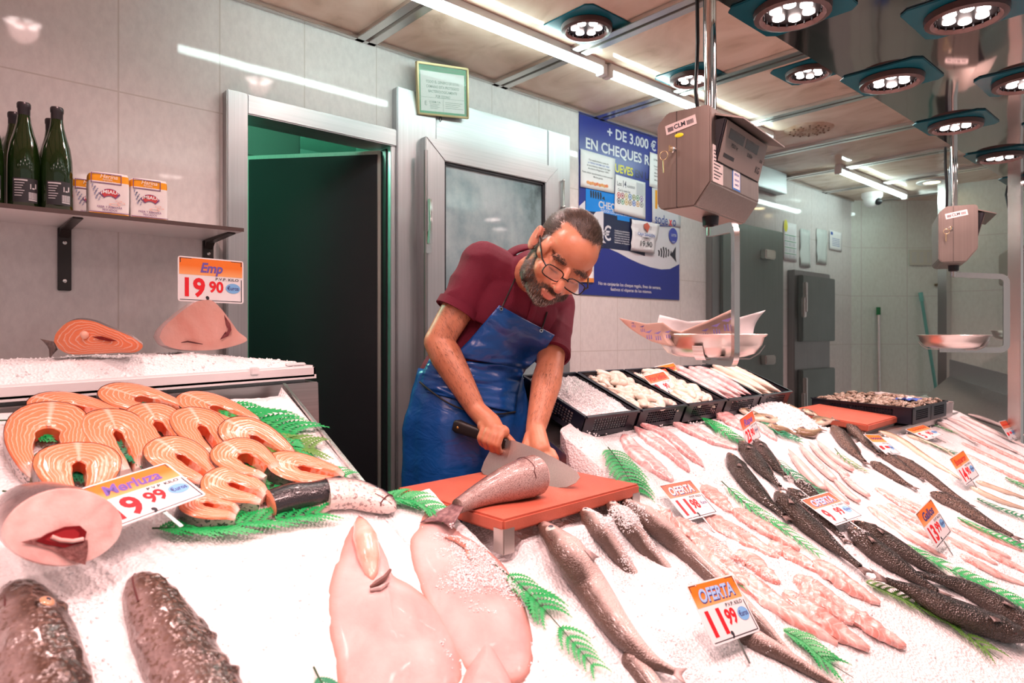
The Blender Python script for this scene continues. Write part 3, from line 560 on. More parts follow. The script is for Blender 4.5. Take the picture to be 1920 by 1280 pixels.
# ================================================================== hanging scales
PANM = mat('pan_steel', (.66, .60, .57), .30, 1); HSTEEL = steel('scale_housing_steel', (.37, .315, .285), .34, 'z', .07); LCD = mat('display_dark', (.045, .035, .033), .2); PANELM = mat('scale_panel', (.22, .18, .16), .35)
def scale(C, yaw, label, papers=False, full=True, ayaw=None):
    t = thing('hanging_scale', (C.x, C.y, ZC if papers else ZK), label, 'scale', 'hanging scales')
    Tm = Matrix.Translation((C.x, C.y, 0)) @ Matrix.Rotation(yaw, 4, 'Z')
    w, d = .375, .155; top, bot, mid = C.z, C.z-.265, C.z-.205
    Ta = Matrix.Translation((C.x, C.y, 0)) @ Matrix.Rotation(yaw if ayaw is None else ayaw, 4, 'Z')
    def mm(): q = M(); q.T = Tm; return q
    def ma(): q = M(); q.T = Ta; return q
    m = mm(); prof = [(-d/2, mid), (-d/2, top-.008), (-d/2+.012, top), (d/2-.03, top), (d/2, top-.03), (d/2, bot+.015), (d/2-.015, bot), (-d/2+.045, bot)]
    m.prism([(-w/2, y, z) for y, z in prof], (w, 0, 0)); hb = m.build('housing', HSTEEL, t, bevel=.004)
    m = mm(); m.box((-w/2-.0008, .018, bot+.002), (w/2+.0008, .0195, top-.002)); m.build('seam', BLACKM, hb)
    m = mm(); fy = -d/2; pz0, pz1 = mid+.055, top-.035
    m.hexa([(-w/2+.03, fy, pz0), (w/2-.012, fy, pz0), (w/2-.012, fy+.01, pz0), (-w/2+.03, fy+.01, pz0), (-w/2+.03, fy-.03, pz1), (w/2-.012, fy-.03, pz1), (w/2-.012, fy+.01, pz1), (-w/2+.03, fy+.01, pz1)]); m.build('display_bezel', BLACK, t, bevel=.004)
    A = frame(Tm @ Vector((-w/2+.036, fy-.0025, pz0+.005)), (Tm.to_3x3() @ Vector((1, 0, 0))), (Tm.to_3x3() @ Vector((0, -.03, pz1-pz0))))
    pw, ph = w-.054, math.hypot(.03, pz1-pz0)-.010
    m = M(); m.T = A; m.box((0, 0, 0), (pw, ph, .002)); pn = m.build('display_panel', PANELM, t, bevel=.001)
    m = M(); m.T = A; m.box((.03, ph*.62, .002), (.14, ph*.86, .0026)); m.box((.155, ph*.62, .002), (.255, ph*.86, .0026)); m.build('display_window', LCD, pn)
    m = M(); m.T = A; letter(m, 'PESO kg', .085, ph*.50, .014, .02, 0, .0026); letter(m, 'EUR/kg', .205, ph*.50, .014, .02, 0, .0026); m.box((.025, ph*.16, .002), (.10, ph*.25, .0027)); letter(m, 'KG', pw-.035, ph*.26, .026, .02, 0, .0026); letter(m, 'EUR', pw-.022, ph*.52, .012, .02, 0, .0026)
    m.build('panel_print', BLACKM, pn)
    m = mm(); m.hexa([(-w/2+.03, fy, top-.030), (w/2+.004, fy, top-.030), (w/2+.004, fy, top-.026), (-w/2+.03, fy, top-.026), (-w/2+.03, fy-.075, top-.048), (w/2+.004, fy-.075, top-.048), (w/2+.004, fy-.075, top-.044), (-w/2+.03, fy-.075, top-.044)][:0] or [(-w/2+.03, fy-.075, top-.048), (w/2+.004, fy-.075, top-.048), (w/2+.004, fy, top-.024), (-w/2+.03, fy, top-.024), (-w/2+.03, fy-.075, top-.044), (w/2+.004, fy-.075, top-.044), (w/2+.004, fy, top-.018), (-w/2+.03, fy, top-.018)]); m.build('hood', HSTEEL, t)
    if full:
        m = mm(); m.box((-w/2+.012, fy-.001, mid+.002), (-w/2+.082, fy, mid+.100)); st = m.build('white_sticker', mat('sticker_cream', (.66, .60, .57), .5) if 'sticker_cream' not in bpy.data.materials else bpy.data.materials['sticker_cream'], t)
        m = mm()
        for q in range(9): m.box((-w/2+.018, fy-.0016, mid+.012+.009*q), (-w/2+.05+.024*((q*7) % 3)/2, fy-.001, mid+.0145+.009*q))
        m.build('sticker_print', INK, st)
        m = mm(); m.box((-.035, fy-.001, mid+.005), (.025, fy, mid+.085)); st = m.build('blue_sticker', mat('sticker_blue', (.06, .22, .58), .5) if 'sticker_blue' not in bpy.data.materials else bpy.data.materials['sticker_blue'], t)
        m = mm(); m.box((-.030, fy-.0016, mid+.010), (.020, fy-.001, mid+.080)); sw = m.build('sticker_field', PAPER, st)
        m = mm(); m.T = frame(Tm @ Vector((-.005, fy-.0018, mid+.045)), Tm.to_3x3() @ Vector((1, 0, 0)), (0, 0, 1)); m.ball((0, .022, 0), (.006, .008, .0008), 6); letter(m, 'METROLOGIA', 0, .004, .009, .02, 0, .0004, w=.034); letter(m, 'VERIFICADO', 0, -.012, .008, .02, 0, .0004, w=.034); letter(m, 'HASTA', 0, -.025, .008, .02, 0, .0004, w=.03); m.build('sticker_print', BLUEINK, st)
    S = frame(Tm @ Vector((-w/2-.0006, d/2, bot)), Tm.to_3x3() @ Vector((0, -1, 0)), (0, 0, 1))   # left side: x towards the front
    m = M(); m.T = S; hh = top-bot; a = Matrix.Rotation(math.radians(10), 4, 'Z')
    m.T = S @ Matrix.Translation((.030, hh-.062, 0)) @ a; m.box((0, 0, 0), (.088, .026, .0012)); lb = m.build('maker_label', mat('sticker_pink', (.72, .62, .60), .5) if 'sticker_pink' not in bpy.data.materials else bpy.data.materials['sticker_pink'], t)
    m = M(); m.T = S @ Matrix.Translation((.030, hh-.062, 0)) @ a; letter(m, 'CLM', .041, .013, .017, .03, 0, .0016)
    for q in range(7): m.box((.006+.0024*q, .006, .0012), (.0075+.0024*q, .018, .0016)); m.box((.062+.0028*q, .006, .0012), (.0636+.0028*q, .018, .0016))
    m.build('label_print', INK, lb)
    if full: m = M(); m.T = S; m.ball((.066, hh-.068, 0), (.013, .006, .0012), 6); m.build('yellow_dot', PY, t)
    kx, ky = .048, hh-.105
    m = M(); m.T = S; m.rings([[(kx+r*math.cos(q*.5236), ky+r*math.sin(q*.5236), z) for q in range(12)] for r, z in ((.009, 0), (.009, .006), (.006, .008))]); lk = m.build('lock', POL, t)
    m = M(); m.T = S; m.box((kx-.002, ky-.008, .006), (kx+.002, ky+.008, .022)); m.tube([(kx-.018+.012*math.cos(q*.5236), ky-.016+.012*math.sin(q*.5236), .018) for q in range(13)], .0012, 6, cap=False); m.tube([(kx-.020, ky-.028, .018), (kx-.019, ky-.062, .016)], .002, 6); m.build('key', GOLD, lk)
    # pole, cable
    pt = ZC if papers else ZK
    m = mm(); m.tube([(0, 0, top), (0, 0, pt)], .017, 16); m.tube([(.03, .01, top), (.03, .01, top+.22)], .010, 12); m.build('pole', POL, t)
    m = mm(); m.tube([(-.01, .03, top), (-.035, .03, top+.10), (-.01, .035, top+.25), (-.02, .035, pt)], .006, 8).tube([(.04, .02, top+.0), (.055, .02, top+.06), (.03, .03, top+.22), (.03, .03, pt)], .005, 8); m.build('cable', BLACK, t)
    # connector, arm, pan
    pz_ = C.z-.640
    m = ma(); m.lathe([(.016, -.030), (.022, -.026), (.024, .0), (.012, .0)], 16, c=(0, .0, bot)); m.build('connector', BLACK, t)
    m = ma(); m.lathe([(.013, -.055), (.013, -.028)], 14, c=(0, 0, bot)); ay = -.215; R2 = .03
    path = [(0, bot-.045)]+[(ay+R2-R2*math.sin(q*math.pi/12), bot-.060-R2+R2*math.cos(q*math.pi/12)) for q in range(7)]+[(ay+R2-R2*math.cos(q*math.pi/12), pz_-.040+R2-R2*math.sin(q*math.pi/12)) for q in range(7)]+[(.06, pz_-.040)]
    rings = []
    for i, (y, z) in enumerate(path):
        y0, z0 = path[max(0, i-1)]; y1, z1 = path[min(len(path)-1, i+1)]; tv = Vector((0, y1-y0, z1-z0)).normalized(); nv = Vector((0, -tv.z, tv.y))
        p = Vector((.0, y, z)); rings.append([p+Vector((sx*.007, 0, 0))+nv*q*.013 for sx, q in ((-1, -1), (1, -1), (1, 1), (-1, 1))])
    m.rings(rings); m.build('arm', POLR, t, smooth=50)
    pc_ = Vector((0, 0, pz_-.028))
    m = ma(); m.lathe([(r*.945, z) for r, z in [(.001, -.006), (.10, -.004), (.130, .006), (.150, .030), (.156, .052), (.164, .057), (.166, .060), (.163, .062), (.152, .056), (.144, .034), (.125, .011), (.10, .002), (.001, 0)]], 48, c=pc_, cap=False); m.build('pan', PANM, t, smooth=60)
    m = ma()
    for a0 in (-2.1, -.3, 1.3): 
        c, s_ = math.cos(a0), math.sin(a0); tv = Vector((-s_, c, 0)); P = [(.06, -.009), (.115, -.008), (.142, .008), (.158, .030)]
        m = ma(); m.rings([[Vector((c*r*.94, s_*r*.94, z))+pc_+tv*k*.014+Vector((0, 0, -q*.003)) for k, q in ((-1, 0), (1, 0), (1, 1), (-1, 1))] for r, z in P]); m.build('pan_claw', POLR, t)
    return t, Tm, pc_
s1, T1, pc1 = scale(Vector((1.718, 1.055, 1.905)), math.radians(9.4), 'nearer hanging steel scale with papers in its pan', True, ayaw=math.radians(-41.7))
s2, T2, pc2 = scale(Vector((3.80, .985, 1.90)), math.radians(20), 'second hanging steel scale further along, empty pan', full=False, ayaw=math.radians(25))
s3c = at(1905, 470, 4.9); scale(Vector((s3c.x, s3c.y, 1.93)), math.radians(20), 'farthest hanging scale, mostly hidden behind the end post', full=False)
# papers in the pan
PKP = mat('wrapping_paper', (.80, .56, .47), .6, sss=0);  # pink is the wrapping paper's own base colour
def sheet(name, label, tops, bots, mt, n=18):
    m = M(); G = []
    def ip(L, a):
        k = a*(len(L)-1); i = min(int(k), len(L)-2); f = k-i; f = f*f*(3-2*f); return L[i].lerp(L[i+1], f)
    for i in range(n+1):
        a = i/n; p, q = ip(bots, a), ip(tops, a); G.append([p.lerp(q, j/8)+Vector((0, .012*math.sin(j/8*3.1), 0)) for j in range(9)])
    m.grid(G); return m.build(name, mt, label=label, cat='paper', solid=.0006, norm=False), ip
sA = [(1161, 596, 1.80), (1212, 607, 1.79), (1243, 604, 1.80), (1262, 618, 1.86), (1278, 621, 1.88), (1325, 602, 1.85), (1372, 580, 1.83)]
sB = [(1222, 640, 1.84), (1240, 645, 1.84), (1255, 648, 1.84), (1275, 650, 1.87), (1300, 650, 1.87), (1340, 648, 1.87), (1392, 634, 1.87)]
o, ip = sheet('wrapping_paper', 'folded pink wrapping paper with blue fish print in the nearer scale pan', [at(*p) for p in sA], [at(*p) for p in sB], PKP)
FP = mat('fish_print_blue', (.20, .15, .36), .6)
for (u, v, s, k) in ((1187, 610, 1.80, .5), (1204, 618, 1.80, .6), (1216, 630, 1.80, .8), (1233, 632, 1.80, .8), (1252, 629, 1.81, .7), (1308, 636, 1.835, .5), (1322, 627, 1.83, .8), (1342, 620, 1.825, 1), (1363, 612, 1.815, 1.2)):
    m = M(); q = lambda du, dv: at(u+du*k, v+dv*k, s)
    m.add([q(-9, -9), q(9, -15), q(2, -7)], [(0, 1, 2)])
    for i in range(3): m.add([q(-5+5*i, -4+abs(i-1)), q(-3+5*i, -4+abs(i-1)), q(-1+5*i, 7), q(-4+5*i, 7)], [(0, 1, 2, 3)])
    m.build('fish_print', FP, o, norm=False)
sheet('paper_sheet', 'plain white sheet standing at the back of the nearer scale pan', [at(*p) for p in ((1237, 590, 1.99), (1262, 596, 2.0), (1290, 603, 2.0), (1325, 600, 1.99), (1376, 598, 1.98), (1436, 581, 1.95))], [at(*p) for p in ((1240, 640, 1.96), (1265, 640, 1.99), (1290, 640, 2.0), (1330, 640, 2.0), (1370, 640, 1.99), (1412, 632, 1.96))], PAPER)
# ================================================================== far room things
def wall_sheet(name, label, cat, u0, v0, u1, v1, mt, yy=2.494, deco=None, group=None):
    a, b = on_y(u0, v0, yy), on_y(u1, v1, yy); T = frame((a.x, yy, b.z), (1, 0, 0), (0, 0, 1)); w, h = b.x-a.x, a.z-b.z
    m = M(); m.T = T; G = [[Vector((w*i/6, h*j/6, .003+.012*noise.noise(Vector((i*.7, j*.7, u0))) if deco == 'bag' else .002)) for j in range(7)] for i in range(7)]
    m.grid(G); return m.build(name, mt, label=label, cat=cat, group=group, solid=.001, norm=False), T, w, h
BAG = mat('clear_sleeve', (.70, .76, .74), .25, alpha=1)
o, T, w, h = wall_sheet('wall_calendar', 'white calendar sheet with a yellow logo on the far tiled wall', 'calendar', 1469, 415, 1493, 491, PAPER)
m = M(); m.T = T
for r in range(4):
    for c in range(3):
        for q in range(4): m.box((w*(.08+.30*c), h*(.62-.16*r-.022*q), .003), (w*(.30+.30*c), h*(.63-.16*r-.022*q), .0035))
m.build('calendar_print', GR, o)
m = M(); m.T = T
for r in range(4): m.box((w*.06, h*(.66-.16*r), .003), (w*.94, h*(.675-.16*r), .0036))
m.build('month_headings', GREENP, o)
m = M(); m.T = T; m.ball((w*.16, h*.90, .003), (.03, .05, .001), 8); m.build('yellow_logo', PY, o)
wall_sheet('hanging_bag', 'clear plastic bag of papers hanging beside the calendar', 'bag', 1500, 428, 1518, 502, BAG, deco='bag', group='bags on the far wall'); wall_sheet('hanging_bag', 'flat clear sleeve hanging between the bag and the certificate', 'bag', 1531, 428, 1550, 496, BAG, deco='bag', group='bags on the far wall')
o, T, w, h = wall_sheet('certificate', 'white certificate sheet closest to the far corner', 'certificate', 1555, 431, 1578, 472, PAPER); m = M(); m.T = T
for q in range(5): m.box((w*.2, h*(.6-.09*q), .003), (w*.8, h*(.62-.09*q), .0035))
m.box((w*.08, h*.78, .003), (w*.25, h*.93, .0036)); m.build('certificate_print', BLUEINK, o)
fax = (fb-fa).normalized(); fnor = Vector((-.66, -.75, 0))
def on_far(u, v, off=.01):
    d = ray(u, v); q = fa+fnor.normalized()*off; n = fax.cross(UP); return CAM+d*((q-CAM).dot(n)/d.dot(n))
a, b = on_far(1705, 468), on_far(1748, 497); T = frame((a.x, a.y, b.z), fax, (0, 0, 1)); w, h = (b-a).dot(fax), a.z-b.z
m = M(); m.T = T; m.box((0, 0, 0), (w, h, .006)); o = m.build('info_board', mat('faded_board', (.60, .58, .50), .5), label='pale framed price list on the far back wall', cat='notice')
m = M(); m.T = T
for c in range(3):
    for q in range(7): m.box((w*(.08+.34*c), h*(.78-.1*q), .006), (w*(.30+.30*c), h*(.81-.1*q), .007))
m.build('board_print', GR, o)
def pole(name, label, u0, v0, u1, v1, mt, mt2, s0=.035):
    a, b = on_far(u0, v0, s0), on_far(u1, v1, s0+.06); d = (b-a); b = a+d*(a.z-.02)/(a.z-b.z); t = thing(name, (b.x, b.y, 0), label, 'broom', 'broom poles in the far corner')
    m = M().tube([a+d*.06, b], .014, 12); m.build('pole', mt, t); m = M().tube([a, a+d*.10], .019, 12); m.build('grip', mt2, t)
    dd = fax; m = M().box((b.x-.12, b.y-.05, .0), (b.x+.12, b.y+.05, .06)); m.build('broom_head', BLUEINK, t, bevel=.01)
pole('broom', 'grey metal broom pole with a green grip leaning on the far wall', 1647, 576, 1648, 720, POLR, mat('grip_green', (.01, .16, .05), .4)); TQ = mat('teal_paint', (.16, .42, .38), .4); pole('broom', 'teal broom pole leaning slantwise on the far wall', 1726, 548, 1752, 710, TQ, mat('grip_teal', (.20, .5, .46), .4))
a = on_far(1752, 536, .0); m = M(); m.T = frame(a, fax, fnor); m.box((0, 0, -.02), (.22, .14, 0)); m.build('corner_shelf', mat('shelf_brown', (.22, .15, .09), .5), label='small brown shelf on the far wall beside the steel post', cat='shelf')
pcab = at(1893, 330, 5.0); m = M().tube([at(1892, 335, 5.0), at(1886, 365, 4.98), at(1893, 400, 4.98), at(1904, 425, 4.97), at(1893, 448, 4.96), at(1906, 468, 4.95)], .008, 8); m.build('hanging_cable', BLACK, label='black cable dangling behind the end post', cat='cable')
m = M().tube([at(1893, 345, 4.96), Vector((at(1893, 345, 4.96).x, at(1893, 345, 4.96).y, ZC))], .006, 8); m.build('cable_drop', BLACK, label='thin cable dropping from the ceiling to the farthest scale', cat='cable')
# ================================================================== fish display counter, ice, boards, trays
def back_edge(x):
    pts = [(-1.2, 1.87), (.775, 1.87), (.79, 1.37), (.96, 1.365), (1.50, 1.40), (1.54, 1.50), (3.02, 1.50), (3.10, 1.22), (3.65, 1.16), (4.15, 1.15), (4.2, 1.25), (4.75, 1.42), (5.2, 1.42)]
    for (a, b), (c, d) in zip(pts, pts[1:]):
        if a <= x <= c: return b+(d-b)*(x-a)/(c-a)
    return pts[-1][1]
CST = steel('counter_steel', (.55, .53, .52), .3, 'x')
dc = thing('fish_counter', (1.8, 1.2, 0), 'long sloping steel fish display counter under the ice', 'counter')
m = M()
xs = [-1.2, .78, 1.03, 1.52, 3.06, 4.18, 4.6]
m2 = M()
for i in range(len(xs)-1):
    x0, x1 = xs[i], xs[i+1]; yb = {0: 1.87, 1: 1.36, 2: 1.36, 3: 1.80, 4: 1.20, 5: 1.25}[i]
    zf, zb = plane_z(.20)-.035, plane_z(min(yb, 1.50 if i in (3, 4, 5, 2, 1) else 9))-.035
    if i in (1, 2): zb = min(zb, .79)
    y1 = yb if i not in (1, 2) else 1.10
    z1 = plane_z(y1)-.035
    m.hexa([(x0, .20, .25), (x1, .20, .25), (x1, y1, .25), (x0, y1, .25), (x0, .20, zf), (x1, .20, zf), (x1, y1, z1), (x0, y1, z1)])
    if i in (1, 2): m.hexa([(x0, y1, .25), (x1, y1, .25), (x1, yb, .25), (x0, yb, .25), (x0, y1, z1), (x1, y1, z1), (x1, yb, z1), (x0, yb, z1)])
m.build('sloping_bed', CST, dc)
m = M().box((-1.2, .26, 0), (4.6, 1.15, .26)); m.build('plinth', DSTEEL, dc)
m = M().hexa([(.781, 1.365, plane_z(1.365)-.06), (.790, 1.365, plane_z(1.365)-.06), (.790, 1.875, plane_z(1.875)-.06), (.781, 1.875, plane_z(1.875)-.06), (.781, 1.365, plane_z(1.365)+.012), (.790, 1.365, plane_z(1.365)+.012), (.790, 1.875, plane_z(1.875)+.012), (.781, 1.875, plane_z(1.875)+.012)]); m.build('side_lip', POLR, dc)
m = M().box((3.06, 1.16, .55), (4.6, 1.85, .835)); m.build('rear_deck', CST, dc, bevel=.004)
# rear bench behind the near board
m = M().box((1.0, 1.37, .60), (1.56, 1.62, .80)); m.build('board_ledge', DSTEEL, dc, bevel=.004)
m = M().hexa([(1.54, 1.42, .70), (1.60, 1.42, .70), (1.60, 1.80, .72), (1.54, 1.80, .72), (1.54, 1.42, .86), (1.60, 1.42, .86), (1.60, 1.80, .98), (1.54, 1.80, .98)]); m.build('side_panel', STEEL, dc)
# ice ------------------------------------------------------------------
ICEM, t, b = nt('crushed_ice_white'); b.inputs['Base Color'].default_value = (.88, .88, .89, 1); b.inputs['Roughness'].default_value = .3
b.inputs['Subsurface Weight'].default_value = .0; b.inputs['Specular IOR Level'].default_value = .5
n = nd(t, 'ShaderNodeTexVoronoi'); n.inputs['Scale'].default_value = 150; t.links.new(coords(t), n.inputs['Vector'])
n2 = nd(t, 'ShaderNodeTexNoise'); n2.inputs['Scale'].default_value = 60; n2.inputs['Detail'].default_value = 6; t.links.new(coords(t), n2.inputs['Vector'])
ad = nd(t, 'ShaderNodeMath', operation='ADD'); t.links.new(n.outputs[0], ad.inputs[0]); t.links.new(n2.outputs[0], ad.inputs[1]); bump(t, b, ad.outputs[0], .55, .006)
m = M(); NX, NY = 520, 170; G = []; chunks = []
for i in range(NX+1):
    x = -1.15+(5.75)*i/NX; yb = back_edge(x)-.004; row = []
    for j in range(NY+1):
        y = .215+(yb-.215)*j/NY; z = ice_h(x, y)
        if x < .77 or x > 1.6: z -= .022*max(0, 1-(yb-y)/.06)
        row.append(Vector((x, y, z)))
    G.append(row)
m.grid(G)
low = [[Vector((r[0].x, r[0].y, r[0].z-.05)), r[0]] for r in G]; m.grid(low); low = [[r[-1], Vector((r[-1].x, r[-1].y, r[-1].z-.05))] for r in G]; m.grid(low)
rnd = random.Random(3)
OCT = [(1,0,0),(-1,0,0),(0,1,0),(0,-1,0),(0,0,1),(0,0,-1)]; OCF = [(0,2,4),(2,1,4),(1,3,4),(3,0,4),(2,0,5),(1,2,5),(3,1,5),(0,3,5)]
def grain(m, p, r, mi=0):
    R3 = Matrix.Rotation(rnd.random()*6.3, 3, Vector((rnd.random()-.5, rnd.random()-.5, rnd.random()-.5+.01)).normalized())
    k = [r*(.6+rnd.random()*.8) for _ in range(6)]; m.add([p+R3 @ Vector(v)*q for v, q in zip(OCT, k)], OCF, mi)
for _ in range(9000):
    x = -1.0+rnd.random()*5.0; y = .35+rnd.random()*1.4
    if y < back_edge(x)-.01:
        p = Vector((x, y, ice_h(x, y))); grain(m, p, .0020+.0030*rnd.random()**2)
ICEO = m.build('crushed_ice', ICEM, smooth=0, kind='stuff', label='bed of crushed white ice covering the sloping fish counter', cat='ice', norm=False)
def heap(name, label, f, x0, x1, y0, y1, nx, ny, grains, base=.03, Tm=None, rg=.006):
    m = M(); m.T = Tm or Matrix(); G = [[Vector((x0+(x1-x0)*i/nx, y0+(y1-y0)*j/ny, f(i/nx, j/ny))) for j in range(ny+1)] for i in range(nx+1)]
    m.grid(G); m.grid([[Vector((r[0].x, r[0].y, r[0].z-base)), r[0]] for r in G]); m.grid([[r[-1], Vector((r[-1].x, r[-1].y, r[-1].z-base))] for r in G]); m.grid([[Vector((p.x, p.y, p.z-base)) for p in G[0]], G[0]]); m.grid([G[-1], [Vector((p.x, p.y, p.z-base)) for p in G[-1]]])
    for _ in range(grains):
        a, b_ = rnd.random(), rnd.random(); grain(m, Vector((x0+(x1-x0)*a, y0+(y1-y0)*b_, f(a, b_))), rg*(.5+rnd.random()))
    return m.build(name, ICEM, smooth=0, kind='stuff', label=label, cat='ice', norm=False)
# steel box and the white tray on it -----------------------------------
TC = on_z(590, 697, 1.185)
yt = 1.93; rt = on_y(597, 715, yt); tl = math.radians(1.6)
TT = Matrix.Translation((rt.x, yt, rt.z)) @ Matrix.Rotation(tl, 4, 'Y').inverted() if False else Matrix.Translation((rt.x, yt, rt.z)) @ Matrix.Rotation(-tl, 4, 'Y')
sb = thing('steel_plinth', (.3, 2.1, 0), 'brushed steel box carrying the white ice tray behind the salmon', 'plinth')
m = M(); m.T = TT; m.box((-1.7, 0, -rt.z+.0), (0, .40, 0)); 
m.v = [Vector((v.x, v.y, max(v.z, 0.0))) for v in m.v]; m.build('cladding', steel('plinth_steel', (.50, .46, .45), .34, 'x', .10), sb, bevel=.003)
WT = mat('white_polyethylene', (.88, .86, .86), .30)
wt = thing('white_tray', TT @ Vector((-.6, .2, .012)), 'long white plastic tray heaped with ice on the steel box', 'tray')
def wm(): q = M(); q.T = TT; return q
m = wm()
x0, x1, y0, y1, zt = -1.7, -.012, -.012, .40, .052
m.box((x0, y0, .012), (x1, y1, .024)); m.build('floor_panel', WT, wt)
for a in (((x0, y0, .012), (x1, y0+.014, zt)), ((x0, y1-.014, .012), (x1, y1, zt)), ((x1-.014, y0, .012), (x1, y1, zt)), ((x0, y0, .012), (x0+.014, y1, zt))): m = wm(); m.box(*a); m.build('rim', WT, wt, bevel=.006)
for xx in (-.20, -.85):
    m = wm(); m.box((xx-.012, y0-.006, zt-.018), (xx+.012, y0+.004, zt+.006)); m.build('lug', WT, wt, bevel=.003)
for xx in (-.06,): m = wm(); m.box((xx-.03, y0+.03, zt), (xx+.03, y0+.06, zt+.008)); m.build('lug', WT, wt, bevel=.003)
m = wm(); m.box((-1.4, .03, 0), (-.03, .06, .012)).box((-1.4, .32, 0), (-.03, .35, .012)); m.build('foot', WT, wt)
def tray_h(a, b_):
    x = -1.66+1.63*a; e = min(1, (1-a)*5.5); f = min(1, b_*7)*min(1, (1-b_)*6)
    return .046+(.012+.040*e)*f+.006*nz(x*6, b_*5)+.004*nz(x*25, b_*14, 4)
heap('crushed_ice', 'heap of crushed ice in the long white tray', tray_h, -1.66, -.03, .005, .385, 260, 60, 1500, .02, TT, .0035)
# cutting boards --------------------------------------------------------
RB = mat('red_board', (.58, .140, .085), .5, col2=(.50, .112, .068), ns=14, bmp=.12, bs=220, lo=.3, hi=.75); BEIGE = mat('board_corner_steel', (.55, .50, .47), .35, .8)
bz = EYE-.42
bF, bR, bB, bL = [on_z(*p, bz) for p in ((923, 981), (1175, 913), (1019, 862), (763, 910))]
# make it an exact rectangle
c = (bF+bR+bB+bL)/4; ex = ((bR-bF)+(bB-bL))/2; ey = ((bL-bF)+(bB-bR))/2; ey = ey-ex*(ey.dot(ex)/ex.dot(ex))
BT = frame(c, ex, ey); bw, bl = ex.length/2, ey.length/2
cb = thing('cutting_board', c+Vector((0, 0, -.04)), 'red cutting board with steel feet under the man and the fish tail', 'cutting board')
m = M(); m.T = BT; m.box((-bw, -bl, -.034), (bw, bl, 0)); m.build('slab', RB, cb, bevel=.005)
for sx in (-1, 1):
    for sy in (-1, 1):
        m = M(); m.T = BT; q = .034
        m.box((min(sx*bw, sx*(bw-q)), sy*bl-.003 if sy > 0 else -bl-.001, -.080), (max(sx*bw, sx*(bw-q)), sy*bl+.001 if sy > 0 else -bl+.003, -.022))
        m.box((sx*bw-.003 if sx > 0 else -bw-.001, min(sy*bl, sy*(bl-q)), -.080), (sx*bw+.001 if sx > 0 else -bw+.003, max(sy*bl, sy*(bl-q)), -.022)); m.build('corner_foot', BEIGE, cb, bevel=.001)
q = [Vector(p) for p in ((3.20, 1.18, .88), (3.65, 1.20, .88), (3.70, 1.58, .915), (3.28, 1.57, .915))]
c2 = (q[0]+q[1]+q[2]+q[3])/4; T = frame(c2, q[1]-q[0], q[3]-q[0])
cb2 = thing('cutting_board', c2+Vector((0, 0, -.07)), 'red cutting board lying further along beside the clam crate', 'cutting board')
m = M(); m.T = T; m.box((-.22, -.195, -.034), (.22, .195, 0)); m.build('slab', RB, cb2, bevel=.005)
m = M(); m.T = T; m.box((-.21, -.185, -.075), (.21, -.16, -.034)).box((-.21, .16, -.075), (.21, .185, -.034)); m.build('foot', mat('pale_foot', (.55, .45, .42), .5), cb2)
# crates ----------------------------------------------------------------
CRM = mat('crate_plastic', (.010, .011, .020), .33)
def crate(T, w, l, h, label, lug=True):
    t = thing('fish_crate', T @ Vector((w/2, l/2, 0)), label, 'crate', 'black fish crates'); th = .004
    def wall(name, A, L):
        def bb(m, x0, x1, z0, z1): m.box((x0, 0, z0), (x1, th, z1))
        m = M(); m.T = A; a, b_ = L*.18, L*.82; z0, z1 = h*.22, h*.80
        bb(m, 0, a, 0, h); bb(m, b_, L, 0, h); bb(m, a, b_, 0, z0); bb(m, a, b_, z1, h); nb = max(6, int((b_-a)/.013)); nr = 5
        mid = L*.5; 
        for i in range(1, nb): x = a+(b_-a)*i/nb; m.box((x-.0013, .0005, z0), (x+.0013, th-.0005, z1))
        for j in range(1, nr): z = z0+(z1-z0)*j/nr; m.box((a, .0005, z-.0012), (b_, th-.0005, z+.0012))
        m.box((0, -.008, h-.006), (L, th, h)); return m.build(name, CRM, t)
    X = lambda v: T @ Matrix.Translation(v)
    wall('side_wall', X((0, 0, 0)), w); wall('side_wall', X((w, 0, 0)) @ Matrix.Rotation(math.pi/2, 4, 'Z'), l)
    wall('side_wall', X((w, l, 0)) @ Matrix.Rotation(math.pi, 4, 'Z'), w); wall('side_wall', X((0, l, 0)) @ Matrix.Rotation(-math.pi/2, 4, 'Z'), l)
    m = M(); m.T = T; m.box((.004, .004, 0), (w-.004, l-.004, .005)); m.build('base', CRM, t)
    return t
CSL = .40; ct = math.atan(CSL)
def crate_T(x, y, z, tilt=ct, yaw=0): return Matrix.Translation((x, y, z)) @ Matrix.Rotation(yaw, 4, 'Z') @ Matrix.Rotation(tilt, 4, 'X')
CW, CLn, CH = .275, .32, .08
CX = [1.615, 1.905, 2.195, 2.485, 2.775]; CY0 = 1.475
names = ['black crate of loose ice closest to the man', 'black crate of white cuttlefish next to the ice crate', 'black crate of white cuttlefish with the two overlapping price cards', 'black crate of pink squid, second from the far door', 'black crate of whole white squid nearest the far door']
CT = []
for x, nm in zip(CX, names):
    T = crate_T(x, CY0, plane_z(CY0)-.028+.02); CT.append(T); crate(T, CW, CLn, CH, nm)
heap('crushed_ice', 'loose ice filling the black crate closest to the man', lambda a, b_: .066+.012*nz(a*4, b_*4)+.006*nz(a*15, b_*15), .006, CW-.006, .006, CLn-.006, 60, 70, 3200, .05, CT[0], .0034)
C6T = crate_T(3.68, 1.13, .845, .03); C7T = crate_T(3.68+.285, 1.13, .845, .03)
crate(C6T, .28, .50, .085, 'black crate of small clams touching the far red board'); crate(C7T, .26, .50, .085, 'black crate of clams farther from the red board')
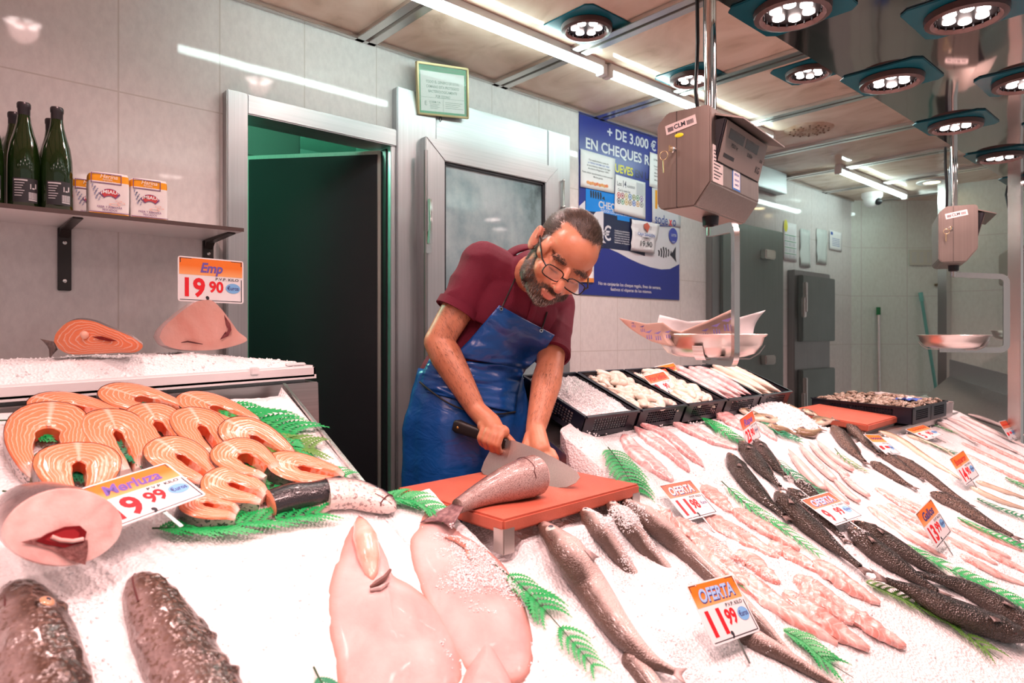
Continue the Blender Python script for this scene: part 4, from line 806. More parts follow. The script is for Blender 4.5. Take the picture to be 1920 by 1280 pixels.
# right end worktop ------------------------------------------------------
wkt = thing('steel_worktop', (5, 1, 0), 'stainless worktop with a raised back at the far right end', 'worktop')
wl, wr = at(1735, 742, 4.45), at(1908, 868, 3.45); bl_, br_ = at(1780, 705, 5.35), at(1912, 748, 4.6)
m = M().prism([wl, wr, br_, bl_], (0, 0, -.02)); m.build('top', CST, wkt)
d_ = (br_-bl_); up_ = Vector((0, 0, .15)); nb = d_.cross(UP).normalized()
m = M().hexa([bl_, br_, br_-nb*.015, bl_-nb*.015, bl_+up_*.9, br_+up_, br_-nb*.015+up_, bl_-nb*.015+up_*.9]); m.build('backsplash', STEELX, wkt)
lipd = (wr-wl); nl = lipd.cross(UP).normalized()
m = M().hexa([wl+nl*.05-UP*.03, wr+nl*.05-UP*.03, wr, wl, wl+nl*.05-UP*.012, wr+nl*.05-UP*.012, wr+UP*.012, wl+UP*.012]); m.build('front_lip', POLR, wkt, bevel=.003)
m = M()
for p in (wl, wr, br_, bl_): m.box((p.x-.02, p.y-.02, 0), (p.x+.02, p.y+.02, p.z-.015))
m.build('support', DSTEEL, wkt)
# ================================================================== fish and ferns
def st_nodes(t):
    a = nd(t, 'ShaderNodeAttribute'); a.attribute_name = 'st'; s = nd(t, 'ShaderNodeSeparateXYZ'); t.links.new(a.outputs['Vector'], s.inputs[0]); return s
def fish_mat(name, back, side, belly, speck=None, scale=240, rough=.24, mott=.35, ns=40, bstr=.35, coat=.3, spec=.5, stops=(.12, .45, .78), bd=.002):
    m, t, b = nt(name); s = st_nodes(t)
    n = nd(t, 'ShaderNodeTexNoise'); n.inputs['Scale'].default_value = ns; n.inputs['Detail'].default_value = 6; t.links.new(coords(t), n.inputs['Vector'])
    ma = nd(t, 'ShaderNodeMath', operation='MULTIPLY_ADD'); ma.inputs[1].default_value = mott; t.links.new(n.outputs[0], ma.inputs[0])
    su = nd(t, 'ShaderNodeMath', operation='SUBTRACT'); su.inputs[1].default_value = mott/2; t.links.new(s.outputs['Y'], su.inputs[0]); t.links.new(su.outputs[0], ma.inputs[2])
    c = ramp(t, ma.outputs[0], [(stops[0], belly), (stops[1], side), (stops[2], back)])
    if speck:
        n3 = nd(t, 'ShaderNodeTexNoise'); n3.inputs['Scale'].default_value = ns*6; t.links.new(coords(t), n3.inputs['Vector'])
        f = ramp(t, n3.outputs[0], [(.54, (0, 0, 0)), (.62, (1, 1, 1))]); mx = nd(t, 'ShaderNodeMixRGB'); t.links.new(f, mx.inputs[0]); t.links.new(c, mx.inputs[1]); mx.inputs[2].default_value = rgba(speck); c = mx.outputs[0]
    t.links.new(c, b.inputs['Base Color']); b.inputs['Roughness'].default_value = rough; b.inputs['Coat Weight'].default_value = coat; b.inputs['Coat Roughness'].default_value = .12; b.inputs['Specular IOR Level'].default_value = spec
    v = nd(t, 'ShaderNodeTexVoronoi'); v.inputs['Scale'].default_value = scale; t.links.new(coords(t), v.inputs['Vector'])
    n4 = nd(t, 'ShaderNodeTexNoise'); n4.inputs['Scale'].default_value = 35; t.links.new(coords(t), n4.inputs['Vector'])
    ad = nd(t, 'ShaderNodeMath', operation='MULTIPLY_ADD'); ad.inputs[1].default_value = 1.5; t.links.new(n4.outputs[0], ad.inputs[0]); t.links.new(v.outputs[0], ad.inputs[2]); bump(t, b, ad.outputs[0], bstr, bd); return m
FM_BASS = fish_mat('sea_bass_skin', (.004, .003, .0025), (.014, .010, .007), (.06, .042, .033), scale=210, rough=.17, bstr=1, coat=0, spec=.5, bd=.0045)
FM_HAKE = fish_mat('hake_skin', (.105, .066, .052), (.56, .44, .405), (.70, .58, .545), scale=300, ns=30, mott=.35, bstr=.8, stops=(.12, .60, .84))
FM_TROUT = fish_mat('meagre_skin', (.010, .007, .006), (.038, .025, .019), (.18, .125, .10), speck=(.010, .006, .006), scale=210, bstr=1, coat=0, spec=.5, rough=.17, bd=.004)
FM_SILV = fish_mat('mackerel_skin', (.10, .07, .07), (.46, .36, .34), (.72, .62, .60), scale=300)
FM_SOLE = fish_mat('bream_skin', (.16, .10, .05), (.32, .22, .12), (.70, .58, .46), scale=260)
FM_SALM = fish_mat('salmon_skin', (.012, .012, .016), (.05, .045, .05), (.60, .50, .48), scale=260, ns=24, mott=.25)
FM_SALH = fish_mat('salmon_head_skin', (.10, .08, .085), (.74, .60, .56), (.82, .70, .66), speck=(.36, .29, .28), scale=260, ns=22, mott=.35, stops=(.12, .55, .80))
FM_HEAD = fish_mat('big_head_skin', (.030, .016, .011), (.075, .042, .030), (.26, .19, .18), speck=(.15, .095, .075), scale=120, ns=22, mott=.6, bstr=.7)
FM_TAIL = fish_mat('fish_tail_skin', (.10, .055, .055), (.27, .17, .155), (.50, .37, .34), speck=(.16, .09, .09), scale=300, ns=90, mott=.8)
FIN = mat('fin_membrane', (.12, .085, .08), .4, col2=(.24, .18, .16), ns=80); FINP = mat('fin_pale', (.55, .42, .40), .4, col2=(.40, .28, .27), ns=80)
EYEW = mat('eye_ring', (.62, .55, .50), .1, coat=1); EYEG = mat('eye_amber', (.60, .32, .18), .1, coat=1); EYEB = mat('eye_pupil', (.012, .02, .045), .06, coat=1); MOUTHD = mat('mouth_dark', (.10, .03, .03), .4)
PROF = {'bass': [(0, .10), (.03, .36), (.08, .60), (.16, .84), (.26, .97), (.38, 1), (.55, .90), (.7, .66), (.82, .42), (.92, .29), (1, .27)],
        'hake': [(0, .12), (.03, .36), (.08, .58), (.15, .80), (.23, .98), (.32, 1), (.48, .88), (.65, .66), (.8, .46), (.92, .28), (1, .20)],
        'eel': [(0, .2), (.05, .7), (.12, 1), (.4, 1), (.7, .8), (.9, .5), (1, .15)], 'head': [(0, .12), (.05, .40), (.14, .62), (.3, .80), (.5, .92), (.75, 1), (1, 1)],
        'tube': [(0, .06), (.08, .35), (.25, .75), (.5, 1), (.8, .95), (.95, .8), (1, .5)], 'fil': [(0, .25), (.06, .65), (.2, .95), (.45, 1), (.7, .8), (.9, .5), (1, .18)],
        'stub': [(0, .95), (.3, 1), (1, .9)], 'leaf': [(0, .12), (.1, .6), (.35, 1), (.65, .9), (.9, .5), (1, .1)]}
def interp(tab, t):
    for (a, b), (c, d) in zip(tab, tab[1:]):
        if t <= c: k = (t-a)/(c-a); return b+(d-b)*k
    return tab[-1][1]
def catmull(P, n):
    P = [P[0]*2-P[1]]+list(P)+[P[-1]*2-P[-2]]; out = []
    for i in range(n+1):
        k = i/n*(len(P)-3); j = min(int(k), len(P)-4); f = k-j; a, b, c, d = P[j:j+4]
        out.append(.5*((2*b)+(c-a)*f+(2*a-5*b+4*c-d)*f*f+(3*b-3*c+d-a)*f**3))
    return out
class Loft:
    """a body swept along a spine lying on the slope: T along, L across the slope, N out of it"""
    def __init__(s, spine, w, h, prof, n=36, na=18, flip=1, upright=False, ragged=0, N=None, gill=0, seed=0, flat=1):
        s.P = catmull([Vector(p) for p in spine], n); s.n = n; s.w = w; s.h = h; s.prof = PROF[prof]; s.flip = flip; s.up = upright; N0 = N or INORM
        s.T = [(s.P[min(i+1, n)]-s.P[max(i-1, 0)]).normalized() for i in range(n+1)]; s.L = [N0.cross(t).normalized() for t in s.T]; s.N = [t.cross(l).normalized() for t, l in zip(s.T, s.L)]
        s.rings = []; s.st = []
        for i in range(n+1):
            t = i/n; k = interp(s.prof, t); g = 1
            if gill and t < gill: g = 1+.07*math.exp(-((t-gill)/.035)**2)
            r = []
            for j in range(na):
                a = 2*math.pi*j/na; ca, sa = math.cos(a), math.sin(a); q = 1+(ragged*noise.noise(Vector((t*9+seed, ca*2+seed, sa*2))) if ragged else 0)
                r.append(s.P[i]+s.L[i]*(ca*w*k*g*q)+s.N[i]*(sa*h*(k if flat == 1 else k**flat)*g*(1+ragged*.8*noise.noise(Vector((t*14, ca*3, seed))) if ragged else g)))
                dd = sa if upright else ca*flip; s.st.append((t, dd*.5+.5, 0))
            s.rings.append(r)
    def pt(s, t, l, n): # l, n in units of local half width / height
        i = min(s.n, max(0, int(round(t*s.n)))); k = interp(s.prof, t); return s.P[i]+s.L[i]*(l*s.flip*s.w*k)+s.N[i]*(n*s.h*k)
    def ax(s, t): i = min(s.n, max(0, int(round(t*s.n)))); return s.T[i], s.L[i]*s.flip, s.N[i]
def fin_fan(m, base_a, base_b, tip_dir, length, fork=.35, n=9, lift=Vector((0, 0, 0)), thick=.0016):
    A = []; B = []
    for i in range(n):
        f = i/(n-1); p = base_a.lerp(base_b, f); o = abs(f-.5)*2; side = (base_b-base_a)*(f-.5)*1.5
        A.append(p); B.append(p+(tip_dir*(length*(1-fork*(1-o**1.3)))+side)+lift*(o+noise.noise(p*40)*.3)+Vector((0, 0, .0012*(i % 2))))
    mid = [a.lerp(b, .5)+Vector((0, 0, .0010*(i % 2))) for i, (a, b) in enumerate(zip(A, B))]
    m.grid([A, mid, B])
def fish(label, px, w, prof, mt, group, flip=1, ratio=.62, lift=.45, upright=False, cat='fish', name='whole_fish', parts='etdpm', eye=(.10, .22, .008), eyemat=None, gill=.2, fins=None, tail=.9, n=36, mlen=1, dz=None, N=None, pts=None):
    h = w*ratio; sp = pts or [ice(u, v, w*ratio*lift+(dz[i] if dz else 0)) for i, (u, v) in enumerate(px)]
    L = Loft(sp, w, h, prof, n=n, flip=flip, upright=upright, gill=gill, N=N); r0 = thing(name, L.P[L.n//2]-L.N[L.n//2]*h, label, cat, group); fins = fins or FIN
    m = M(); m.rings(L.rings, st=L.st); m.build('body', mt, r0, smooth=70, norm=False)
    if 'e' in parts:
        te, le, re = eye; ks = [(1, le, .93)] if not upright else [(1, .80, .55), (-1, .80, .55)]
        for sg, l, q in ks:
            p = L.pt(te, l*sg, q if not upright else q); T, La, Nn = L.ax(te); out = (Nn*.9+La*.25).normalized() if not upright else (La*sg*.8+Nn*.6).normalized()
            fr_ = frame(p, T, out.cross(T)).to_3x3()
            m = M().ball(p-out*re*.25, (re, re, re*.62), 10, ax=fr_); e = m.build('eye', eyemat or EYEW, r0); m = M().ball(p+out*re*.16, (re*.52, re*.52, re*.30), 8, ax=fr_); m.build('pupil', EYEB, e)
    if 't' in parts:
        T, La, Nn = L.ax(1.0); e = L.P[-1]; kw = w*interp(L.prof, 1)
        m = M(); fin_fan(m, e+La*kw, e-La*kw, T, w*tail, lift=Nn*w*.05); m.build('tail_fin', fins, r0, solid=.0016, norm=False)
    if 'd' in parts and not upright:
        m = M(); A = []; B = []
        for i in range(16):
            f = i/15; t = .30+.42*f; A.append(L.pt(t, .93, .1)); k = math.sin(f*2.9+.2)**.6*w*.30*(1+.15*(i % 2)); T, La, Nn = L.ax(t); B.append(A[-1]+La*k+T*k*.5+Nn*.001)
        m.grid([A, B]); m.build('dorsal_fin', fins, r0, solid=.0014, norm=False)
    if 'p' in parts:
        T, La, Nn = L.ax(.27); a = L.pt(.24, -.35, .93); m = M(); fin_fan(m, a+La*w*.10, a-La*w*.12, (T-La*.35).normalized(), w*.75, fork=.1, lift=Nn*w*.03); m.v = [v+Nn*.002 for v in m.v]; m.build('pectoral_fin', fins, r0, solid=.0012, norm=False)
    if 'm' in parts and not upright:
        m = M().tube([L.pt(t*mlen, -.12-.3*t-.1*(mlen > 1), .98 if mlen == 1 else .97) for t in (.0, .02, .045, .07, .085)], w*.022, 6); m.build('mouth', MOUTHD, r0)
    if 'g' in parts:
        m = M(); P = []
        for i in range(11):
            a = -1.0+2.0*i/10; tt = .205-.03*abs(a)**2; P.append(L.pt(tt, a*.85, math.sqrt(max(.05, 1-(a*.85)**2))*1.04))
        m.tube(P, w*.035, 6); m.build('gill_edge', MOUTHD, r0)
    return r0
# ---- hake row ---------------------------------------------------------
G = 'whole hake on ice'
fish('large whole hake uncovered on the ice in front of the board, snout up', [(1010, 977), (1062, 1032), (1108, 1100), (1158, 1175), (1212, 1232), (1262, 1258)], .045, 'hake', FM_HAKE, G, flip=-1, ratio=.75, lift=.62, eye=(.105, .40, .0135), tail=.6, fins=FINP, parts='etpmg')
fish('hake mostly buried in ice, red eyed, next to the large uncovered hake', [(1088, 952), (1118, 985), (1150, 1027), (1205, 1100), (1290, 1190)], .031, 'hake', FM_HAKE, G, flip=-1, ratio=.7, lift=-.12, eye=(.11, .35, .0095), parts='emg', dz=[.022, .016, .004, -.022, -.04], fins=FINP)
fish('hake half sunk in ice, third from the cutting board corner', [(1137, 937), (1172, 975), (1207, 1022), (1252, 1068), (1350, 1160)], .034, 'hake', FM_HAKE, G, flip=-1, ratio=.7, lift=-.02, eye=(.11, .35, .0095), parts='emg', dz=[.022, .016, .006, -.012, -.04], fins=FINP)
fish('long hake lying beside the green fern divider and under the front price card', [(1165, 937), (1210, 968), (1275, 1023), (1350, 1092), (1425, 1165), (1478, 1222)], .037, 'hake', FM_HAKE, G, flip=-1, ratio=.75, lift=.42, eye=(.085, .35, .0095), parts='etmg', fins=FINP)
fish('hake tail end crossing the ice behind the front price card', [(1300, 1120), (1390, 1185), (1470, 1228), (1590, 1300)], .032, 'hake', FM_HAKE, G, flip=-1, ratio=.7, lift=.34, parts='', dz=[-.03, -.004, .004, 0])
fish('hake cut by the bottom edge of the photo below the large uncovered hake', [(1172, 1222), (1200, 1255), (1240, 1310), (1270, 1350)], .024, 'eel', FM_HAKE, G, flip=-1, ratio=.7, lift=.3, parts='')
# ---- sea bass ----------------------------------------------------------
G = 'dark sea bass on ice'; SB = [
 ([(1366, 849), (1395, 893), (1428, 930), (1470, 966)], .030, 1, 'long dark sea bass nearest the fern divider, head by the red price card'),
 ([(1389, 827), (1410, 855), (1435, 884), (1462, 912)], .029, 1, 'dark sea bass in the middle of the three heads below the red price card'),
 ([(1416, 823), (1432, 848), (1450, 870), (1472, 890)], .026, 1, 'dark sea bass farthest of the three heads below the red price card'),
 ([(1455, 922), (1490, 960), (1545, 1008), (1612, 1062)], .033, 1, 'longest dark sea bass lying in front of the 9,99 price card'),
 ([(1476, 915), (1505, 940), (1545, 975), (1580, 1008)], .026, 1, 'dark sea bass tucked behind the 9,99 price card'),
 ([(1490, 900), (1510, 915), (1530, 932), (1560, 955)], .022, 1, 'small dark sea bass head peeping out above the 9,99 price card'),
 ([(1590, 988), (1640, 1030), (1695, 1068), (1757, 1108)], .034, 1, 'dark sea bass with its head touching the lower corner of the 9,99 card'),
 ([(1602, 977), (1655, 1010), (1720, 1050), (1795, 1095)], .030, 1, 'dark sea bass lying along the fern, head behind the 9,99 card'),
 ([(1940, 1196), (1860, 1172), (1775, 1140), (1712, 1108), (1662, 1088)], .036, -1, 'dark sea bass pointing its tail at the yellowish fern, head out of frame'),
 ([(1950, 1190), (1880, 1142), (1800, 1098), (1722, 1076)], .034, -1, 'dark sea bass behind the one at the yellowish fern, tail tucked under its neighbour')]
for i, (px, w, fl, lb) in enumerate(SB):
    fish(lb, px, w*1.22, 'bass', FM_BASS, G, flip=fl, ratio=.72, lift=.62 if i not in (4, 5) else .3, parts='etdpmg', eye=(.085, -.1, w*.17), eyemat=EYEG, dz=[.012]*4+[.012] if i == 8 else None)
for i, (px, w, lb) in enumerate([
 ([(1562, 798), (1580, 822), (1600, 845), (1621, 865)], .031, 'brown grey fish in front of the far red board, left of a pair'), ([(1589, 795), (1607, 812), (1625, 830), (1645, 848)], .026, 'brown grey fish half behind the orange card, right of a pair'),
 ([(1632, 865), (1655, 880), (1682, 897), (1710, 912)], .024, 'brown grey fish, lowest of three under the orange card'), ([(1648, 848), (1672, 862), (1698, 878), (1725, 894)], .024, 'brown grey fish in the middle of three under the orange card'),
 ([(1682, 854), (1722, 882), (1765, 912), (1815, 944)], .025, 'long brown grey fish, highest of three under the orange card'), ([(1744, 923), (1790, 945), (1840, 973), (1898, 1004)], .032, 'brown grey fish alone on the ice beside the handwritten 13,99 card')]):
    fish(lb, px, w*1.2, 'bass', FM_TROUT, 'brown grey fish on ice', flip=1, ratio=.7, lift=.5, parts='etdmg', eye=(.08, .22, w*.16), eyemat=EYEG)
for i, (px, w, lb) in enumerate([
 ([(1758, 791), (1780, 803), (1803, 815), (1828, 830)], .026, 'dark backed silver fish nearest the clam crate'), ([(1775, 783), (1810, 800), (1850, 822), (1900, 845)], .026, 'silver fish behind the dark backed one at the far right'),
 ([(1800, 780), (1835, 796), (1875, 815), (1925, 838)], .026, 'silver fish in the middle of the far right bunch'), ([(1815, 776), (1850, 788), (1890, 803), (1935, 822)], .024, 'silver fish along the steel lip at the far right'),
 ([(1830, 812), (1860, 826), (1890, 840), (1925, 857)], .022, 'silver fish lying lowest of the far right bunch')]):
    fish(lb, px, w, 'hake', FM_SILV, 'silver fish at the far right', flip=1, ratio=.6, lift=.5, parts='etd', eye=(.08, .2, .004), fins=FINP)
for i, (px, w, fl, lb) in enumerate([
 ([(1408, 783), (1435, 784), (1462, 788), (1484, 800)], .036, 1, 'golden brown bream at the edge of the ice heap behind the red card'), ([(1490, 806), (1503, 810), (1520, 811), (1538, 805)], .034, -1, 'golden brown bream lying under the ice heap, belly up front'),
 ([(1527, 792), (1538, 789), (1550, 787), (1562, 786)], .034, 1, 'pale bellied bream against the far red board foot'), ([(1505, 770), (1515, 772), (1526, 776), (1536, 782)], .028, 1, 'small bream between the ice heap and the far red board'),
 ([(1447, 768), (1462, 763), (1480, 762), (1500, 768)], .034, 1, 'golden brown bream at the top of the ice heap'), ([(1385, 768), (1400, 772), (1420, 778), (1440, 790)], .028, 1, 'grey bream beside the pink monkfish piece'), ([(1440, 800), (1455, 803), (1475, 806), (1492, 814)], .03, -1, 'brown bream lying above the dark fern')]):
    fish(lb, px, w, 'bass', FM_SOLE, 'bream around the ice heap', flip=fl, ratio=.45, lift=.6, parts='etdp', eye=(.09, .2, .005), tail=.7)
# eels: brown strips with pale bellies
for px, w, lb in (([(1647, 808), (1690, 826), (1740, 860), (1802, 898)], .020, 'brown conger eel strip edging a pale belly behind the orange card'), ([(1700, 815), (1735, 828), (1770, 843), (1800, 862)], .014, 'brown conger eel strip nearest the 5,90 card'),
                  ([(1818, 912), (1850, 928), (1885, 942), (1930, 956)], .016, 'brown conger eel strip, lower of two at the right edge'), ([(1830, 902), (1860, 913), (1890, 923), (1930, 936)], .015, 'brown conger eel strip, upper of two at the right edge')):
    fish(lb, px, w, 'eel', FM_SOLE, 'conger eel strips', ratio=.7, lift=.5, parts='d', n=30)
# ---- pink fillets and squid ----------------------------------------------
def flesh_mat(name, c1, c2, c3, ns=26, rough=.26, stretch=(1, 1, 1), sss=.15, chev=0):
    m, t, b = nt(name); s = st_nodes(t); n = nd(t, 'ShaderNodeTexNoise'); n.inputs['Scale'].default_value = ns; n.inputs['Detail'].default_value = 7; n.inputs['Distortion'].default_value = .6
    t.links.new(coords(t, 'Object', stretch), n.inputs['Vector']); fc = ramp(t, n.outputs[0], [(.30, c1), (.5, c2), (.72, c3)])
    if chev:
        y1 = nd(t, 'ShaderNodeMath', operation='SUBTRACT'); y1.inputs[1].default_value = .5; t.links.new(s.outputs['Y'], y1.inputs[0]); y2 = nd(t, 'ShaderNodeMath', operation='ABSOLUTE'); t.links.new(y1.outputs[0], y2.inputs[0])
        y3 = nd(t, 'ShaderNodeMath', operation='MULTIPLY_ADD'); y3.inputs[1].default_value = -16; t.links.new(y2.outputs[0], y3.inputs[0]); y4 = nd(t, 'ShaderNodeMath', operation='MULTIPLY_ADD'); y4.inputs[1].default_value = chev; t.links.new(s.outputs['X'], y4.inputs[0]); t.links.new(y3.outputs[0], y4.inputs[2])
        y5 = nd(t, 'ShaderNodeMath', operation='MULTIPLY_ADD'); y5.inputs[1].default_value = 6; t.links.new(n.outputs[0], y5.inputs[0]); t.links.new(y4.outputs[0], y5.inputs[2]); y6 = nd(t, 'ShaderNodeMath', operation='SINE'); t.links.new(y5.outputs[0], y6.inputs[0])
        ff = ramp(t, y6.outputs[0], [(.6, (0, 0, 0)), (1, (.55, .55, .55))]); mm = nd(t, 'ShaderNodeMixRGB'); t.links.new(ff, mm.inputs[0]); t.links.new(fc, mm.inputs[1]); mm.inputs[2].default_value = rgba(c3); fc = mm.outputs[0]
    t.links.new(fc, b.inputs['Base Color'])
    b.inputs['Roughness'].default_value = rough; b.inputs['Coat Weight'].default_value = .35; b.inputs['Coat Roughness'].default_value = .1; b.inputs['Subsurface Weight'].default_value = sss; b.inputs['Subsurface Radius'].default_value = (.010, .004, .003); b.inputs['Subsurface Scale'].default_value = 1
    n4 = nd(t, 'ShaderNodeTexNoise'); n4.inputs['Scale'].default_value = 45; n4.inputs['Detail'].default_value = 4; t.links.new(coords(t), n4.inputs['Vector']); bump(t, b, n4.outputs[0], .5, .004); return m
PINK = flesh_mat('pink_fillet', (.62, .20, .16), (.74, .36, .32), (.84, .62, .58), chev=70); MONK = flesh_mat('monkfish_fillet', (.66, .25, .25), (.76, .42, .41), (.86, .70, .68), chev=90); PALE = flesh_mat('pale_squid', (.70, .36, .33), (.78, .48, .45), (.82, .62, .59), ns=14)
SKATE = flesh_mat('pale_skate', (.55, .29, .275), (.61, .365, .35), (.67, .47, .455), ns=9, rough=.46, sss=0); CUTT = mat('cuttlefish_white', (.72, .58, .48), .25, coat=.4, sss=.2, col2=(.80, .70, .62), ns=20); SQP = flesh_mat('pink_squid', (.62, .33, .34), (.74, .48, .48), (.82, .66, .66), ns=40); MEGR = flesh_mat('megrim_fillet', (.66, .28, .24), (.78, .46, .42), (.86, .66, .62), ns=30, chev=60)
def fillet(label, px, w, mt, group, name='fish_fillet', cat='fillet', prof='fil', h=.011, lift=.35, seed=0, rag=.22, groove=True, flip=1):
    sp = [ice(u, v, h*lift) for u, v in px]; L = Loft(sp, w, h, prof, n=30, na=16, ragged=rag, seed=seed, flip=flip, flat=.45)
    for i, r in enumerate(L.rings):      # flat top and thin rims like a cut fillet
        k = interp(L.prof, i/L.n)
        for j in range(16):
            a = 2*math.pi*j/16; sa = math.sin(a); r[j] = r[j]+L.N[i]*(h*k**.45*(math.copysign(abs(sa)**.45, sa)-sa)*.9+.35*h*noise.noise(Vector((i*.22+seed, math.cos(a)*1.5, seed))))
    if groove:
        for i, r in enumerate(L.rings):
            for j, p in enumerate(r):
                a = 2*math.pi*j/16
                if abs(math.cos(a)) < .25 and math.sin(a) > 0: r[j] = p-L.N[i]*h*.38
    m = M(); m.rings(L.rings, st=L.st)
    return m.build(name, mt, smooth=70, norm=False, label=label, cat=cat, group=group)
G = 'monkfish fillets'
for i, (px, w, lb) in enumerate([([(1168, 815), (1195, 848), (1232, 880), (1262, 902)], .034, 'pink monkfish fillet nearest the cutting board'), ([(1190, 800), (1225, 826), (1258, 850), (1292, 884)], .030, 'pink monkfish fillet, long one in the middle of the bunch'), ([(1200, 795), (1250, 815), (1290, 850), (1318, 874)], .024, 'pink monkfish fillet, thin one with ribbed grain'),
    ([(1262, 793), (1300, 808), (1340, 826), (1382, 842)], .030, 'pink monkfish fillet lying towards the red price card'), ([(1332, 768), (1355, 778), (1375, 792), (1392, 806)], .040, 'thick pink monkfish piece below the squid crates'), ([(1402, 790), (1425, 800), (1440, 812), (1456, 826)], .024, 'small pink monkfish piece behind the red price card')]):
    fillet(lb, px, w*1.35, MONK, G, h=.012, seed=i*3.1, prof='leaf')
G = 'hake fillets'
FF = [([(1318, 910), (1338, 928), (1355, 945), (1376, 962)], .030, 'uppermost pink hake fillet right of the 11,98 card'), ([(1225, 950), (1245, 968), (1265, 985), (1285, 998)], .030, 'pink hake fillet poking out left of the 11,98 card'), ([(1265, 975), (1300, 1000), (1340, 1025), (1385, 1050)], .034, 'icy pink hake fillet below the 11,98 card'),
 ([(1320, 965), (1360, 990), (1410, 1018), (1460, 1045)], .036, 'icy pink hake fillet in the middle of the column'), ([(1375, 955), (1410, 975), (1450, 1000), (1500, 1030)], .030, 'icy pink hake fillet close to the fern with dark stem'), ([(1300, 1005), (1340, 1040), (1370, 1070), (1400, 1100)], .030, 'icy pink hake fillet beside the green divider'),
 ([(1378, 1040), (1405, 1050), (1432, 1072), (1462, 1095)], .030, 'folded pink hake fillet with an orange edge'), ([(1374, 1062), (1420, 1105), (1480, 1150), (1570, 1206)], .032, 'longest pink hake fillet running down beside the 11,99 card'), ([(1468, 1110), (1520, 1145), (1570, 1180), (1630, 1218)], .034, 'pink hake fillet at the bottom middle of the column'),
 ([(1490, 1080), (1520, 1100), (1555, 1122), (1592, 1142)], .036, 'pink hake fillet in the middle of the lower bunch'), ([(1522, 1052), (1560, 1075), (1605, 1105), (1650, 1132)], .032, 'pink hake fillet nearest the sea bass row'), ([(1580, 1136), (1615, 1162), (1655, 1188), (1698, 1213)], .028, 'thin pink hake fillet reaching lowest towards the yellowish fern'),
 ([(1440, 1020), (1470, 1035), (1500, 1050), (1535, 1072)], .028, 'short pink hake fillet at the top of the lower bunch'), ([(1500, 1110), (1530, 1125), (1560, 1145), (1600, 1170)], .026, 'short pink hake fillet overlapping the lower bunch')]
for i, (px, w, lb) in enumerate(FF): fillet(lb, px, w*1.25, PINK, G, h=.010, seed=i*2.3+20, lift=.2+.4*(i % 3), rag=.34)
G = 'slim pale squid tubes'
for i, (px, w, lb) in enumerate([([(1478, 841), (1498, 868), (1518, 892), (1545, 918)], .024, 'slim pale squid tube nearest the sea bass row'), ([(1498, 831), (1518, 855), (1540, 876), (1566, 900)], .021, 'slim pale squid tube, second from the sea bass row'), ([(1516, 826), (1535, 848), (1560, 870), (1590, 892)], .019, 'slim pale squid tube, third from the sea bass row'),
  ([(1531, 824), (1548, 842), (1570, 862), (1600, 882)], .018, 'slim pale squid tube, farthest of the upper four'), ([(1544, 898), (1556, 914), (1570, 928), (1590, 945)], .017, 'short squid tube, lower left of three'), ([(1561, 895), (1576, 910), (1592, 926), (1612, 940)], .016, 'short squid tube, middle of the lower three'), ([(1571, 881), (1588, 898), (1606, 914), (1630, 930)], .016, 'short squid tube, farthest of the lower three')]):
    sp = [ice(u, v, .012) for u, v in px]; L = Loft(sp, w, w*.62, 'tube', n=24, na=16); t_ = thing('squid_tube', L.P[12]-L.N[12]*w*.6, lb, 'squid', G)
    m = M(); m.rings(L.rings, st=L.st); m.build('mantle', PALE, t_, smooth=80, norm=False)
    m = M(); a = L.pt(.10, .2, .3); 
    for sg in (-1, 1): m.add([L.pt(.06, .3*sg, .4), L.pt(.30, 1.25*sg, .1), L.pt(.42, .8*sg, .3), L.pt(.25, .4*sg, .75)], [(0, 1, 2, 3)])
    m.build('fin', PALE, t_, norm=False, solid=.002)
G = 'megrim fillets'; rg = random.Random(5); k = 0
MG = [[(1628, 950), (1665, 978), (1710, 1010), (1775, 1046)], [(1644, 946), (1680, 968), (1715, 990), (1750, 1010)], [(1664, 944), (1692, 960), (1722, 978), (1752, 996)], [(1690, 935), (1715, 948), (1735, 960), (1760, 975)], [(1640, 915), (1668, 930), (1695, 948), (1722, 962)], [(1765, 1005), (1795, 1020), (1830, 1038), (1870, 1058)],
      [(1780, 990), (1815, 1008), (1850, 1025), (1895, 1046)], [(1795, 975), (1830, 992), (1870, 1012), (1915, 1032)], [(1560, 958), (1590, 970), (1615, 985), (1640, 1000)], [(1800, 1040), (1835, 1058), (1875, 1078), (1925, 1098)], [(1850, 1035), (1880, 1050), (1905, 1062), (1935, 1078)]]
WH = ['lowest long one left of the 13,99 card', 'second long one left of the 13,99 card', 'third one left of the 13,99 card', 'behind the upper corner of the 13,99 card', 'short one above the others near the brown fish', 'just right of the foot of the 13,99 card', 'second right of the 13,99 card', 'third right of the 13,99 card, near the fern', 'short one above the dark sea bass', 'lowest one at the right edge, above the fern', 'right edge, between two others']
for px, wl_ in zip(MG, WH): fillet('thin pink megrim fillet, '+wl_, px, .026, MEGR, G, h=.007, seed=k*1.7+50); k += 1
G = 'red mullet fillets'
for i in range(12):
    u, v = 1795+(i % 4)*30+8*(i//4), 808+(i//4)*22+(i % 4)*14
    fillet('thin pink red mullet fillet in the far right rows', [(u, v), (u+20, v+10), (u+42, v+21), (u+66, v+33)], .017, MEGR, G, h=.008, seed=80+i)
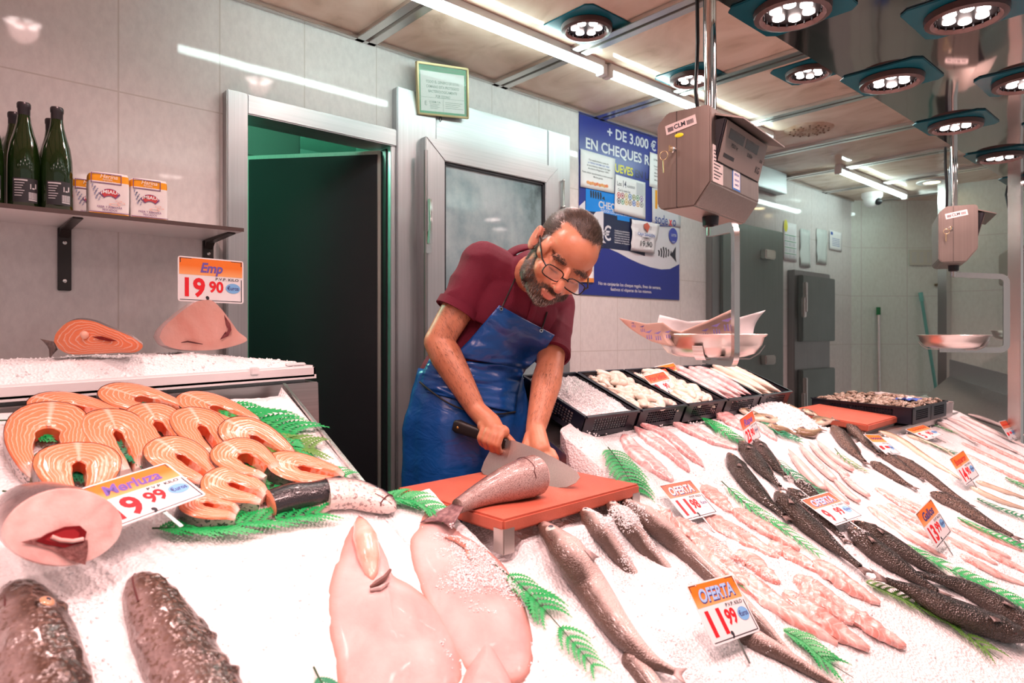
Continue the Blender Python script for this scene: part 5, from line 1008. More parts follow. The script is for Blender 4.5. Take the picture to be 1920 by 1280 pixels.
# ---- skates -------------------------------------------------------------
def skate(label, px, h, ctr, ridge=None):
    O = catmull([ice(u, v) for u, v in px]+[ice(*px[0])], 72)[:-1]; c = ice(*ctr); t_ = thing('skate', c, label, 'skate', 'pale skates'); m = M(); R_ = []; n = 14
    for k in range(n+1):
        f = 1-k/n*.999; hh = h*(1-f**3.2); r = []
        for p in O:
            q = c+(p-c)*f; hn = hh+(.55*h*(1-f**2)*noise.noise(q*8)+.20*h*noise.noise(q*24)*(1-f**4))
            r.append(q+INORM*hn)
        R_.append(r)
    lowr = [p-INORM*.012 for p in O]; m.rings([lowr]+R_, cap=False, st=[(0, max(0, q-1)/14, 0) for q in range(n+2) for _ in range(72)]); m.add(R_[-1], [tuple(range(72))], st=[(0, 1, 0)]*72); m.build('body', SKATE, t_, smooth=80); return t_
s_ = skate('large pale skate with an orange pointed snout, nearest the salmon head', [(672, 966), (652, 1000), (630, 1055), (616, 1110), (616, 1165), (628, 1230), (650, 1320), (760, 1345), (850, 1320), (868, 1240), (830, 1150), (775, 1100), (738, 1078), (725, 1045), (705, 1005), (686, 974)], .019, (735, 1200))
_t = SKATE.node_tree; _b = _t.nodes['Principled BSDF']; _b.inputs['Coat Weight'].default_value = .05; _b.inputs['Specular IOR Level'].default_value = .35; _s = st_nodes(_t); _l = _b.inputs['Base Color'].links[0].from_socket; _m = nd(_t, 'ShaderNodeMixRGB'); _t.links.new(ramp(_t, _s.outputs['Y'], [(.0, (.8, .8, .8)), (.16, (0, 0, 0))]), _m.inputs[0]); _t.links.new(_l, _m.inputs[1]); _m.inputs[2].default_value = (.56, .24, .19, 1); _t.links.new(_m.outputs[0], _b.inputs['Base Color'])
ORANGE = flesh_mat('skate_snout', (.72, .30, .22), (.78, .40, .32), (.80, .50, .44), ns=18)
P = catmull([ice(u, v, .012) for u, v in ((676, 968), (690, 1000), (700, 1045), (704, 1085))], 16); L = Loft([ice(u, v, l) for u, v, l in ((674, 972, .006), (684, 1005, .016), (692, 1045, .022), (698, 1088, .022))], .026, .020, 'leaf', n=20); m = M(); m.rings(L.rings, st=L.st); m.build('snout_cartilage', ORANGE, s_, smooth=80, norm=False)
m = M().tube([ice(u, v, l) for u, v, l in ((695, 1100, .031), (708, 1092, .033), (722, 1082, .031), (732, 1068, .024))], [.003, .006, .005, .003], 8); m.build('mouth', mat('mouth_brown', (.16, .07, .06), .4), s_)
m = M().tube([ice(u, v, l) for u, v, l in ((694, 1106, .030), (712, 1103, .032), (728, 1092, .030))], [.003, .005, .003], 8); m.build('lip', FINP, s_)
s_ = skate('wide pale skate dusted with ice, snout towards the cutting board', [(797, 955), (786, 985), (770, 1010), (775, 1060), (800, 1130), (850, 1225), (915, 1282), (985, 1275), (1000, 1215), (985, 1140), (955, 1075), (925, 1040), (885, 1012), (845, 985), (812, 962)], .017, (880, 1130))
m = M().tube([ice(u, v, l) for u, v, l in ((835, 1005, .020), (858, 1012, .022), (875, 1025, .020), (880, 1048, .016))], [.003, .007, .006, .003], 8); m.build('mouth', ORANGE, s_)
skate('small pale skate with its snout pointing up at the bottom edge', [(903, 1203), (888, 1228), (872, 1262), (858, 1310), (880, 1345), (965, 1345), (962, 1290), (942, 1245), (920, 1212)], .026, (912, 1280))
# ---- salmon steaks --------------------------------------------------------
SM, t, b = nt('salmon_flesh'); s = st_nodes(t)
n = nd(t, 'ShaderNodeTexNoise'); n.inputs['Scale'].default_value = 32; n.inputs['Detail'].default_value = 4; t.links.new(coords(t), n.inputs['Vector'])
w1 = nd(t, 'ShaderNodeMath', operation='MULTIPLY_ADD'); w1.inputs[1].default_value = 44; t.links.new(s.outputs['Y'], w1.inputs[0])
w2 = nd(t, 'ShaderNodeMath', operation='MULTIPLY'); w2.inputs[1].default_value = 13; t.links.new(n.outputs[0], w2.inputs[0]); t.links.new(w2.outputs[0], w1.inputs[2])
w3 = nd(t, 'ShaderNodeMath', operation='SINE'); t.links.new(w1.outputs[0], w3.inputs[0])
c_ = ramp(t, w3.outputs[0], [(.66, (.88, .245, .115)), (.98, (.91, .50, .38))])
cx_ = nd(t, 'ShaderNodeMath', operation='SUBTRACT'); cx_.inputs[1].default_value = .5; t.links.new(s.outputs['X'], cx_.inputs[0]); ab = nd(t, 'ShaderNodeMath', operation='ABSOLUTE'); t.links.new(cx_.outputs[0], ab.inputs[0])
f_ = ramp(t, ab.outputs[0], [(.004, (.75, .75, .75)), (.02, (0, 0, 0))]); mx = nd(t, 'ShaderNodeMixRGB'); t.links.new(f_, mx.inputs[0]); t.links.new(c_, mx.inputs[1]); mx.inputs[2].default_value = (.88, .58, .46, 1)
f2 = ramp(t, s.outputs['Z'], [(.55, (0, 0, 0)), (.95, (1, 1, 1))]); mx2 = nd(t, 'ShaderNodeMixRGB'); t.links.new(f2, mx2.inputs[0]); t.links.new(mx.outputs[0], mx2.inputs[1]); mx2.inputs[2].default_value = (.88, .68, .60, 1)
t.links.new(mx2.outputs[0], b.inputs['Base Color']); b.inputs['Roughness'].default_value = .24; b.inputs['Coat Weight'].default_value = .3; b.inputs['Subsurface Weight'].default_value = .15; b.inputs['Subsurface Radius'].default_value = (.010, .004, .002); b.inputs['Subsurface Scale'].default_value = 1
bump(t, b, w3.outputs[0], .25, .0012)
SKIN = fish_mat('steak_skin', (.07, .055, .06), (.30, .22, .22), (.72, .58, .56), speck=(.02, .02, .025), scale=280, ns=26, mott=.4)
CAVR = mat('cavity_red', (.62, .06, .02), .25, col2=(.72, .14, .06), ns=30, coat=.4); BONE = mat('bone_pale', (.84, .46, .34), .35)
OUT = [(0, 1.0), (.30, .95), (.56, .78), (.72, .50), (.77, .18), (.74, -.14), (.66, -.46), (.55, -.76), (.44, -1.0), (.30, -1.16)]; INN = [(0, .16), (.05, .14), (.10, .10), (.15, .02), (.14, -.12), (.16, -.30), (.155, -.52), (.13, -.74), (.10, -.95), (.07, -1.12)]
def steak(label, back, tip, xs=.085, th=.030, lift=.0, tilt=(0, 0), bend=0, open_=1.0, half=0):
    a, b_ = ice(*back), ice(*tip); ln = (a-b_).length; ys = ln/2.16; Y = (a-b_).normalized(); X = Y.cross(INORM).normalized(); c = b_.lerp(a, 1.16/2.16)
    R3 = Matrix.Rotation(tilt[0], 3, X) @ Matrix.Rotation(tilt[1], 3, Y); X = R3 @ X; Y = R3 @ Y; T = frame(c+INORM*lift, X, Y)
    def side(sg):
        o = catmull([Vector((x*sg, y, 0)) for x, y in OUT], 18); i_ = catmull([Vector((x*sg*open_, y, 0)) for x, y in INN], 18); return o, i_
    oR, iR = side(1); oL, iL = side(-1); o = oL[::-1]+oR[1:]; i_ = iL[::-1]+iR[1:]; n = len(o); rings = []; st = []
    for k in range(n):
        f = k/(n-1); bx = bend*(f-.5)
        def mp(p, z): return Vector((p.x*xs+bend*.25*xs*max(0, -p.y)**2, p.y*ys, z))
        q = .0015*noise.noise(Vector((k*.4, ln*50, 0))); e = .72+.28*min(1, min(k, n-1-k)/3)
        pts = [(i_[k], 0, 0), (i_[k], th*.86*e, .0), (i_[k].lerp(o[k], .12), th*e+q, .12), (i_[k].lerp(o[k], .4), th*1.03*e-q, .4), (i_[k].lerp(o[k], .7), th*1.02*e+q, .7), (i_[k].lerp(o[k], .93), th*.97*e, .93), (o[k], th*.88*e, 1), (o[k], 0, 1)]
        rings.append([mp(p, z) for p, z, _ in pts]); st += [(f, a_, max(0, (abs(f-.5)-.30)/.2)) for _, _, a_ in pts]
    r0 = thing('salmon_steak', c, label, 'salmon steak', 'salmon steaks')
    m = M(); m.T = T; m.rings(rings, st=st); m.build('flesh', SM, r0, smooth=50)
    m = M(); m.T = T; sk = [[r[6]+Vector((0, 0, .0004)), r[6].lerp(r[7], .5), r[7]] for r in rings]; cc = Vector((0, 0, 0)); sk = [[Vector((p.x*1.018, p.y*1.018, p.z)) for p in r] for r in sk]
    m.grid(sk, st=[(k/(n-1), min(1, max(0, .5+(.55-abs(k/(n-1)-.5)*1.9))) , 0) for k in range(n) for _ in range(3)]); m.build('skin', SKIN, r0, norm=False, smooth=70)
    m = M(); m.T = T; h0, h1 = n//2-9, n//2+10; m.grid([[r[0]+Vector((0, 0, .001))+(r[0]-r[3])*.015, r[1]+(r[0]-r[3])*.02] for r in rings[h0:h1]]); m.build('cavity_lining', CAVR, r0, norm=False)
    m = M(); m.T = T; m.ball((0, .21*ys, th*.985), (.0045, .006, .002), 8); m.build('bone', BONE, r0)
    return r0
ST = [((57, 766), (225, 805), 'salmon steak at the back left corner with dark skin showing', .075, .004, 0, 1), ((187, 752), (347, 790), 'salmon steak in the middle of the back row with a wide open cavity', .080, .006, 0, 1.5), ((338, 757), (478, 818), 'salmon steak at the back right, next to the bright ferns', .078, .004, 0, 1.2),
 ((95, 786), (78, 912), 'salmon steak opening downward at the left end of the second row', .095, .012, .3, 1.5), ((192, 802), (248, 892), 'salmon steak in the second row, right of the left end one', .085, .012, 0, .7), ((265, 785), (330, 868), 'salmon steak in the centre of the second row', .080, .012, 0, .9), ((348, 792), (408, 876), 'salmon steak with a bright red cavity, fourth in the second row', .080, .012, 0, .9),
 ((415, 820), (540, 876), 'salmon steak at the right end of the second row', .082, .012, 0, .9), ((138, 872), (148, 950), 'salmon steak at the left, half hidden behind the price card', .095, .020, 0, .8), ((283, 862), (392, 920), 'salmon steak sticking out right behind the price card', .080, .018, 0, .8), ((412, 864), (498, 918), 'salmon steak in front of the second row right end', .080, .022, .3, 1.3), ((492, 892), (640, 912), 'salmon steak at the right front, behind the dark salmon tail', .070, .010, .2, .9),
 ((378, 922), (490, 955), 'salmon steak at the front, above the long fern', .072, .014, 0, .7), ((330, 962), (440, 985), 'lowest salmon steak half under the price card', .060, .010, 0, .7)]
rs = random.Random(11)
for i, (bk, tp, lb, xs, lf, bd, op) in enumerate(ST): steak(lb, bk, tp, xs=xs, lift=lf, bend=bd, open_=op, tilt=((rs.random()-.5)*.16+(.12 if i > 2 else 0), (rs.random()-.5)*.14))
# salmon head and dark tail piece
fish('pale salmon head with dark speckled crown lying at the right end of the steaks', [(742, 955), (705, 938), (660, 925), (612, 925)], .046, 'head', FM_SALH, None, flip=-1, ratio=.62, lift=.75, cat='fish piece', name='salmon_cut', parts='emg', eye=(.40, .30, .0085), gill=.8, mlen=4.2)
L = Loft([ice(508, 942, .022), ice(550, 930, .026), ice(590, 925, .024), ice(640, 912, .018)], .034, .026, 'stub', n=24); r0 = thing('salmon_tail_piece', L.P[12], 'dark shiny skinned salmon body piece in front of the right steak', 'fish piece'); m = M(); m.rings(L.rings, st=[(a, .55+.45*min(1, b_*1.2), 0) for a, b_, _ in L.st]); m.build('skin', FM_SALM, r0, smooth=70, norm=False)
T_, La, Nn = L.ax(0); c0 = L.P[0]; fr_ = frame(c0, La, Nn); m = M(); m.rings([[c0+La*(.034*.95*k*math.cos(a))+Nn*(.026*.95*k*math.sin(a))-T_*d_ for a in [2*math.pi*i/18 for i in range(18)]] for k, d_ in ((1, 0), (.92, .003), (.5, .004), (.02, .003))], st=[(.3, k, 0) for k in (1, .8, .5, .1) for _ in range(18)]); m.build('cut_face', SM, r0, smooth=70)
m = M(); fin_fan(m, ice(560, 955, .012), ice(600, 940, .020), (ice(660, 945, .01)-ice(580, 948, .01)).normalized(), .085, fork=.1); m.build('pectoral_fin', mat('salmon_fin_pale', (.78, .60, .55), .35), r0, solid=.003, norm=False)
L = Loft([ice(585, 912, .03), ice(615, 918, .034), ice(645, 930, .03)], .020, .016, 'leaf', n=14); m = M(); m.rings(L.rings, st=[(a, 1, 0) for a, b_, _ in L.st]); m.build('gut_flap', FM_SALM, r0, smooth=70, norm=False)
# ---- hake slice, big heads ----------------------------------------------------
CUTF = flesh_mat('cut_fish_face', (.74, .36, .33), (.80, .50, .46), (.84, .62, .58), ns=22)
cc = at(122, 991, 1.04); vw = (CAM-cc).normalized(); fx = (RT*.95+FW*.10-UP*.10).normalized(); fn = (vw*.80+RT*.30+UP*.02).normalized(); fx = (fx-fn*fx.dot(fn)).normalized(); fy = fn.cross(fx)
r0 = thing('fish_slice', cc-UP*.06, 'thick round fish slice with a pink cut face in front of the price card', 'fish piece')
bdir = (FW*.55-RT*.8+UP*.10).normalized()
def slring(k, d, e=1): return [cc+fx*(.081*k*math.cos(a)*(1+.05*math.sin(2*a)))+fy*(.062*k*math.sin(a)*(1.0 if math.sin(a) > 0 else .9))+bdir*d for a in [2*math.pi*i/36 for i in range(36)]]
m = M(); m.rings([slring(.99, .0), slring(1.0, .012), slring(.97, .04), slring(.88, .08), slring(.70, .12)], st=[(.2, .5+.5*math.sin(2*math.pi*i/36), 0) for _ in range(5) for i in range(36)]); m.build('skin', fish_mat('slice_skin', (.14, .10, .10), (.42, .31, .30), (.66, .54, .52), scale=200), r0, smooth=60)
m = M(); m.rings([slring(1.0, 0), [p+fn*.006 for p in slring(.97, 0)], [p+fn*.009 for p in slring(.6, 0)], [p+fn*.009 for p in slring(.02, 0)]]); m.build('cut_face', CUTF, r0, smooth=60)
def onface(x, y, d=-.010): return cc+fx*x+fy*y-fn*d
m = M(); P = [(-.004, -.006), (.006, .000), (.016, .002), (.022, -.002), (.022, -.010), (.010, -.015), (-.002, -.014), (-.010, -.012)]; m.rings([[onface((x*k+.008*(1-k))*1.7-.014, (y*k-.007*(1-k))*1.7, -.0095-(.002 if k > .5 else 0)) for x, y in P] for k in (1.2, .8, .05)]); m.build('spine_hole', mat('blood_red', (.30, .008, .012), .2, coat=.5), r0, norm=False)
m = M(); P = [(-.050, -.026), (-.030, -.017), (0, -.018), (.030, -.014), (.034, -.030), (.036, -.052), (.014, -.046), (-.010, -.034), (-.030, -.029)]; m.rings([[onface(x*k*1.1, (y*k-.028*(1-k))*.98, -.0105) for x, y in P] for k in (1, .05)]); m.build('belly_cavity', mat('cavity_brown', (.34, .13, .12), .4, col2=(.50, .24, .22), ns=90, bmp=.5, bs=120), r0, norm=False)
m = M().tube([onface(x, y, -.012) for x, y in ((-.018, -.014), (-.005, -.0175), (.012, -.0175), (.026, -.013))], .0032, 8); m.build('membrane', flesh_mat('membrane_pink', (.78, .42, .38), (.82, .5, .46), (.84, .6, .55)), r0)
def rough_head(label, px, w, flip, eyet, bumps, lift=.5, ratio=.8):
    sp = [ice(u, v, w*ratio*lift) for u, v in px]; L = Loft(sp, w, w*ratio, 'head', n=70, na=48, flip=flip); r0 = thing('severed_fish', L.P[30], label, 'fish', 'large fish heads in the front ice')
    rr = random.Random(bumps)
    ctrs = [(rr.random()*.9+.05, (rr.random()*.8+.1), .05+.05*rr.random()) for _ in range(34)]
    for i, r in enumerate(L.rings):
        t = i/70
        for j, p in enumerate(r):
            a = 2*math.pi*j/48; d = p-L.P[i]
            if d.length < 1e-6 or math.sin(a) < -.2: continue
            q = .035*noise.noise(Vector((t*9+bumps, a*2, 0)))+.05*noise.noise(Vector((t*3, a*3.2, bumps)))
            for (ct, ca_, cr) in ctrs:
                dd = math.hypot((t-ct)*1.6, (a/math.pi-ca_)*.9)
                if dd < cr: q += .075*(1-(dd/cr)**2)**2
            q -= .05*math.exp(-((a-1.9)/.14)**2)*(1 if t < .5 else .3); q -= .05*math.exp(-((a-1.2)/.12)**2)*(t < .4)
            r[j] = p+d*q
    m = M(); m.rings(L.rings, st=L.st); m.build('head_skin', FM_HEAD, r0, smooth=80, norm=False)
    if eyet:
        te, le, re = eyet; p = L.pt(te, le, math.sqrt(1-le*le)*.97); T, La, Nn = L.ax(te); out = (Nn*math.sqrt(1-le*le)+La*le).normalized(); ax = frame(p, T, out.cross(T)).to_3x3()
        m = M().ball(p, (re*1.35, re*1.25, re*.5), 12, ax=ax); m.build('eye_socket', FM_HEAD, r0); m = M().ball(p+out*re*.18, (re, re*.95, re*.55), 12, ax=ax); e = m.build('eye', EYEG, r0); m = M().ball(p+out*re*.55, (re*.42, re*.36, re*.25), 10, ax=ax); m.build('pupil', EYEB, e)
    m = M().tube([L.pt(t, -.55-.2*t, .80) for t in (.0, .05, .12, .2, .3)], w*.03, 6); m.build('mouth', MOUTHD, r0)
rough_head('large brown fish head with an amber eye at the left edge', [(25, 1093), (48, 1150), (66, 1215), (80, 1290), (88, 1360)], .058, 1, (.34, .40, .0120), 3, lift=.15)
rough_head('brown bumpy fish head without visible eye, snout up in the front ice', [(257, 1078), (284, 1130), (318, 1200), (358, 1275), (395, 1345)], .056, 1, None, 9, lift=.12)
# ---- ferns ----------------------------------------------------------------------
FG = mat('fern_green_plastic', (.008, .36, .085), .4); FG2 = mat('fern_leafy_green', (.10, .26, .04), .5); FGD = mat('fern_dark', (.01, .22, .10), .4); STEMM = mat('fern_stem', (.015, .075, .025), .45)
def fern(label, px, ll, mt=None, a0=.12, a1=1.0, nl=14, dz=.006, ang=58, taper=.55, teeth=9, gap=None):
    sp = catmull([ice(u, v, dz) for u, v in px], 40); r0 = thing('fern_sprig', sp[20], label, 'fern', 'plastic fern sprigs on the ice'); rr = random.Random(len(label)+px[0][0]); mt = mt or FG
    m = M().tube(sp, [.0019*(1-.6*i/40) for i in range(41)], 6); m.build('stem', STEMM, r0)
    m = M()
    for k in range(nl):
        f = a0+(a1-a0)*k/(nl-1)
        if gap and gap[0] < f < gap[1]: continue
        i = min(39, int(f*40)); p = sp[i]; T = (sp[i+1]-sp[max(0, i-1)]).normalized(); S = INORM.cross(T).normalized(); g = (f-a0)/(a1-a0); le = ll*(.55+.45*math.sin(min(1, g*2.2+.25)*1.57))*(1-taper*max(0, g-.35)/.65)*(.9+.2*rr.random())
        for sg in (-1, 1):
            an = math.radians(ang+8*(rr.random()-.5)); d = (T*math.cos(an)+S*sg*math.sin(an)); prev = p; N_ = INORM*(.25+.3*rr.random()); W = le*.165; pts = []
            for q in range(teeth+1):
                h = q/teeth; dd = (d*math.cos(h*.5)+T*math.sin(h*.5)); pts.append(p+dd*le*h+N_*le*.30*math.sin(h*2.6))
            up_, dn_ = [], []
            for q in range(teeth+1):
                h = q/teeth; tv = (pts[min(q+1, teeth)]-pts[max(q-1, 0)]).normalized(); nv = INORM.cross(tv).normalized(); ww = W*(1-h**2.2)*(.9 if q % 1 == 0 else 1)+.0004
                up_.append(pts[q]+nv*ww*.35); dn_.append(pts[q]-nv*ww*.35)
                if q < teeth:
                    b0 = len(m.v); e = pts[q+1]; 
                    m.add([pts[q]+nv*ww*.25, e+nv*ww*.25, e+nv*ww*1.15+tv*le*.03], [(0, 1, 2)]); m.add([pts[q]-nv*ww*.25, e-nv*ww*1.15+tv*le*.03, e-nv*ww*.25], [(0, 1, 2)])
            m.grid([up_, pts, dn_])
    m.build('leaflets', mt, r0, smooth=0, norm=False); return r0
FR = [('bright green plastic fern between the skates and the large hake', [(920, 1052), (985, 1105), (1050, 1175), (1115, 1252)], .060, FG, .18, .98, 15, 58, .5, (.55, .66)), ('bright green fern standing up right behind the cutting board', [(1140, 838), (1158, 862), (1176, 892), (1192, 922)], .075, FG, .12, 1, 13, 70, .25, None),
 ('narrow green fern dividing the hake from the fillets', [(1215, 950), (1262, 995), (1330, 1055), (1392, 1098)], .028, FG, .05, 1, 16, 40, .3, None), ('green fern with a dark stem between the fillets and sea bass', [(1353, 902), (1400, 945), (1465, 990), (1535, 1040)], .048, FG, .10, 1, 17, 55, .4, None), ('green fern between the sea bass and the pale squid tubes', [(1452, 858), (1480, 885), (1515, 910), (1560, 935)], .052, FGD, .05, 1, 15, 55, .4, None),
 ('green fern among the pink monkfish fillets', [(1312, 782), (1335, 795), (1360, 812), (1388, 828)], .065, FG, .05, 1, 13, 60, .4, None), ('dark green fern behind the red price card', [(1425, 790), (1445, 802), (1470, 815), (1498, 825)], .055, FGD, .05, 1, 13, 60, .4, None), ('small leafy fern below the pair of brown fish', [(1565, 840), (1578, 855), (1598, 870), (1622, 882)], .040, FG2, .2, 1, 8, 50, .4, None),
 ('yellowish green fern in front of the sea bass tails', [(1625, 1092), (1700, 1125), (1780, 1165), (1873, 1235)], .046, FG2, .0, .92, 17, 62, -.1, (.58, .66)), ('bright green fern at the foot of the 11,99 price card fillets', [(1470, 1182), (1505, 1202), (1545, 1235), (1600, 1270)], .044, FG, .0, .72, 12, 62, -.2, None), ('green fern running below the 13,99 price card', [(1693, 1023), (1750, 1052), (1830, 1090), (1925, 1138)], .050, FG, .0, 1, 19, 60, -.2, (.42, .5)),
 ('green fern between megrim fillets and the lone brown fish', [(1795, 970), (1830, 988), (1875, 1008), (1925, 1028)], .040, FG, .0, 1, 14, 60, 0, None), ('faint green fern at the right edge beside the eel strips', [(1832, 935), (1860, 948), (1890, 960), (1925, 972)], .038, FGD, .0, 1, 12, 60, 0, None), ('green fern tip peeping out left of the salmon steaks', [(-5, 788), (25, 788), (55, 793), (85, 800)], .075, FG, .25, 1, 9, 60, .1, None),
 ('bright green fern rising behind the right salmon steaks', [(400, 752), (450, 775), (500, 795), (556, 813)], .095, FG, .15, .95, 12, 70, .1, None), ('leafy fern lying right of the salmon steaks', [(475, 825), (515, 833), (560, 838), (602, 842)], .075, FG2, .05, .85, 10, 60, .2, None), ('bright green fern at the right edge of the salmon tray', [(515, 830), (535, 845), (550, 860), (560, 885)], .06, FG, .05, 1, 10, 70, .2, None), ('green fern above the salmon tail piece', [(545, 875), (580, 880), (615, 886), (648, 893)], .045, FG, .05, 1, 11, 60, .2, None),
 ('green fern under the left salmon steaks', [(40, 870), (75, 868), (110, 870), (150, 880)], .06, FGD, .05, 1, 11, 65, .1, None), ('green fern under the middle salmon steaks', [(175, 870), (215, 855), (270, 860), (330, 870)], .07, FGD, .05, 1, 12, 65, .1, None), ('green fern between the back and second salmon rows', [(205, 790), (250, 780), (300, 785), (350, 790)], .06, FGD, .05, 1, 12, 65, .1, None), ('green fern under the right salmon steaks', [(400, 900), (440, 895), (490, 905), (540, 925)], .06, FG, .05, 1, 12, 65, .1, None),
 ('green fern sprig at the left under the price card corner', [(5, 920), (35, 925), (62, 930), (95, 936)], .055, FG, .3, 1, 8, 60, .1, None), ('long bright green fern along the front of the salmon', [(285, 990), (380, 988), (480, 978), (600, 962)], .055, FG, .05, 1, 18, 45, .1, None), ('green fern beside the salmon head and board corner', [(720, 932), (748, 934), (778, 940), (812, 956)], .050, FG, .0, 1, 12, 55, .1, None),
 ('fern stem just entering at the bottom edge', [(588, 1250), (598, 1270), (612, 1295), (630, 1320)], .04, FGD, .35, 1, 8, 60, .1, None), ('green fern in the far right rows near the 14,90 card', [(1718, 820), (1745, 832), (1770, 843), (1795, 852)], .040, FGD, .0, 1, 10, 60, .1, None), ('small green fern by the silver fish', [(1752, 797), (1768, 803), (1782, 808), (1797, 812)], .03, FG, .0, 1, 8, 60, .1, None), ('green fern at the right edge beside the red fillets', [(1885, 895), (1900, 903), (1915, 910), (1932, 918)], .04, FG, .0, 1, 8, 60, .1, None)]
for lb, px, ll, mt_, a0, a1, nl, an, tp, gp in FR: fern(lb, px, ll, mt_, a0, a1, nl, ang=an, taper=tp, gap=gp, dz=.008 if 'salmon' not in lb else .014)
# ---- contents of the crates -------------------------------------------------------
rc = random.Random(21)
def piece_in(T, x, y, z, w, ln, yaw, mt, label, cat, name, group, prof='leaf', curl=.3, h=.5, seed=0):
    a = [Vector((-ln/2+ln*i/3, curl*ln*.3*math.sin(i*1.6+seed), .006*math.sin(i*2+seed))) for i in range(4)]; Rz = Matrix.Translation((x, y, z)) @ Matrix.Rotation(yaw, 4, 'Z'); sp = [T @ Rz @ p for p in a]
    L = Loft(sp, w, w*h, prof, n=14, na=12, ragged=.18, seed=seed, N=(T.to_3x3() @ Vector((0, 0, 1)))); m = M(); m.rings(L.rings, st=L.st); return m.build(name, mt, smooth=80, norm=False, label=label, cat=cat, group=group)
for ci, lb in ((1, 'white cuttlefish piece heaped in the crate next to the ice crate'), (2, 'white cuttlefish piece heaped in the crate with two overlapping price cards')):
    for i in range(45):
        a, b_ = (i % 5)/4, (i//5)/8; piece_in(CT[ci], .045+.18*a+.02*(rc.random()-.5), .045+.25*b_+.02*(rc.random()-.5), .048+.020*math.sin(a*3.1)+.012*rc.random(), .019+.006*rc.random(), .075+.03*rc.random(), rc.random()*6.3, CUTT, lb, 'cuttlefish', 'cuttlefish', 'cuttlefish pieces in crate %s' % ('one', 'two')[ci-1], curl=.9, h=.7, seed=i*1.3)
for ci, mt_, lb, cnt in ((3, SQP, 'pink squid lying lengthwise in its black crate', 6), (4, CUTT, 'whole white squid in the crate nearest the far door', 5)):
    for i in range(cnt): piece_in(CT[ci], .04+.19*i/(cnt-1), .165+.02*(rc.random()-.5), .066+.010*(i % 2), .024+.004*rc.random(), .29, math.pi/2+.2*(rc.random()-.5), mt_, lb, 'squid', 'squid', ('pink squid in a crate', 'white squid in a crate')[ci-3], prof='tube', curl=.12, h=.7, seed=i*2.1)
    for i in range(cnt): piece_in(CT[ci], .04+.19*i/(cnt-1), .165, .040, .026, .28, math.pi/2, mt_, lb, 'squid', 'squid', ('pink squid in a crate', 'white squid in a crate')[ci-3], prof='tube', curl=.1, h=.6, seed=i*3.1)
CLAM = [fish_mat('clam_shell_%d' % 0, (.16, .10, .07), (.30, .20, .14), (.42, .32, .25), scale=90), fish_mat('clam_shell_pale', (.30, .22, .16), (.46, .36, .28), (.58, .50, .42), scale=90)]
CLAM[0].name = 'clam_shell_brown'
def clam_mesh(mt):
    m = M(); R_ = []; st = []
    for i in range(11):
        a = math.pi*i/10; r = [];
        for j in range(16):
            b_ = 2*math.pi*j/16; rr_ = 1+.03*math.sin(i*3.0); r.append(Vector((.021*math.sin(a)*math.cos(b_)*rr_+.004*math.sin(a)*math.sin(b_), .017*math.cos(a), .0105*math.sin(a)*math.sin(b_)*rr_))); st.append((i/10, .5+.5*math.sin(i*2.6), 0))
        R_.append(r)
    m.rings(R_, st=st); o = m.build('clam', mt, smooth=80, label='x', cat='clam', org=(0, 0, 0)); return o
protos = [clam_mesh(CLAM[0]), clam_mesh(CLAM[1])]; first = {0: True, 1: True}; 
for ci, (T, w_, l_, lb) in enumerate(((C6T, .28, .50, 'small clam in the crate touching the far red board'), (C7T, .26, .50, 'clam in the crate farther from the red board'))):
    for j in range(11):
        for i in range(6):
            k = (i+j+ci) % 2 if rc.random() < .8 else 0; o = protos[k] if first[k] else protos[k].copy()
            if not first[k]: COL.objects.link(o)
            first[k] = False; p = T @ Vector((.028+(w_-.056)*i/5+.008*(rc.random()-.5), .03+(l_-.06)*j/10+.008*(rc.random()-.5), .074+.016*rc.random()))
            o.location = p; o.rotation_euler = ((rc.random()-.5)*1.2, (rc.random()-.5)*1.2, rc.random()*6.3); o['label'] = lb; o['group'] = ('clams in the nearer crate', 'clams in the farther crate')[ci]
bl0 = C6T @ Vector((.27, .10, .092)); m = M(); m.T = frame(bl0, (1, -.2, 0), (.2, 1, .0)); m.grid([[Vector((.13*i/6, .10*j/4, .006*math.sin(i*1.3+j))) for j in range(5)] for i in range(7)]); m.build('net_tag', mat('tag_blue', (.03, .12, .60), .35), label='blue plastic tag lying on the clams', cat='tag', solid=.001, norm=False)
m = M(); m.T = frame(bl0+UP*.006, (1, -.2, 0), (.2, 1, .0)); m.grid([[Vector((.13*i/6, .045+.02*j, .006*math.sin(i*1.3+j))) for j in range(2)] for i in range(7)]); o = m.build('tag_stripe', PAPER, bpy.data.objects['net_tag'], norm=False)
# foam tray with a fish behind the clam crates
ft = thing('foam_tray', (4.35, 1.55, .835), 'grey foam tray with a long fish behind the clam crates', 'tray'); T = Matrix.Translation((4.23, 1.14, .837)) @ Matrix.Rotation(.03, 4, 'X')
def slanted(m): m.T = T; return m
m = slanted(M()); m.rings([[(x*k+.08*(1-k), y, z) for x, y in ((0, 0), (.16, 0), (.16, .44), (0, .44))] for k, z in ((.8, 0), (1.05, .075), (1.0, .075), (.74, .012))]); m.build('shell', mat('foam_grey', (.62, .60, .60), .5), ft)
fish('long silvery pink fish lying in the grey foam tray', None, .042, 'hake', FM_SILV, None, pts=[T @ Vector(p) for p in ((.09, .42, .085), (.07, .30, .075), (.08, .15, .075), (.09, .02, .075))], N=Vector((0, 0, 1)), parts='et', eye=(.08, .2, .006))
rb = [ice(1452, 788, .0), ice(1475, 778, 0)]
IH = heap('crushed_ice', 'small heap of crushed ice between the bream', lambda a, b_: plane_z(1.28+.22*b_)+.045*math.sin(a*3.14)**.7*math.sin(b_*3.14)**.7+.006*nz(a*9, b_*9), 2.70, 3.02, 1.28, 1.49, 30, 24, 420, .02, None, .006)
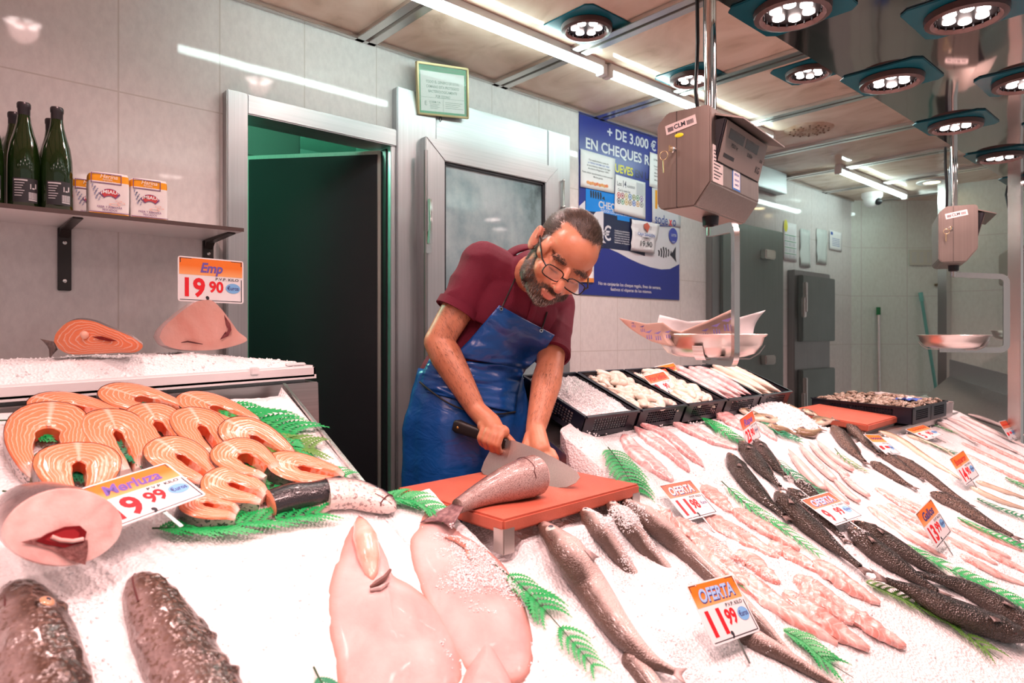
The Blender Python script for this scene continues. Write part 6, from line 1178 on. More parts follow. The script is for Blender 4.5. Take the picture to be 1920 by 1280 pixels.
# ================================================================== price cards
def gradient_mat(name, c1, c2):
    m, t, b = nt(name); s = st_nodes(t); t.links.new(ramp(t, s.outputs['Y'], [(0.0, c2), (.55, c1)]), b.inputs['Base Color']); b.inputs['Roughness'].default_value = .35; return m
ORB = gradient_mat('card_orange', (.86, .20, .015), (.88, .42, .16)); ORR = gradient_mat('card_red_orange', (.80, .11, .03), (.84, .26, .14)); CARD = mat('card_white', (.84, .83, .84), .32)
SCRB = mat('script_indigo', (.16, .10, .42), .5); SKYL = mat('lettering_sky', (.35, .55, .86), .5); REDL = mat('script_red', (.62, .04, .03), .5); NAVL = mat('script_navy', (.06, .05, .22), .5)
def solve_card(TLp, TRp, BLp, sBL, asp):
    dT, dR, dB = ray(*TLp), ray(*TRp), ray(*BLp); B = CAM+dB*sBL; x = np.array([sBL*1.02, sBL*1.02])
    def res(x):
        A = CAM+dT*x[0]; C = CAM+dR*x[1]; w = C-A; h = B-A; return np.array([w.length-asp*h.length, w.dot(h)/(w.length*h.length)*.2])
    best = None
    for st0 in ((1.02, 1.02), (1.1, 1.05), (.95, 1.1), (1.05, 1.25), (1.15, 1.2), (1.0, .95)):
        x = np.array([sBL*st0[0], sBL*st0[1]])
        for _ in range(60):
            r = res(x); J = np.array([(res(x+np.eye(2)[i]*1e-5)-r)/1e-5 for i in range(2)]).T
            try: d = np.linalg.solve(J.T@J+1e-6*np.eye(2), -J.T@r)
            except Exception: break
            x = x+np.clip(d, -.05, .05)
        e = np.abs(res(x)).sum()+(.3*max(0, -(((CAM+dT*x[0])-B).z)))
        A = CAM+dT*x[0]; C = CAM+dR*x[1]; nn = (C-A).cross(A-B).normalized(); e += abs(x[0]-sBL)*.05+.5*max(0, -nn.z-.2)
        if best is None or e < best[0]: best = (e, x.copy())
    x = best[1]; A = CAM+dT*x[0]; C = CAM+dR*x[1]; return A, C, B, best[0]
def card(label, TLp, TRp, BLp, title, euros, cents, tmat, band=None, sBL=None, asp=1.32, lift=.02, shear=.25, bold=.03, red=None, tiny=False, tw=.72, stake=.05, badge=None):
    if sBL is None: sBL = (ice(*BLp, lift)-CAM).dot(FW)
    A, C, B, e = solve_card(TLp, TRp, BLp, sBL, asp); X = C-A; Y = A-B; W, Hh = X.length, Y.length; T = frame(B, X, Y); k = W/.15
    if TEST: print('CARD', title, 'W %.3f H %.3f err %.4f' % (W, Hh, e), 'depths', round(sBL, 2))
    o = thing('price_card', B+X/2, label, 'price card', 'price cards')
    def q(): m = M(); m.T = T; return m
    r = .006*k; n = 5; pts = []
    for cx_, cy_, a0 in ((W-r, r, -90), (W-r, Hh-r, 0), (r, Hh-r, 90), (r, r, 180)):
        for i in range(n): a = math.radians(a0+90*i/(n-1)); pts.append((cx_+r*math.cos(a), cy_+r*math.sin(a), 0))
    m = q(); m.prism(pts, (0, 0, .0016)); m.build('plate', CARD, o)
    g = .003*k; by = Hh*.60; m = q(); P = [[Vector((g+(W-2*g)*i/4, by+(Hh-g-by)*j/4, .0019)) for j in range(5)] for i in range(5)]; m.grid(P, st=[(i/4, j/4, 0) for i in range(5) for j in range(5)]); m.build('orange_band', band or ORB, o, norm=False)
    z = .0022
    for x0, x1, y0, y1 in ((.03, .20, .955, .968), (.03, .042, .86, .968), (.80, .97, .955, .968), (.958, .97, .86, .968), (.03, .97, .035, .048), (.958, .97, .035, .55)): m = q(); m.box((W*x0, Hh*y0, .0016), (W*x1, Hh*y1, z)); m.build('border_line', INK, o)
    m = q(); letter(m, title, W*.50, Hh*.765, Hh*.30, bold, shear, z+.0002, w=W*tw)
    if title == 'OFERTA':
        m2 = q(); letter(m2, title, W*.505, Hh*.750, Hh*.30, bold+.022, shear, z, w=W*(tw+.02)); m2.build('title_shadow', NAVL, o, norm=False)
    m.build('title_lettering', tmat, o, norm=False)
    m = q(); letter(m, euros, W*(.10 if not tiny else .16), Hh*.30, Hh*.56, .035, 0, z, align='l', w=W*(.30 if len(euros) > 1 else .15)); m.build('euro_figures', red or RED, o, norm=False); m = q(); letter(m, cents, W*.46, Hh*.34, Hh*.34, .035, 0, z, align='l', w=W*.22); m.build('cent_figures', red or RED, o, norm=False)
    m = q(); letter(m, ',', W*.435, Hh*.20, Hh*.40, .03, 0, z); letter(m, 'P.V.P. KILO', W*.74, Hh*.535, Hh*.085, .012, 0, z+.0003, w=W*.36); m.build('small_print', INK, o, norm=False)
    m = q(); m.rings([[(W*.83+W*.115*kk*math.cos(a), Hh*.34+Hh*.115*kk*math.sin(a), z) for a in [2*math.pi*i/28 for i in range(28)]] for kk in (1, .02)], cap=False); bd = m.build('euro_badge', badge or EURO, o, norm=False)
    m = q(); letter(m, '\u20acuros', W*.83, Hh*.34, Hh*.13, .015, 0, z+.0003, w=W*.18); m.build('badge_lettering', NAVL, bd, norm=False)
    m = q(); m.box((W*.48, -stake, -.0022), (W*.52, Hh*.3, -.0004)); m.build('stake', POLR, o)
    return o
_letter = letter
def letter(m, s, x, y, size, bold=0, shear=0, depth=.0006, sx=1, w=None, align='c'):
    if s != '~': return _letter(m, s, x, y, size, bold, shear, depth, sx, w, align)
    w = w or size; x0 = x-w/2 if align == 'c' else x      # illegible brush strokes
    m.tube([(x0+w*i/14, y+size*.28*math.sin(i*2.1)*(1-.3*(i % 3)), depth) for i in range(15)], size*.05, 6)
TEST = bool(__import__('os').environ.get('CARDTEST'))
card('big price card leaning in the salmon steaks, 19,99 behind the fish slice', (137, 921), (311, 868), (217, 992), 'Merluza', '19', '99', SCRB, sBL=1.13, lift=.01, tw=.62, asp=1.42)
card('price card reading 19,90 standing above the swordfish piece on the white tray', (333, 479), (456, 490), (333, 564), 'Emp', '19', '90', SCRB, sBL=1.99, tw=.34, asp=1.42, stake=.09)
card('price card reading OFERTA 11,99 in front, standing in the hake', (1285, 1098), (1371, 1076), (1339, 1213), 'OFERTA', '11', '99', SKYL, lift=.035)
card('price card reading OFERTA 11,98 between the board and the pink fillets', (1234, 910), (1293, 899), (1288, 977), 'OFERTA', '11', '98', PAPER, band=ORR, lift=.02, badge=PAPER)
card('price card reading OFERTA 9,99 among the dark sea bass', (1500, 937), (1553, 922), (1567, 986), 'OFERTA', '9', '99', SKYL, band=ORR, lift=.03)
card('price card reading 13,99 standing steeply among the megrim fillets', (1715, 963), (1744, 934), (1756, 1030), 'Gallos', '13', '99', NAVL, lift=.03, tw=.60)
card('price card standing upright behind the three sea bass heads, reading 23,90', (1385, 786), (1410, 768), (1402, 840), 'Rape', '23', '90', SCRB, band=ORR, lift=.01, tw=.60, badge=GR)
card('price card reading 14,90 beside the eel strips', (1779, 860), (1805, 843), (1811, 911), 'Boqueron', '14', '90', REDL, lift=.02)
card('price card reading 5,90 lying flat near the clam crate', (1697, 805), (1730, 796), (1738, 825), '~', '5', '90', REDL, lift=.015)
card('orange topped price card leaning on the pair of brown fish', (1618, 814), (1647, 815), (1662, 852), '~', '~', '~', NAVL, lift=.03)
card('front price card of the overlapping two on the cuttlefish crate, reading 9,90', (1205, 705), (1243, 696), (1240, 743), 'Por kilos', '9', '90', REDL, band=ORR, sBL=2.62, tw=.80, stake=.03)
card('rear price card of the overlapping two on the cuttlefish crate', (1226, 688), (1262, 680), (1256, 722), 'Calamar', '1', '90', REDL, sBL=2.86, tw=.80, stake=.03)
card('price card lying on the white squid near the far door', (1310, 712), (1337, 703), (1345, 728), '~', '~', '~', REDL, sBL=2.92, tw=.60, stake=.0)
card('narrow red price card leaning at the far right by the steel lip', (1872, 790), (1886, 787), (1894, 826), '~', '~', '~', REDL, band=ORR, lift=.015)
# ================================================================== fish on the board, cleaver, chunks on the tray
zb = bz
sp = [on_z(858, 949, zb+.018), on_z(895, 930, zb+.026), on_z(935, 913, zb+.038), on_z(975, 899, zb+.050), on_z(1004, 890, zb+.054)]
PROF['tail'] = [(0, .34), (.12, .42), (.35, .62), (.6, .86), (.85, 1), (1, .98)]
L = Loft(sp, .050, .053, 'tail', n=40, na=28, flip=1, N=UP); r0 = thing('fish_tail_piece', on_z(935, 915, zb), 'scaly tail half of a fish being cut on the near red board', 'fish piece')
m = M(); m.rings(L.rings, st=L.st); m.build('skin', FM_TAIL, r0, smooth=70, norm=False)
T_, La, Nn = L.ax(1); c0 = L.P[-1]; m = M(); m.rings([[c0+La*(.0492*k*math.cos(a))+Nn*(.052*k*math.sin(a))+T_*d_ for a in [2*math.pi*i/28 for i in range(28)]] for k, d_ in ((1, 0), (.93, .006), (.5, .010), (.02, .010))]); m.build('cut_face', CUTF, r0, smooth=70)
t0 = -L.T[0]; m = M(); s_ = L.L[0]; e0 = L.P[0]
fin_fan(m, e0+L.L[0]*.018+L.N[0]*.002, e0-L.L[0]*.018+L.N[0]*.002, (t0+Vector((0, 0, -.30))).normalized(), .085, fork=.25, n=13, lift=UP*.004); m.build('tail_fin', mat('tail_fin_purple', (.16, .08, .09), .4, col2=(.34, .20, .20), ns=90), r0, solid=.0025, norm=False)
m = M(); fin_fan(m, L.pt(.62, .98, -.2), L.pt(.48, .98, -.2), (L.L[20]-L.T[20]*.6).normalized(), .02, n=7); m.build('anal_fin', FIN, r0, solid=.0015, norm=False)
m = M().tube([L.pt(.80+.02*math.sin(a), math.cos(a)*1.01, math.sin(a)*1.01) for a in [math.pi*(.05+.9*i/16) for i in range(17)]], .0012, 6); m.build('knife_mark', MOUTHD, r0)
hb, hj = at(853, 797, 2.06), at(950, 832, 1.97); heel = at(903, 888, 1.975); tip0 = on_z(1063, 914, zb+.003)
kn = (heel-hj).cross(tip0-hj).normalized()
def on_k(u, v): d = ray(u, v); return CAM+d*((hj-CAM).dot(kn)/d.dot(kn))
kx = thing('cleaver', (hj+tip0)/2, 'wide steel fish knife with a black riveted handle in the man\'s right hand', 'knife')
PX = [(962, 825), (985, 833), (1012, 844), (1040, 858), (1065, 872), (1082, 885), (1088, 895), (1080, 905), (1063, 913), (1030, 915), (985, 908), (940, 898), (907, 889), (902, 882), (908, 865), (920, 843), (930, 828)]
m = M(); m.prism([on_k(*p)+kn*.0012 for p in PX], -kn*.0024); m.build('blade', steel('blade_steel', (.80, .74, .72), .36, 'x', .05), kx)
m = M(); ha = (hj-hb).normalized(); hu = (UP-ha*UP.dot(ha)).normalized(); hs = ha.cross(hu)
R_ = []
for t_, a_, b_ in ((0, .0125, .017), (.06, .0145, .0215), (.2, .0135, .0190), (.5, .013, .0175), (.8, .013, .0175), (.95, .0125, .0185), (1, .009, .014)):
    R_.append([hb.lerp(hj, t_)+hs*(a_*math.copysign(abs(math.cos(q))**.6, math.cos(q)))+hu*(b_*math.copysign(abs(math.sin(q))**.6, math.sin(q))) for q in [2*math.pi*i/20 for i in range(20)]])
m.rings(R_); m.build('handle', mat('handle_black', (.018, .015, .015), .42), kx, smooth=60)
for f in (.10, .55):
    m = M(); 
    for sg in (-1, 1): m.ball(hb.lerp(hj, f)+hs*sg*.0138, (.004, .004, .0018), 8, ax=frame((0, 0, 0), ha, hu).to_3x3())
    m.build('rivet', mat('brass_rivet', (.70, .38, .10), .3, .8) if 'brass_rivet' not in bpy.data.materials else bpy.data.materials['brass_rivet'], kx)
def chunk(name, label, px, s, depth, face_mt, side_mt, ext, st_face=True, cat='fish piece'):
    P = catmull([at(u, v, s) for u, v in px]+[at(px[0][0], px[0][1], s)], 48)[:-1]; c = sum(P, Vector())/len(P); E = ext.normalized()*depth; r0 = thing(name, c-UP*.06, label, cat, None)
    m = M(); m.rings([P, [p+E*.5 for p in P], [p.lerp(c, .12)+E for p in P]], st=[(0, .5+.5*math.sin(6.283*i/48+.6), 0) for _ in range(3) for i in range(48)]); m.build('skin', side_mt, r0, smooth=60)
    m = M(); m.rings([[p.lerp(c, 1-k)-ext.normalized()*(.004*(1-k**4)) for p in P] for k in (1, .96, .75, .5, .25, .02)], st=[((.2, k, 0)) for k in (1, .95, .75, .5, .25, 0) for i in range(48)]); m.build('cut_face', face_mt, r0, smooth=70, norm=True); return r0, c
r0, c = chunk('salmon_chunk', 'thick salmon cut with orange face lying on the ice of the white tray', [(101, 640), (105, 625), (122, 607), (145, 599), (175, 602), (205, 614), (240, 628), (252, 635), (268, 648), (255, 660), (225, 661), (180, 663), (135, 664), (112, 655)], 1.71, .10, SM, SKIN, FW*.9-RT*.5+UP*.10)
m = M(); m.rings([[at(u, v, 1.699) for u, v in [(188+(u-188)*k+8*(1-k), 634+(v-634)*k) for u, v in ((172, 631), (190, 630), (207, 635), (220, 639), (205, 640), (185, 636))]] for k in (1, .05)], cap=False); m.build('cavity_slit', mat('slit_dark_red', (.20, .01, .008), .3), r0, norm=False)
m = M(); m.ball(at(159, 628, 1.70), (.010, .006, .010), 8); m.build('bone', BONE, r0)
m = M(); P0 = at(100, 645, 1.74); fin_fan(m, at(101, 640, 1.75), at(108, 655, 1.75), (RT*-.8-UP*.25).normalized(), .03, n=6); m.build('fin', FIN, r0, solid=.002, norm=False)
SWF = flesh_mat('swordfish_face', (.74, .32, .25), (.80, .42, .35), (.84, .54, .48), ns=8, stretch=(1, 1, 1)); SWS = fish_mat('swordfish_skin', (.62, .44, .42), (.72, .54, .52), (.80, .66, .63), scale=140)
r0, c = chunk('swordfish_chunk', 'triangular pink swordfish cut with a dark streak on the white tray under the price card', [(299, 632), (306, 615), (330, 592), (365, 567), (388, 562), (402, 566), (420, 585), (437, 608), (447, 622), (464, 637), (440, 648), (400, 656), (345, 656), (312, 648)], 1.93, .14, SWF, SWS, FW*.75-RT*.65-UP*.03)
m = M(); m.rings([[at(u, v, 1.919) for u, v in [(425+(u-425)*k, 618+(v-618)*k) for u, v in ((420, 590), (432, 607), (434, 618), (428, 630), (412, 637), (423, 625), (427, 612), (424, 600))]] for k in (1, .3)], cap=False); m.build('dark_streak', mat('blood_line', (.16, .03, .04), .35, col2=(.26, .08, .08), ns=60), r0, norm=False)
m = M().tube([at(u, v, 1.921) for u, v in ((340, 642), (352, 640), (368, 643), (380, 645))], [.001, .0025, .002, .001], 6); m.build('blood_fleck', MOUTHD, r0)
# ================================================================== the fishmonger
def rot_ax(x, z): x = Vector(x).normalized(); z = Vector(z); z = (z-x*z.dot(x)).normalized(); return Matrix((x, z.cross(x), z)).transposed()
def capsule(m, a, b, ra, rb, n=18):
    a, b = Vector(a), Vector(b); T = (b-a).normalized(); q = Vector((0, 0, 1)) if abs(T.z) < .9 else Vector((1, 0, 0)); X = T.cross(q).normalized(); Y = T.cross(X); R_ = []
    for i in range(6): f = math.pi/2*(1-i/5); R_.append((a-T*ra*math.sin(f), max(ra*math.cos(f), 1e-4)))
    for i in range(6): f = math.pi/2*i/5; R_.append((b+T*rb*math.sin(f), max(rb*math.cos(f), 1e-4)))
    m.rings([[c+(X*math.cos(2*math.pi*j/n)+Y*math.sin(2*math.pi*j/n))*r for j in range(n)] for c, r in R_])
def chain(m, pts, rs): 
    for (a, ra), (b, rb) in zip(zip(pts, rs), zip(pts[1:], rs[1:])): capsule(m, a, b, ra, rb)
def fuse(m, name, mt, vox, smooth=4, parent=None, disp=None, **kw):
    o = m.build(name+'_raw', mt, norm=True); md = o.modifiers.new('r', 'REMESH'); md.mode = 'VOXEL'; md.voxel_size = vox; sm = o.modifiers.new('s', 'SMOOTH'); sm.iterations = smooth; sm.factor = .5
    dg = bpy.context.evaluated_depsgraph_get(); me = bpy.data.meshes.new_from_object(o.evaluated_get(dg)); org = ORG[o.name].copy(); co = np.zeros(len(me.vertices)*3); me.vertices.foreach_get('co', co); co = co.reshape(-1, 3)+np.array(org)
    nr = np.zeros(len(co)*3); me.vertices.foreach_get('normal', nr); nr = nr.reshape(-1, 3)
    fs = [tuple(p.vertices) for p in me.polygons]; bpy.data.objects.remove(o); del ORG[name+'_raw']
    if disp: co = disp(co, nr)
    q = M(); q.v = [Vector(c) for c in co]; q.f = fs; q.mi = [0]*len(fs); q.st = kw.pop('st')(co, nr) if 'st' in kw else [(0, 0, 0)]*len(co)
    return q.build(name, mt, parent, smooth=180, norm=False, **kw), co, nr, fs
# head frame
hl = Vector((.80, -.46, -.38)).normalized(); hup = Vector((.56, .70, .43)); hup = (hup-hl*hup.dot(hl)).normalized(); hf = hup.cross(hl)
tow = lambda c: RT*c.x+UP*c.y-FW*c.z
HX, HZ = tow(hl), tow(hup); HY = tow(hf); HS = 1.17; HC = at(1054, 478, 2.0)
if HY.dot(FW) > 0: HY = -HY
def hp(x, y, z): return HC+(HX*x+HY*y+HZ*z)*HS
HR = Matrix((HX, HY, HZ)).transposed()
shR, elR, wrR = at(905, 500, 2.19), at(822, 641, 2.13), at(893, 768, 2.065)
shL, elL, wrL = at(1040, 575, 2.40), at(1031, 688, 2.20), at(1004, 806, 2.04)
nkb = at(986, 512, 2.24); pel = Vector((1.41, 1.83, .98)); wst = Vector((1.395, 1.80, 1.15)); chs = Vector((1.50, 1.70, 1.36))
SKINM, t, b = nt('skin'); s = st_nodes(t); n = nd(t, 'ShaderNodeTexNoise'); n.inputs['Scale'].default_value = 24; n.inputs['Detail'].default_value = 6; t.links.new(coords(t), n.inputs['Vector'])
c_ = ramp(t, n.outputs[0], [(.3, (.50, .185, .095)), (.7, (.58, .245, .14))]); mx = nd(t, 'ShaderNodeMixRGB'); t.links.new(s.outputs['X'], mx.inputs[0]); t.links.new(c_, mx.inputs[1]); mx.inputs[2].default_value = (.10, .058, .042, 1)
mx2 = nd(t, 'ShaderNodeMixRGB'); t.links.new(s.outputs['Y'], mx2.inputs[0]); t.links.new(mx.outputs[0], mx2.inputs[1]); mx2.inputs[2].default_value = (.58, .20, .16, 1); t.links.new(mx2.outputs[0], b.inputs['Base Color'])
b.inputs['Roughness'].default_value = .42; b.inputs['Subsurface Weight'].default_value = .12; b.inputs['Subsurface Radius'].default_value = (.010, .004, .002); b.inputs['Subsurface Scale'].default_value = 1
n2 = nd(t, 'ShaderNodeTexNoise'); n2.inputs['Scale'].default_value = 220; n2.inputs['Detail'].default_value = 4; t.links.new(coords(t), n2.inputs['Vector']); bump(t, b, n2.outputs[0], .18, .0015)
m = M()
def hball(x, y, z, r, tilt=None): m.ball(hp(x, y, z), Vector(r)*HS, 14, ax=HR if tilt is None else HR @ tilt)
hball(0, -.015, .034, (.077, .099, .088)); hball(0, .036, -.034, (.062, .060, .082)); hball(0, .042, -.084, (.050, .050, .040)); hball(0, .072, -.102, (.024, .020, .020)); hball(0, .040, .042, (.064, .056, .056))
for sg in (-1, 1):
    hball(.030*sg, .081, .013, (.026, .012, .0085)); hball(.041*sg, .064, -.036, (.025, .024, .024)); hball(.031*sg, .078, -.008, (.0150, .0150, .0125)); hball(.055*sg, .022, -.075, (.016, .036, .026)); hball(.066*sg, .030, .004, (.012, .03, .03))
    tl_ = Matrix.Rotation(.25, 3, 'X') @ Matrix.Rotation(.35*sg, 3, 'Z'); hball(.081*sg, -.012, -.006, (.0075, .020, .032), tl_)
    P = [hp(sg*(.084+.004*math.sin(a)), -.012-.018*math.cos(a)-.004, -.004+.030*math.sin(a)) for a in [math.pi*(-.45+1.35*i/10) for i in range(11)]]; m.tube(P, .0052*HS, 8); hball(.0115*sg, .102, -.044, (.0078, .0095, .0075))
chain(m, [hp(0, .090, .004), hp(0, .108, -.022), hp(0, .117, -.040)], [.0085*HS, .0105*HS, .0120*HS])
hball(0, .093, -.072, (.023, .011, .0062)); hball(0, .091, -.083, (.019, .011, .0072))
chain(m, [hp(0, -.030, -.02), hp(0, -.02, -.085), nkb, nkb-UP*.06+FW*.01], [.060*HS, .056*HS, .064, .075])
# torso core, arms
chain(m, [shR, chs+UP*.06, shL], [.060, .085, .060]); chain(m, [chs+UP*.05, wst], [.10, .10])
chain(m, [shR, shR.lerp(elR, .55), elR, elR.lerp(wrR, .22), elR.lerp(wrR, .55), wrR], [.058, .054, .047, .052, .044, .031])
chain(m, [shL, shL.lerp(elL, .55), elL, elL.lerp(wrL, .25), elL.lerp(wrL, .6), wrL], [.058, .052, .046, .050, .041, .031])
# right hand: fist round the handle
av = ha; uv = (wrR-hb.lerp(hj, .55)); uv = (uv-av*uv.dot(av)).normalized(); vv = av.cross(uv); 
if vv.dot(CAM-hj) < 0: vv = -vv
vv = (vv).normalized()
def gp(a, u_, v_): return hj+av*a+uv*u_+vv*v_
cen = gp(-.052, .026, .014); chain(m, [wrR, gp(-.075, .040, .010), cen], [.031, .033, .030])
chain(m, [gp(-.088, .024, .018), gp(-.020, .026, .018)], [.020, .021])
for k, (a_, rr_, ln_) in enumerate(((-.012, .0108, 1.0), (-.034, .0112, 1.06), (-.056, .0108, 1.0), (-.077, .0096, .86))):
    P = [gp(a_-.006, .024, .026), gp(a_, .004, .034*ln_), gp(a_+.001, -.020*ln_, .030*ln_), gp(a_+.002, -.030*ln_, .006), gp(a_+.002, -.024, -.016), gp(a_, -.006, -.024)]; chain(m, P, [rr_*1.15, rr_*1.02, rr_*1.08, rr_*.95, rr_*.9, rr_*.8])
chain(m, [gp(-.072, .036, -.006), gp(-.040, .032, -.022), gp(-.010, .022, -.022), gp(.014, .012, -.016)], [.019, .0155, .0125, .0105])
# left hand pressing the fish behind the blade
pl_ = Vector((1.365, 1.405, zb+.075)); chain(m, [wrL, pl_], [.031, .032]); pd = (pl_-wrL).normalized(); sd = Vector((0, 1, 0)) if False else pd.cross(UP).normalized(); 
for k in range(4):
    o_ = sd*(.030-.021*k); P = [pl_+o_+pd*.01, pl_+o_*1.15+pd*.045+UP*.004, pl_+o_*1.25+pd*.066-UP*.016, pl_+o_*1.25+pd*.072-UP*(.038)]; chain(m, P, [.0125, .0112, .0102, .0088])
chain(m, [wrL+pd*.025+sd*.022, pl_+sd*.050-UP*.006, pl_+sd*.052+pd*.03-UP*.024], [.016, .013, .0105])
def sstep(a, b_, x): q = np.clip((x-a)/(b_-a), 0, 1); return q*q*(3-2*q)
HRn = np.array(HR); HCn = np.array(HC)
def headloc(co): return ((co-HCn) @ HRn)/HS
def hair_mask(co):
    p = headloc(co); x = np.abs(p[:, 0]); y = p[:, 1]; z = p[:, 2]
    yl = .080-1.25*np.clip(x-.016, 0, .045)
    top = sstep(.035, .060, z)*sstep(0, .020, yl-y); side = sstep(.052, .062, x)*sstep(0, .012, .034-y)*sstep(-.045, -.035, z)*sstep(0, .01, .075-z)*(1-((x > .076)*(z < .03)*(y < .02)*(y > -.045)))
    back = sstep(0, .02, -.015-y)*sstep(-.085, -.07, z)*(1-((x > .074)*(z < .028))); near = (np.linalg.norm(p, axis=1) < .17)
    return np.clip(np.maximum(np.maximum(top, side), back), 0, 1)*near
def beard_mask(co):
    p = headloc(co); x = np.abs(p[:, 0]); y = p[:, 1]; z = p[:, 2]; line = -.026-.62*(y-.02)
    bd = sstep(0, .010, line-z)*sstep(0, .012, z+.130)*sstep(-.012, .004, y); bd *= 1-(np.exp(-((x/.020)**4+((z+.0775)/.011)**4))*(y > .085))
    mu = np.exp(-((x/.032)**4+((z+.0605)/.0075)**4))*(y > .08); sb = sstep(.050, .058, x)*sstep(-.002, .006, y)*sstep(0, .01, .036-y)*sstep(0, .01, .0-z)*sstep(0, .01, z+.05)
    near = (np.linalg.norm(p, axis=1) < .17)*(x < .0765); return np.clip(np.maximum(np.maximum(bd, mu), sb), 0, 1)*near
def brow_mask(co):
    p = headloc(co); x = np.abs(p[:, 0]); return np.exp(-(((x-.031)/.020)**4+((p[:, 2]-.017+.10*np.abs(x-.036))/.0055)**2))*(p[:, 1] > .06)*(np.linalg.norm(p, axis=1) < .17)
def skin_st(co, nr):
    p = headloc(co); hm = np.maximum(np.maximum(hair_mask(co)*.97, beard_mask(co)*.62), brow_mask(co)*.75); x = np.abs(p[:, 0])
    lash = np.exp(-(((x-.031)/.015)**4+((p[:, 2]+.0165)/.0022)**2))*(p[:, 1] > .075)*(np.linalg.norm(p, axis=1) < .17); hm = np.maximum(hm, lash*.9)
    lip = np.exp(-((x/.021)**4+((p[:, 2]+.0775)/.0085)**4))*(p[:, 1] > .085); nose = np.exp(-((x/.016)**2+((p[:, 2]+.040)/.014)**2))*(p[:, 1] > .09)*.5; ear = ((x > .077)*(p[:, 2] < .035)*(p[:, 1] < .02)*(np.linalg.norm(p, axis=1) < .13))*.35
    return list(zip(hm.tolist(), np.clip(lip*.8+nose+ear, 0, 1).tolist(), [0]*len(co)))
person, bco, bnr, bfs = fuse(m, 'person', SKINM, .0042, 3, st=skin_st, label='bearded man in maroon polo and blue apron bending to cut a fish', cat='person')
bn = np.zeros(len(bco)*3); person.data.vertices.foreach_get('normal', bn); bn = bn.reshape(-1, 3)
# hair, beard
def strands(name, mask, count, ln, flow, mt, wd=.0007, lift=.45, seed=1, rnd_fn=None):
    rr = np.random.default_rng(seed); w = mask(bco)*1.0; w[w < .15] = 0; 
    if w.sum() == 0: return
    idx = rr.choice(len(bco), count, p=w/w.sum()); m = M(); vs, fs, st = [], [], []
    for q, i in enumerate(idx):
        p = Vector(bco[i]); N_ = Vector(bn[i]); F_ = flow(p, N_); F_ = (F_-N_*F_.dot(N_)); 
        if F_.length < 1e-5: continue
        F_ = (F_.normalized()+Vector(rr.normal(size=3))*.22); F_ = (F_-N_*F_.dot(N_)).normalized(); S_ = N_.cross(F_); p = p+Vector(rr.normal(size=3))*.0018; p = p-N_*.001; l = ln*(.6+.7*rr.random())
        a = p+S_*wd; b_ = p-S_*wd; c1 = p+F_*l*.5+N_*l*lift*.75; e = p+F_*l+N_*l*lift; k = len(vs); vs += [a, b_, c1-S_*wd*.8, c1+S_*wd*.8, e]; fs += [(k, k+1, k+2, k+3), (k+3, k+2, k+4)]; rv = rr.random() if rnd_fn is None else rnd_fn(p, rr.random()); st += [(rv, 0, 0)]*5
    m.add(vs, fs, 0, st); return m.build(name, mt, person, smooth=0, norm=False)
HAIRM, t, b = nt('hair_dark_brown'); s = st_nodes(t); t.links.new(ramp(t, s.outputs['X'], [(0, (.022, .014, .010)), (.6, (.060, .038, .026)), (.85, (.11, .075, .055)), (.95, (.40, .34, .30))]), b.inputs['Base Color']); b.inputs['Roughness'].default_value = .42
def flow_hair(p, N_): l = headloc(np.array(p)[None])[0]; return (-HY*.9-HZ*.15 if l[2] > .03 else -HZ*.7-HY*.5)
strands('hair', lambda c: hair_mask(c)**1.3, 24000, .017, flow_hair, HAIRM, .00075, .16, 2, lambda p, r: r*.86)
def beard_r(p, r): l = headloc(np.array(p)[None])[0]; return min(1, r*.75+(.36*max(0, min(1, (-l[2]-.075)/.03)) if abs(l[0]) < .05 else 0)*(.4+r))
strands('beard', beard_mask, 9000, .0085, lambda p, N_: -HZ*.9+HY*.25, HAIRM, .0006, .5, 3, beard_r)
strands('eyebrows', brow_mask, 700, .008, lambda p, N_: HX*(1 if (p-HC).dot(HX) > 0 else -1), HAIRM, .0006, .25, 4, lambda p, r: r*.5)
def arm_mask(co):
    o = np.zeros(len(co))
    for a, b_ in ((elR, wrR), (elL, wrL), (shR.lerp(elR, .5), elR)):
        A, B = np.array(a), np.array(b_); d = B-A; tt = ((co-A) @ d)/(d @ d); dist = np.linalg.norm(co-(A+np.clip(tt, 0, 1)[:, None]*d), axis=1); o = np.maximum(o, (tt > .03)*(tt < .92)*(dist < .075))
    return o
strands('arm_hair', arm_mask, 3200, .013, lambda p, N_: (wrR-elR) if (p-elR).length < (p-elL).length else (wrL-elL), HAIRM, .00030, .22, 5, lambda p, r: r*.6)
# eyes stay lidded; glasses
GLF = mat('spectacle_black', (.012, .012, .014), .25, .3); m = M()
def lens_pts(sg, r=1): return [hp(sg*.0345+sg*.0265*r*math.copysign(abs(math.cos(a))**.55, math.cos(a)), .112-.10*abs(abs(.0345+.0265*math.cos(a)*1)-.012)**1.3-.004, -.016+.0165*r*math.copysign(abs(math.sin(a))**.6, math.sin(a))) for a in [2*math.pi*i/24 for i in range(25)]]
gl = None
for sg in (-1, 1): m.tube(lens_pts(sg), .00165*HS, 6, cap=False)
m.tube([hp(-.010, .112, -.012), hp(0, .116, -.009), hp(.010, .112, -.012)], .0016*HS, 6)
for sg in (-1, 1): m.tube([hp(sg*.060, .104, -.010), hp(sg*.073, .090, -.006), hp(sg*.079, .03, .004), hp(sg*.083, -.010, .014), hp(sg*.083, -.026, .004)], [.0022*HS]*5, 6)
gl = m.build('glasses', GLF, person, smooth=60, norm=False)
LNS = mat('spectacle_lens', (.9, .92, .95), .03, alpha=.08)
for sg in (-1, 1): m = M(); P = lens_pts(sg, .96)[:-1]; m.add(P, [tuple(range(24))]); m.build('lens', LNS, gl, norm=False)
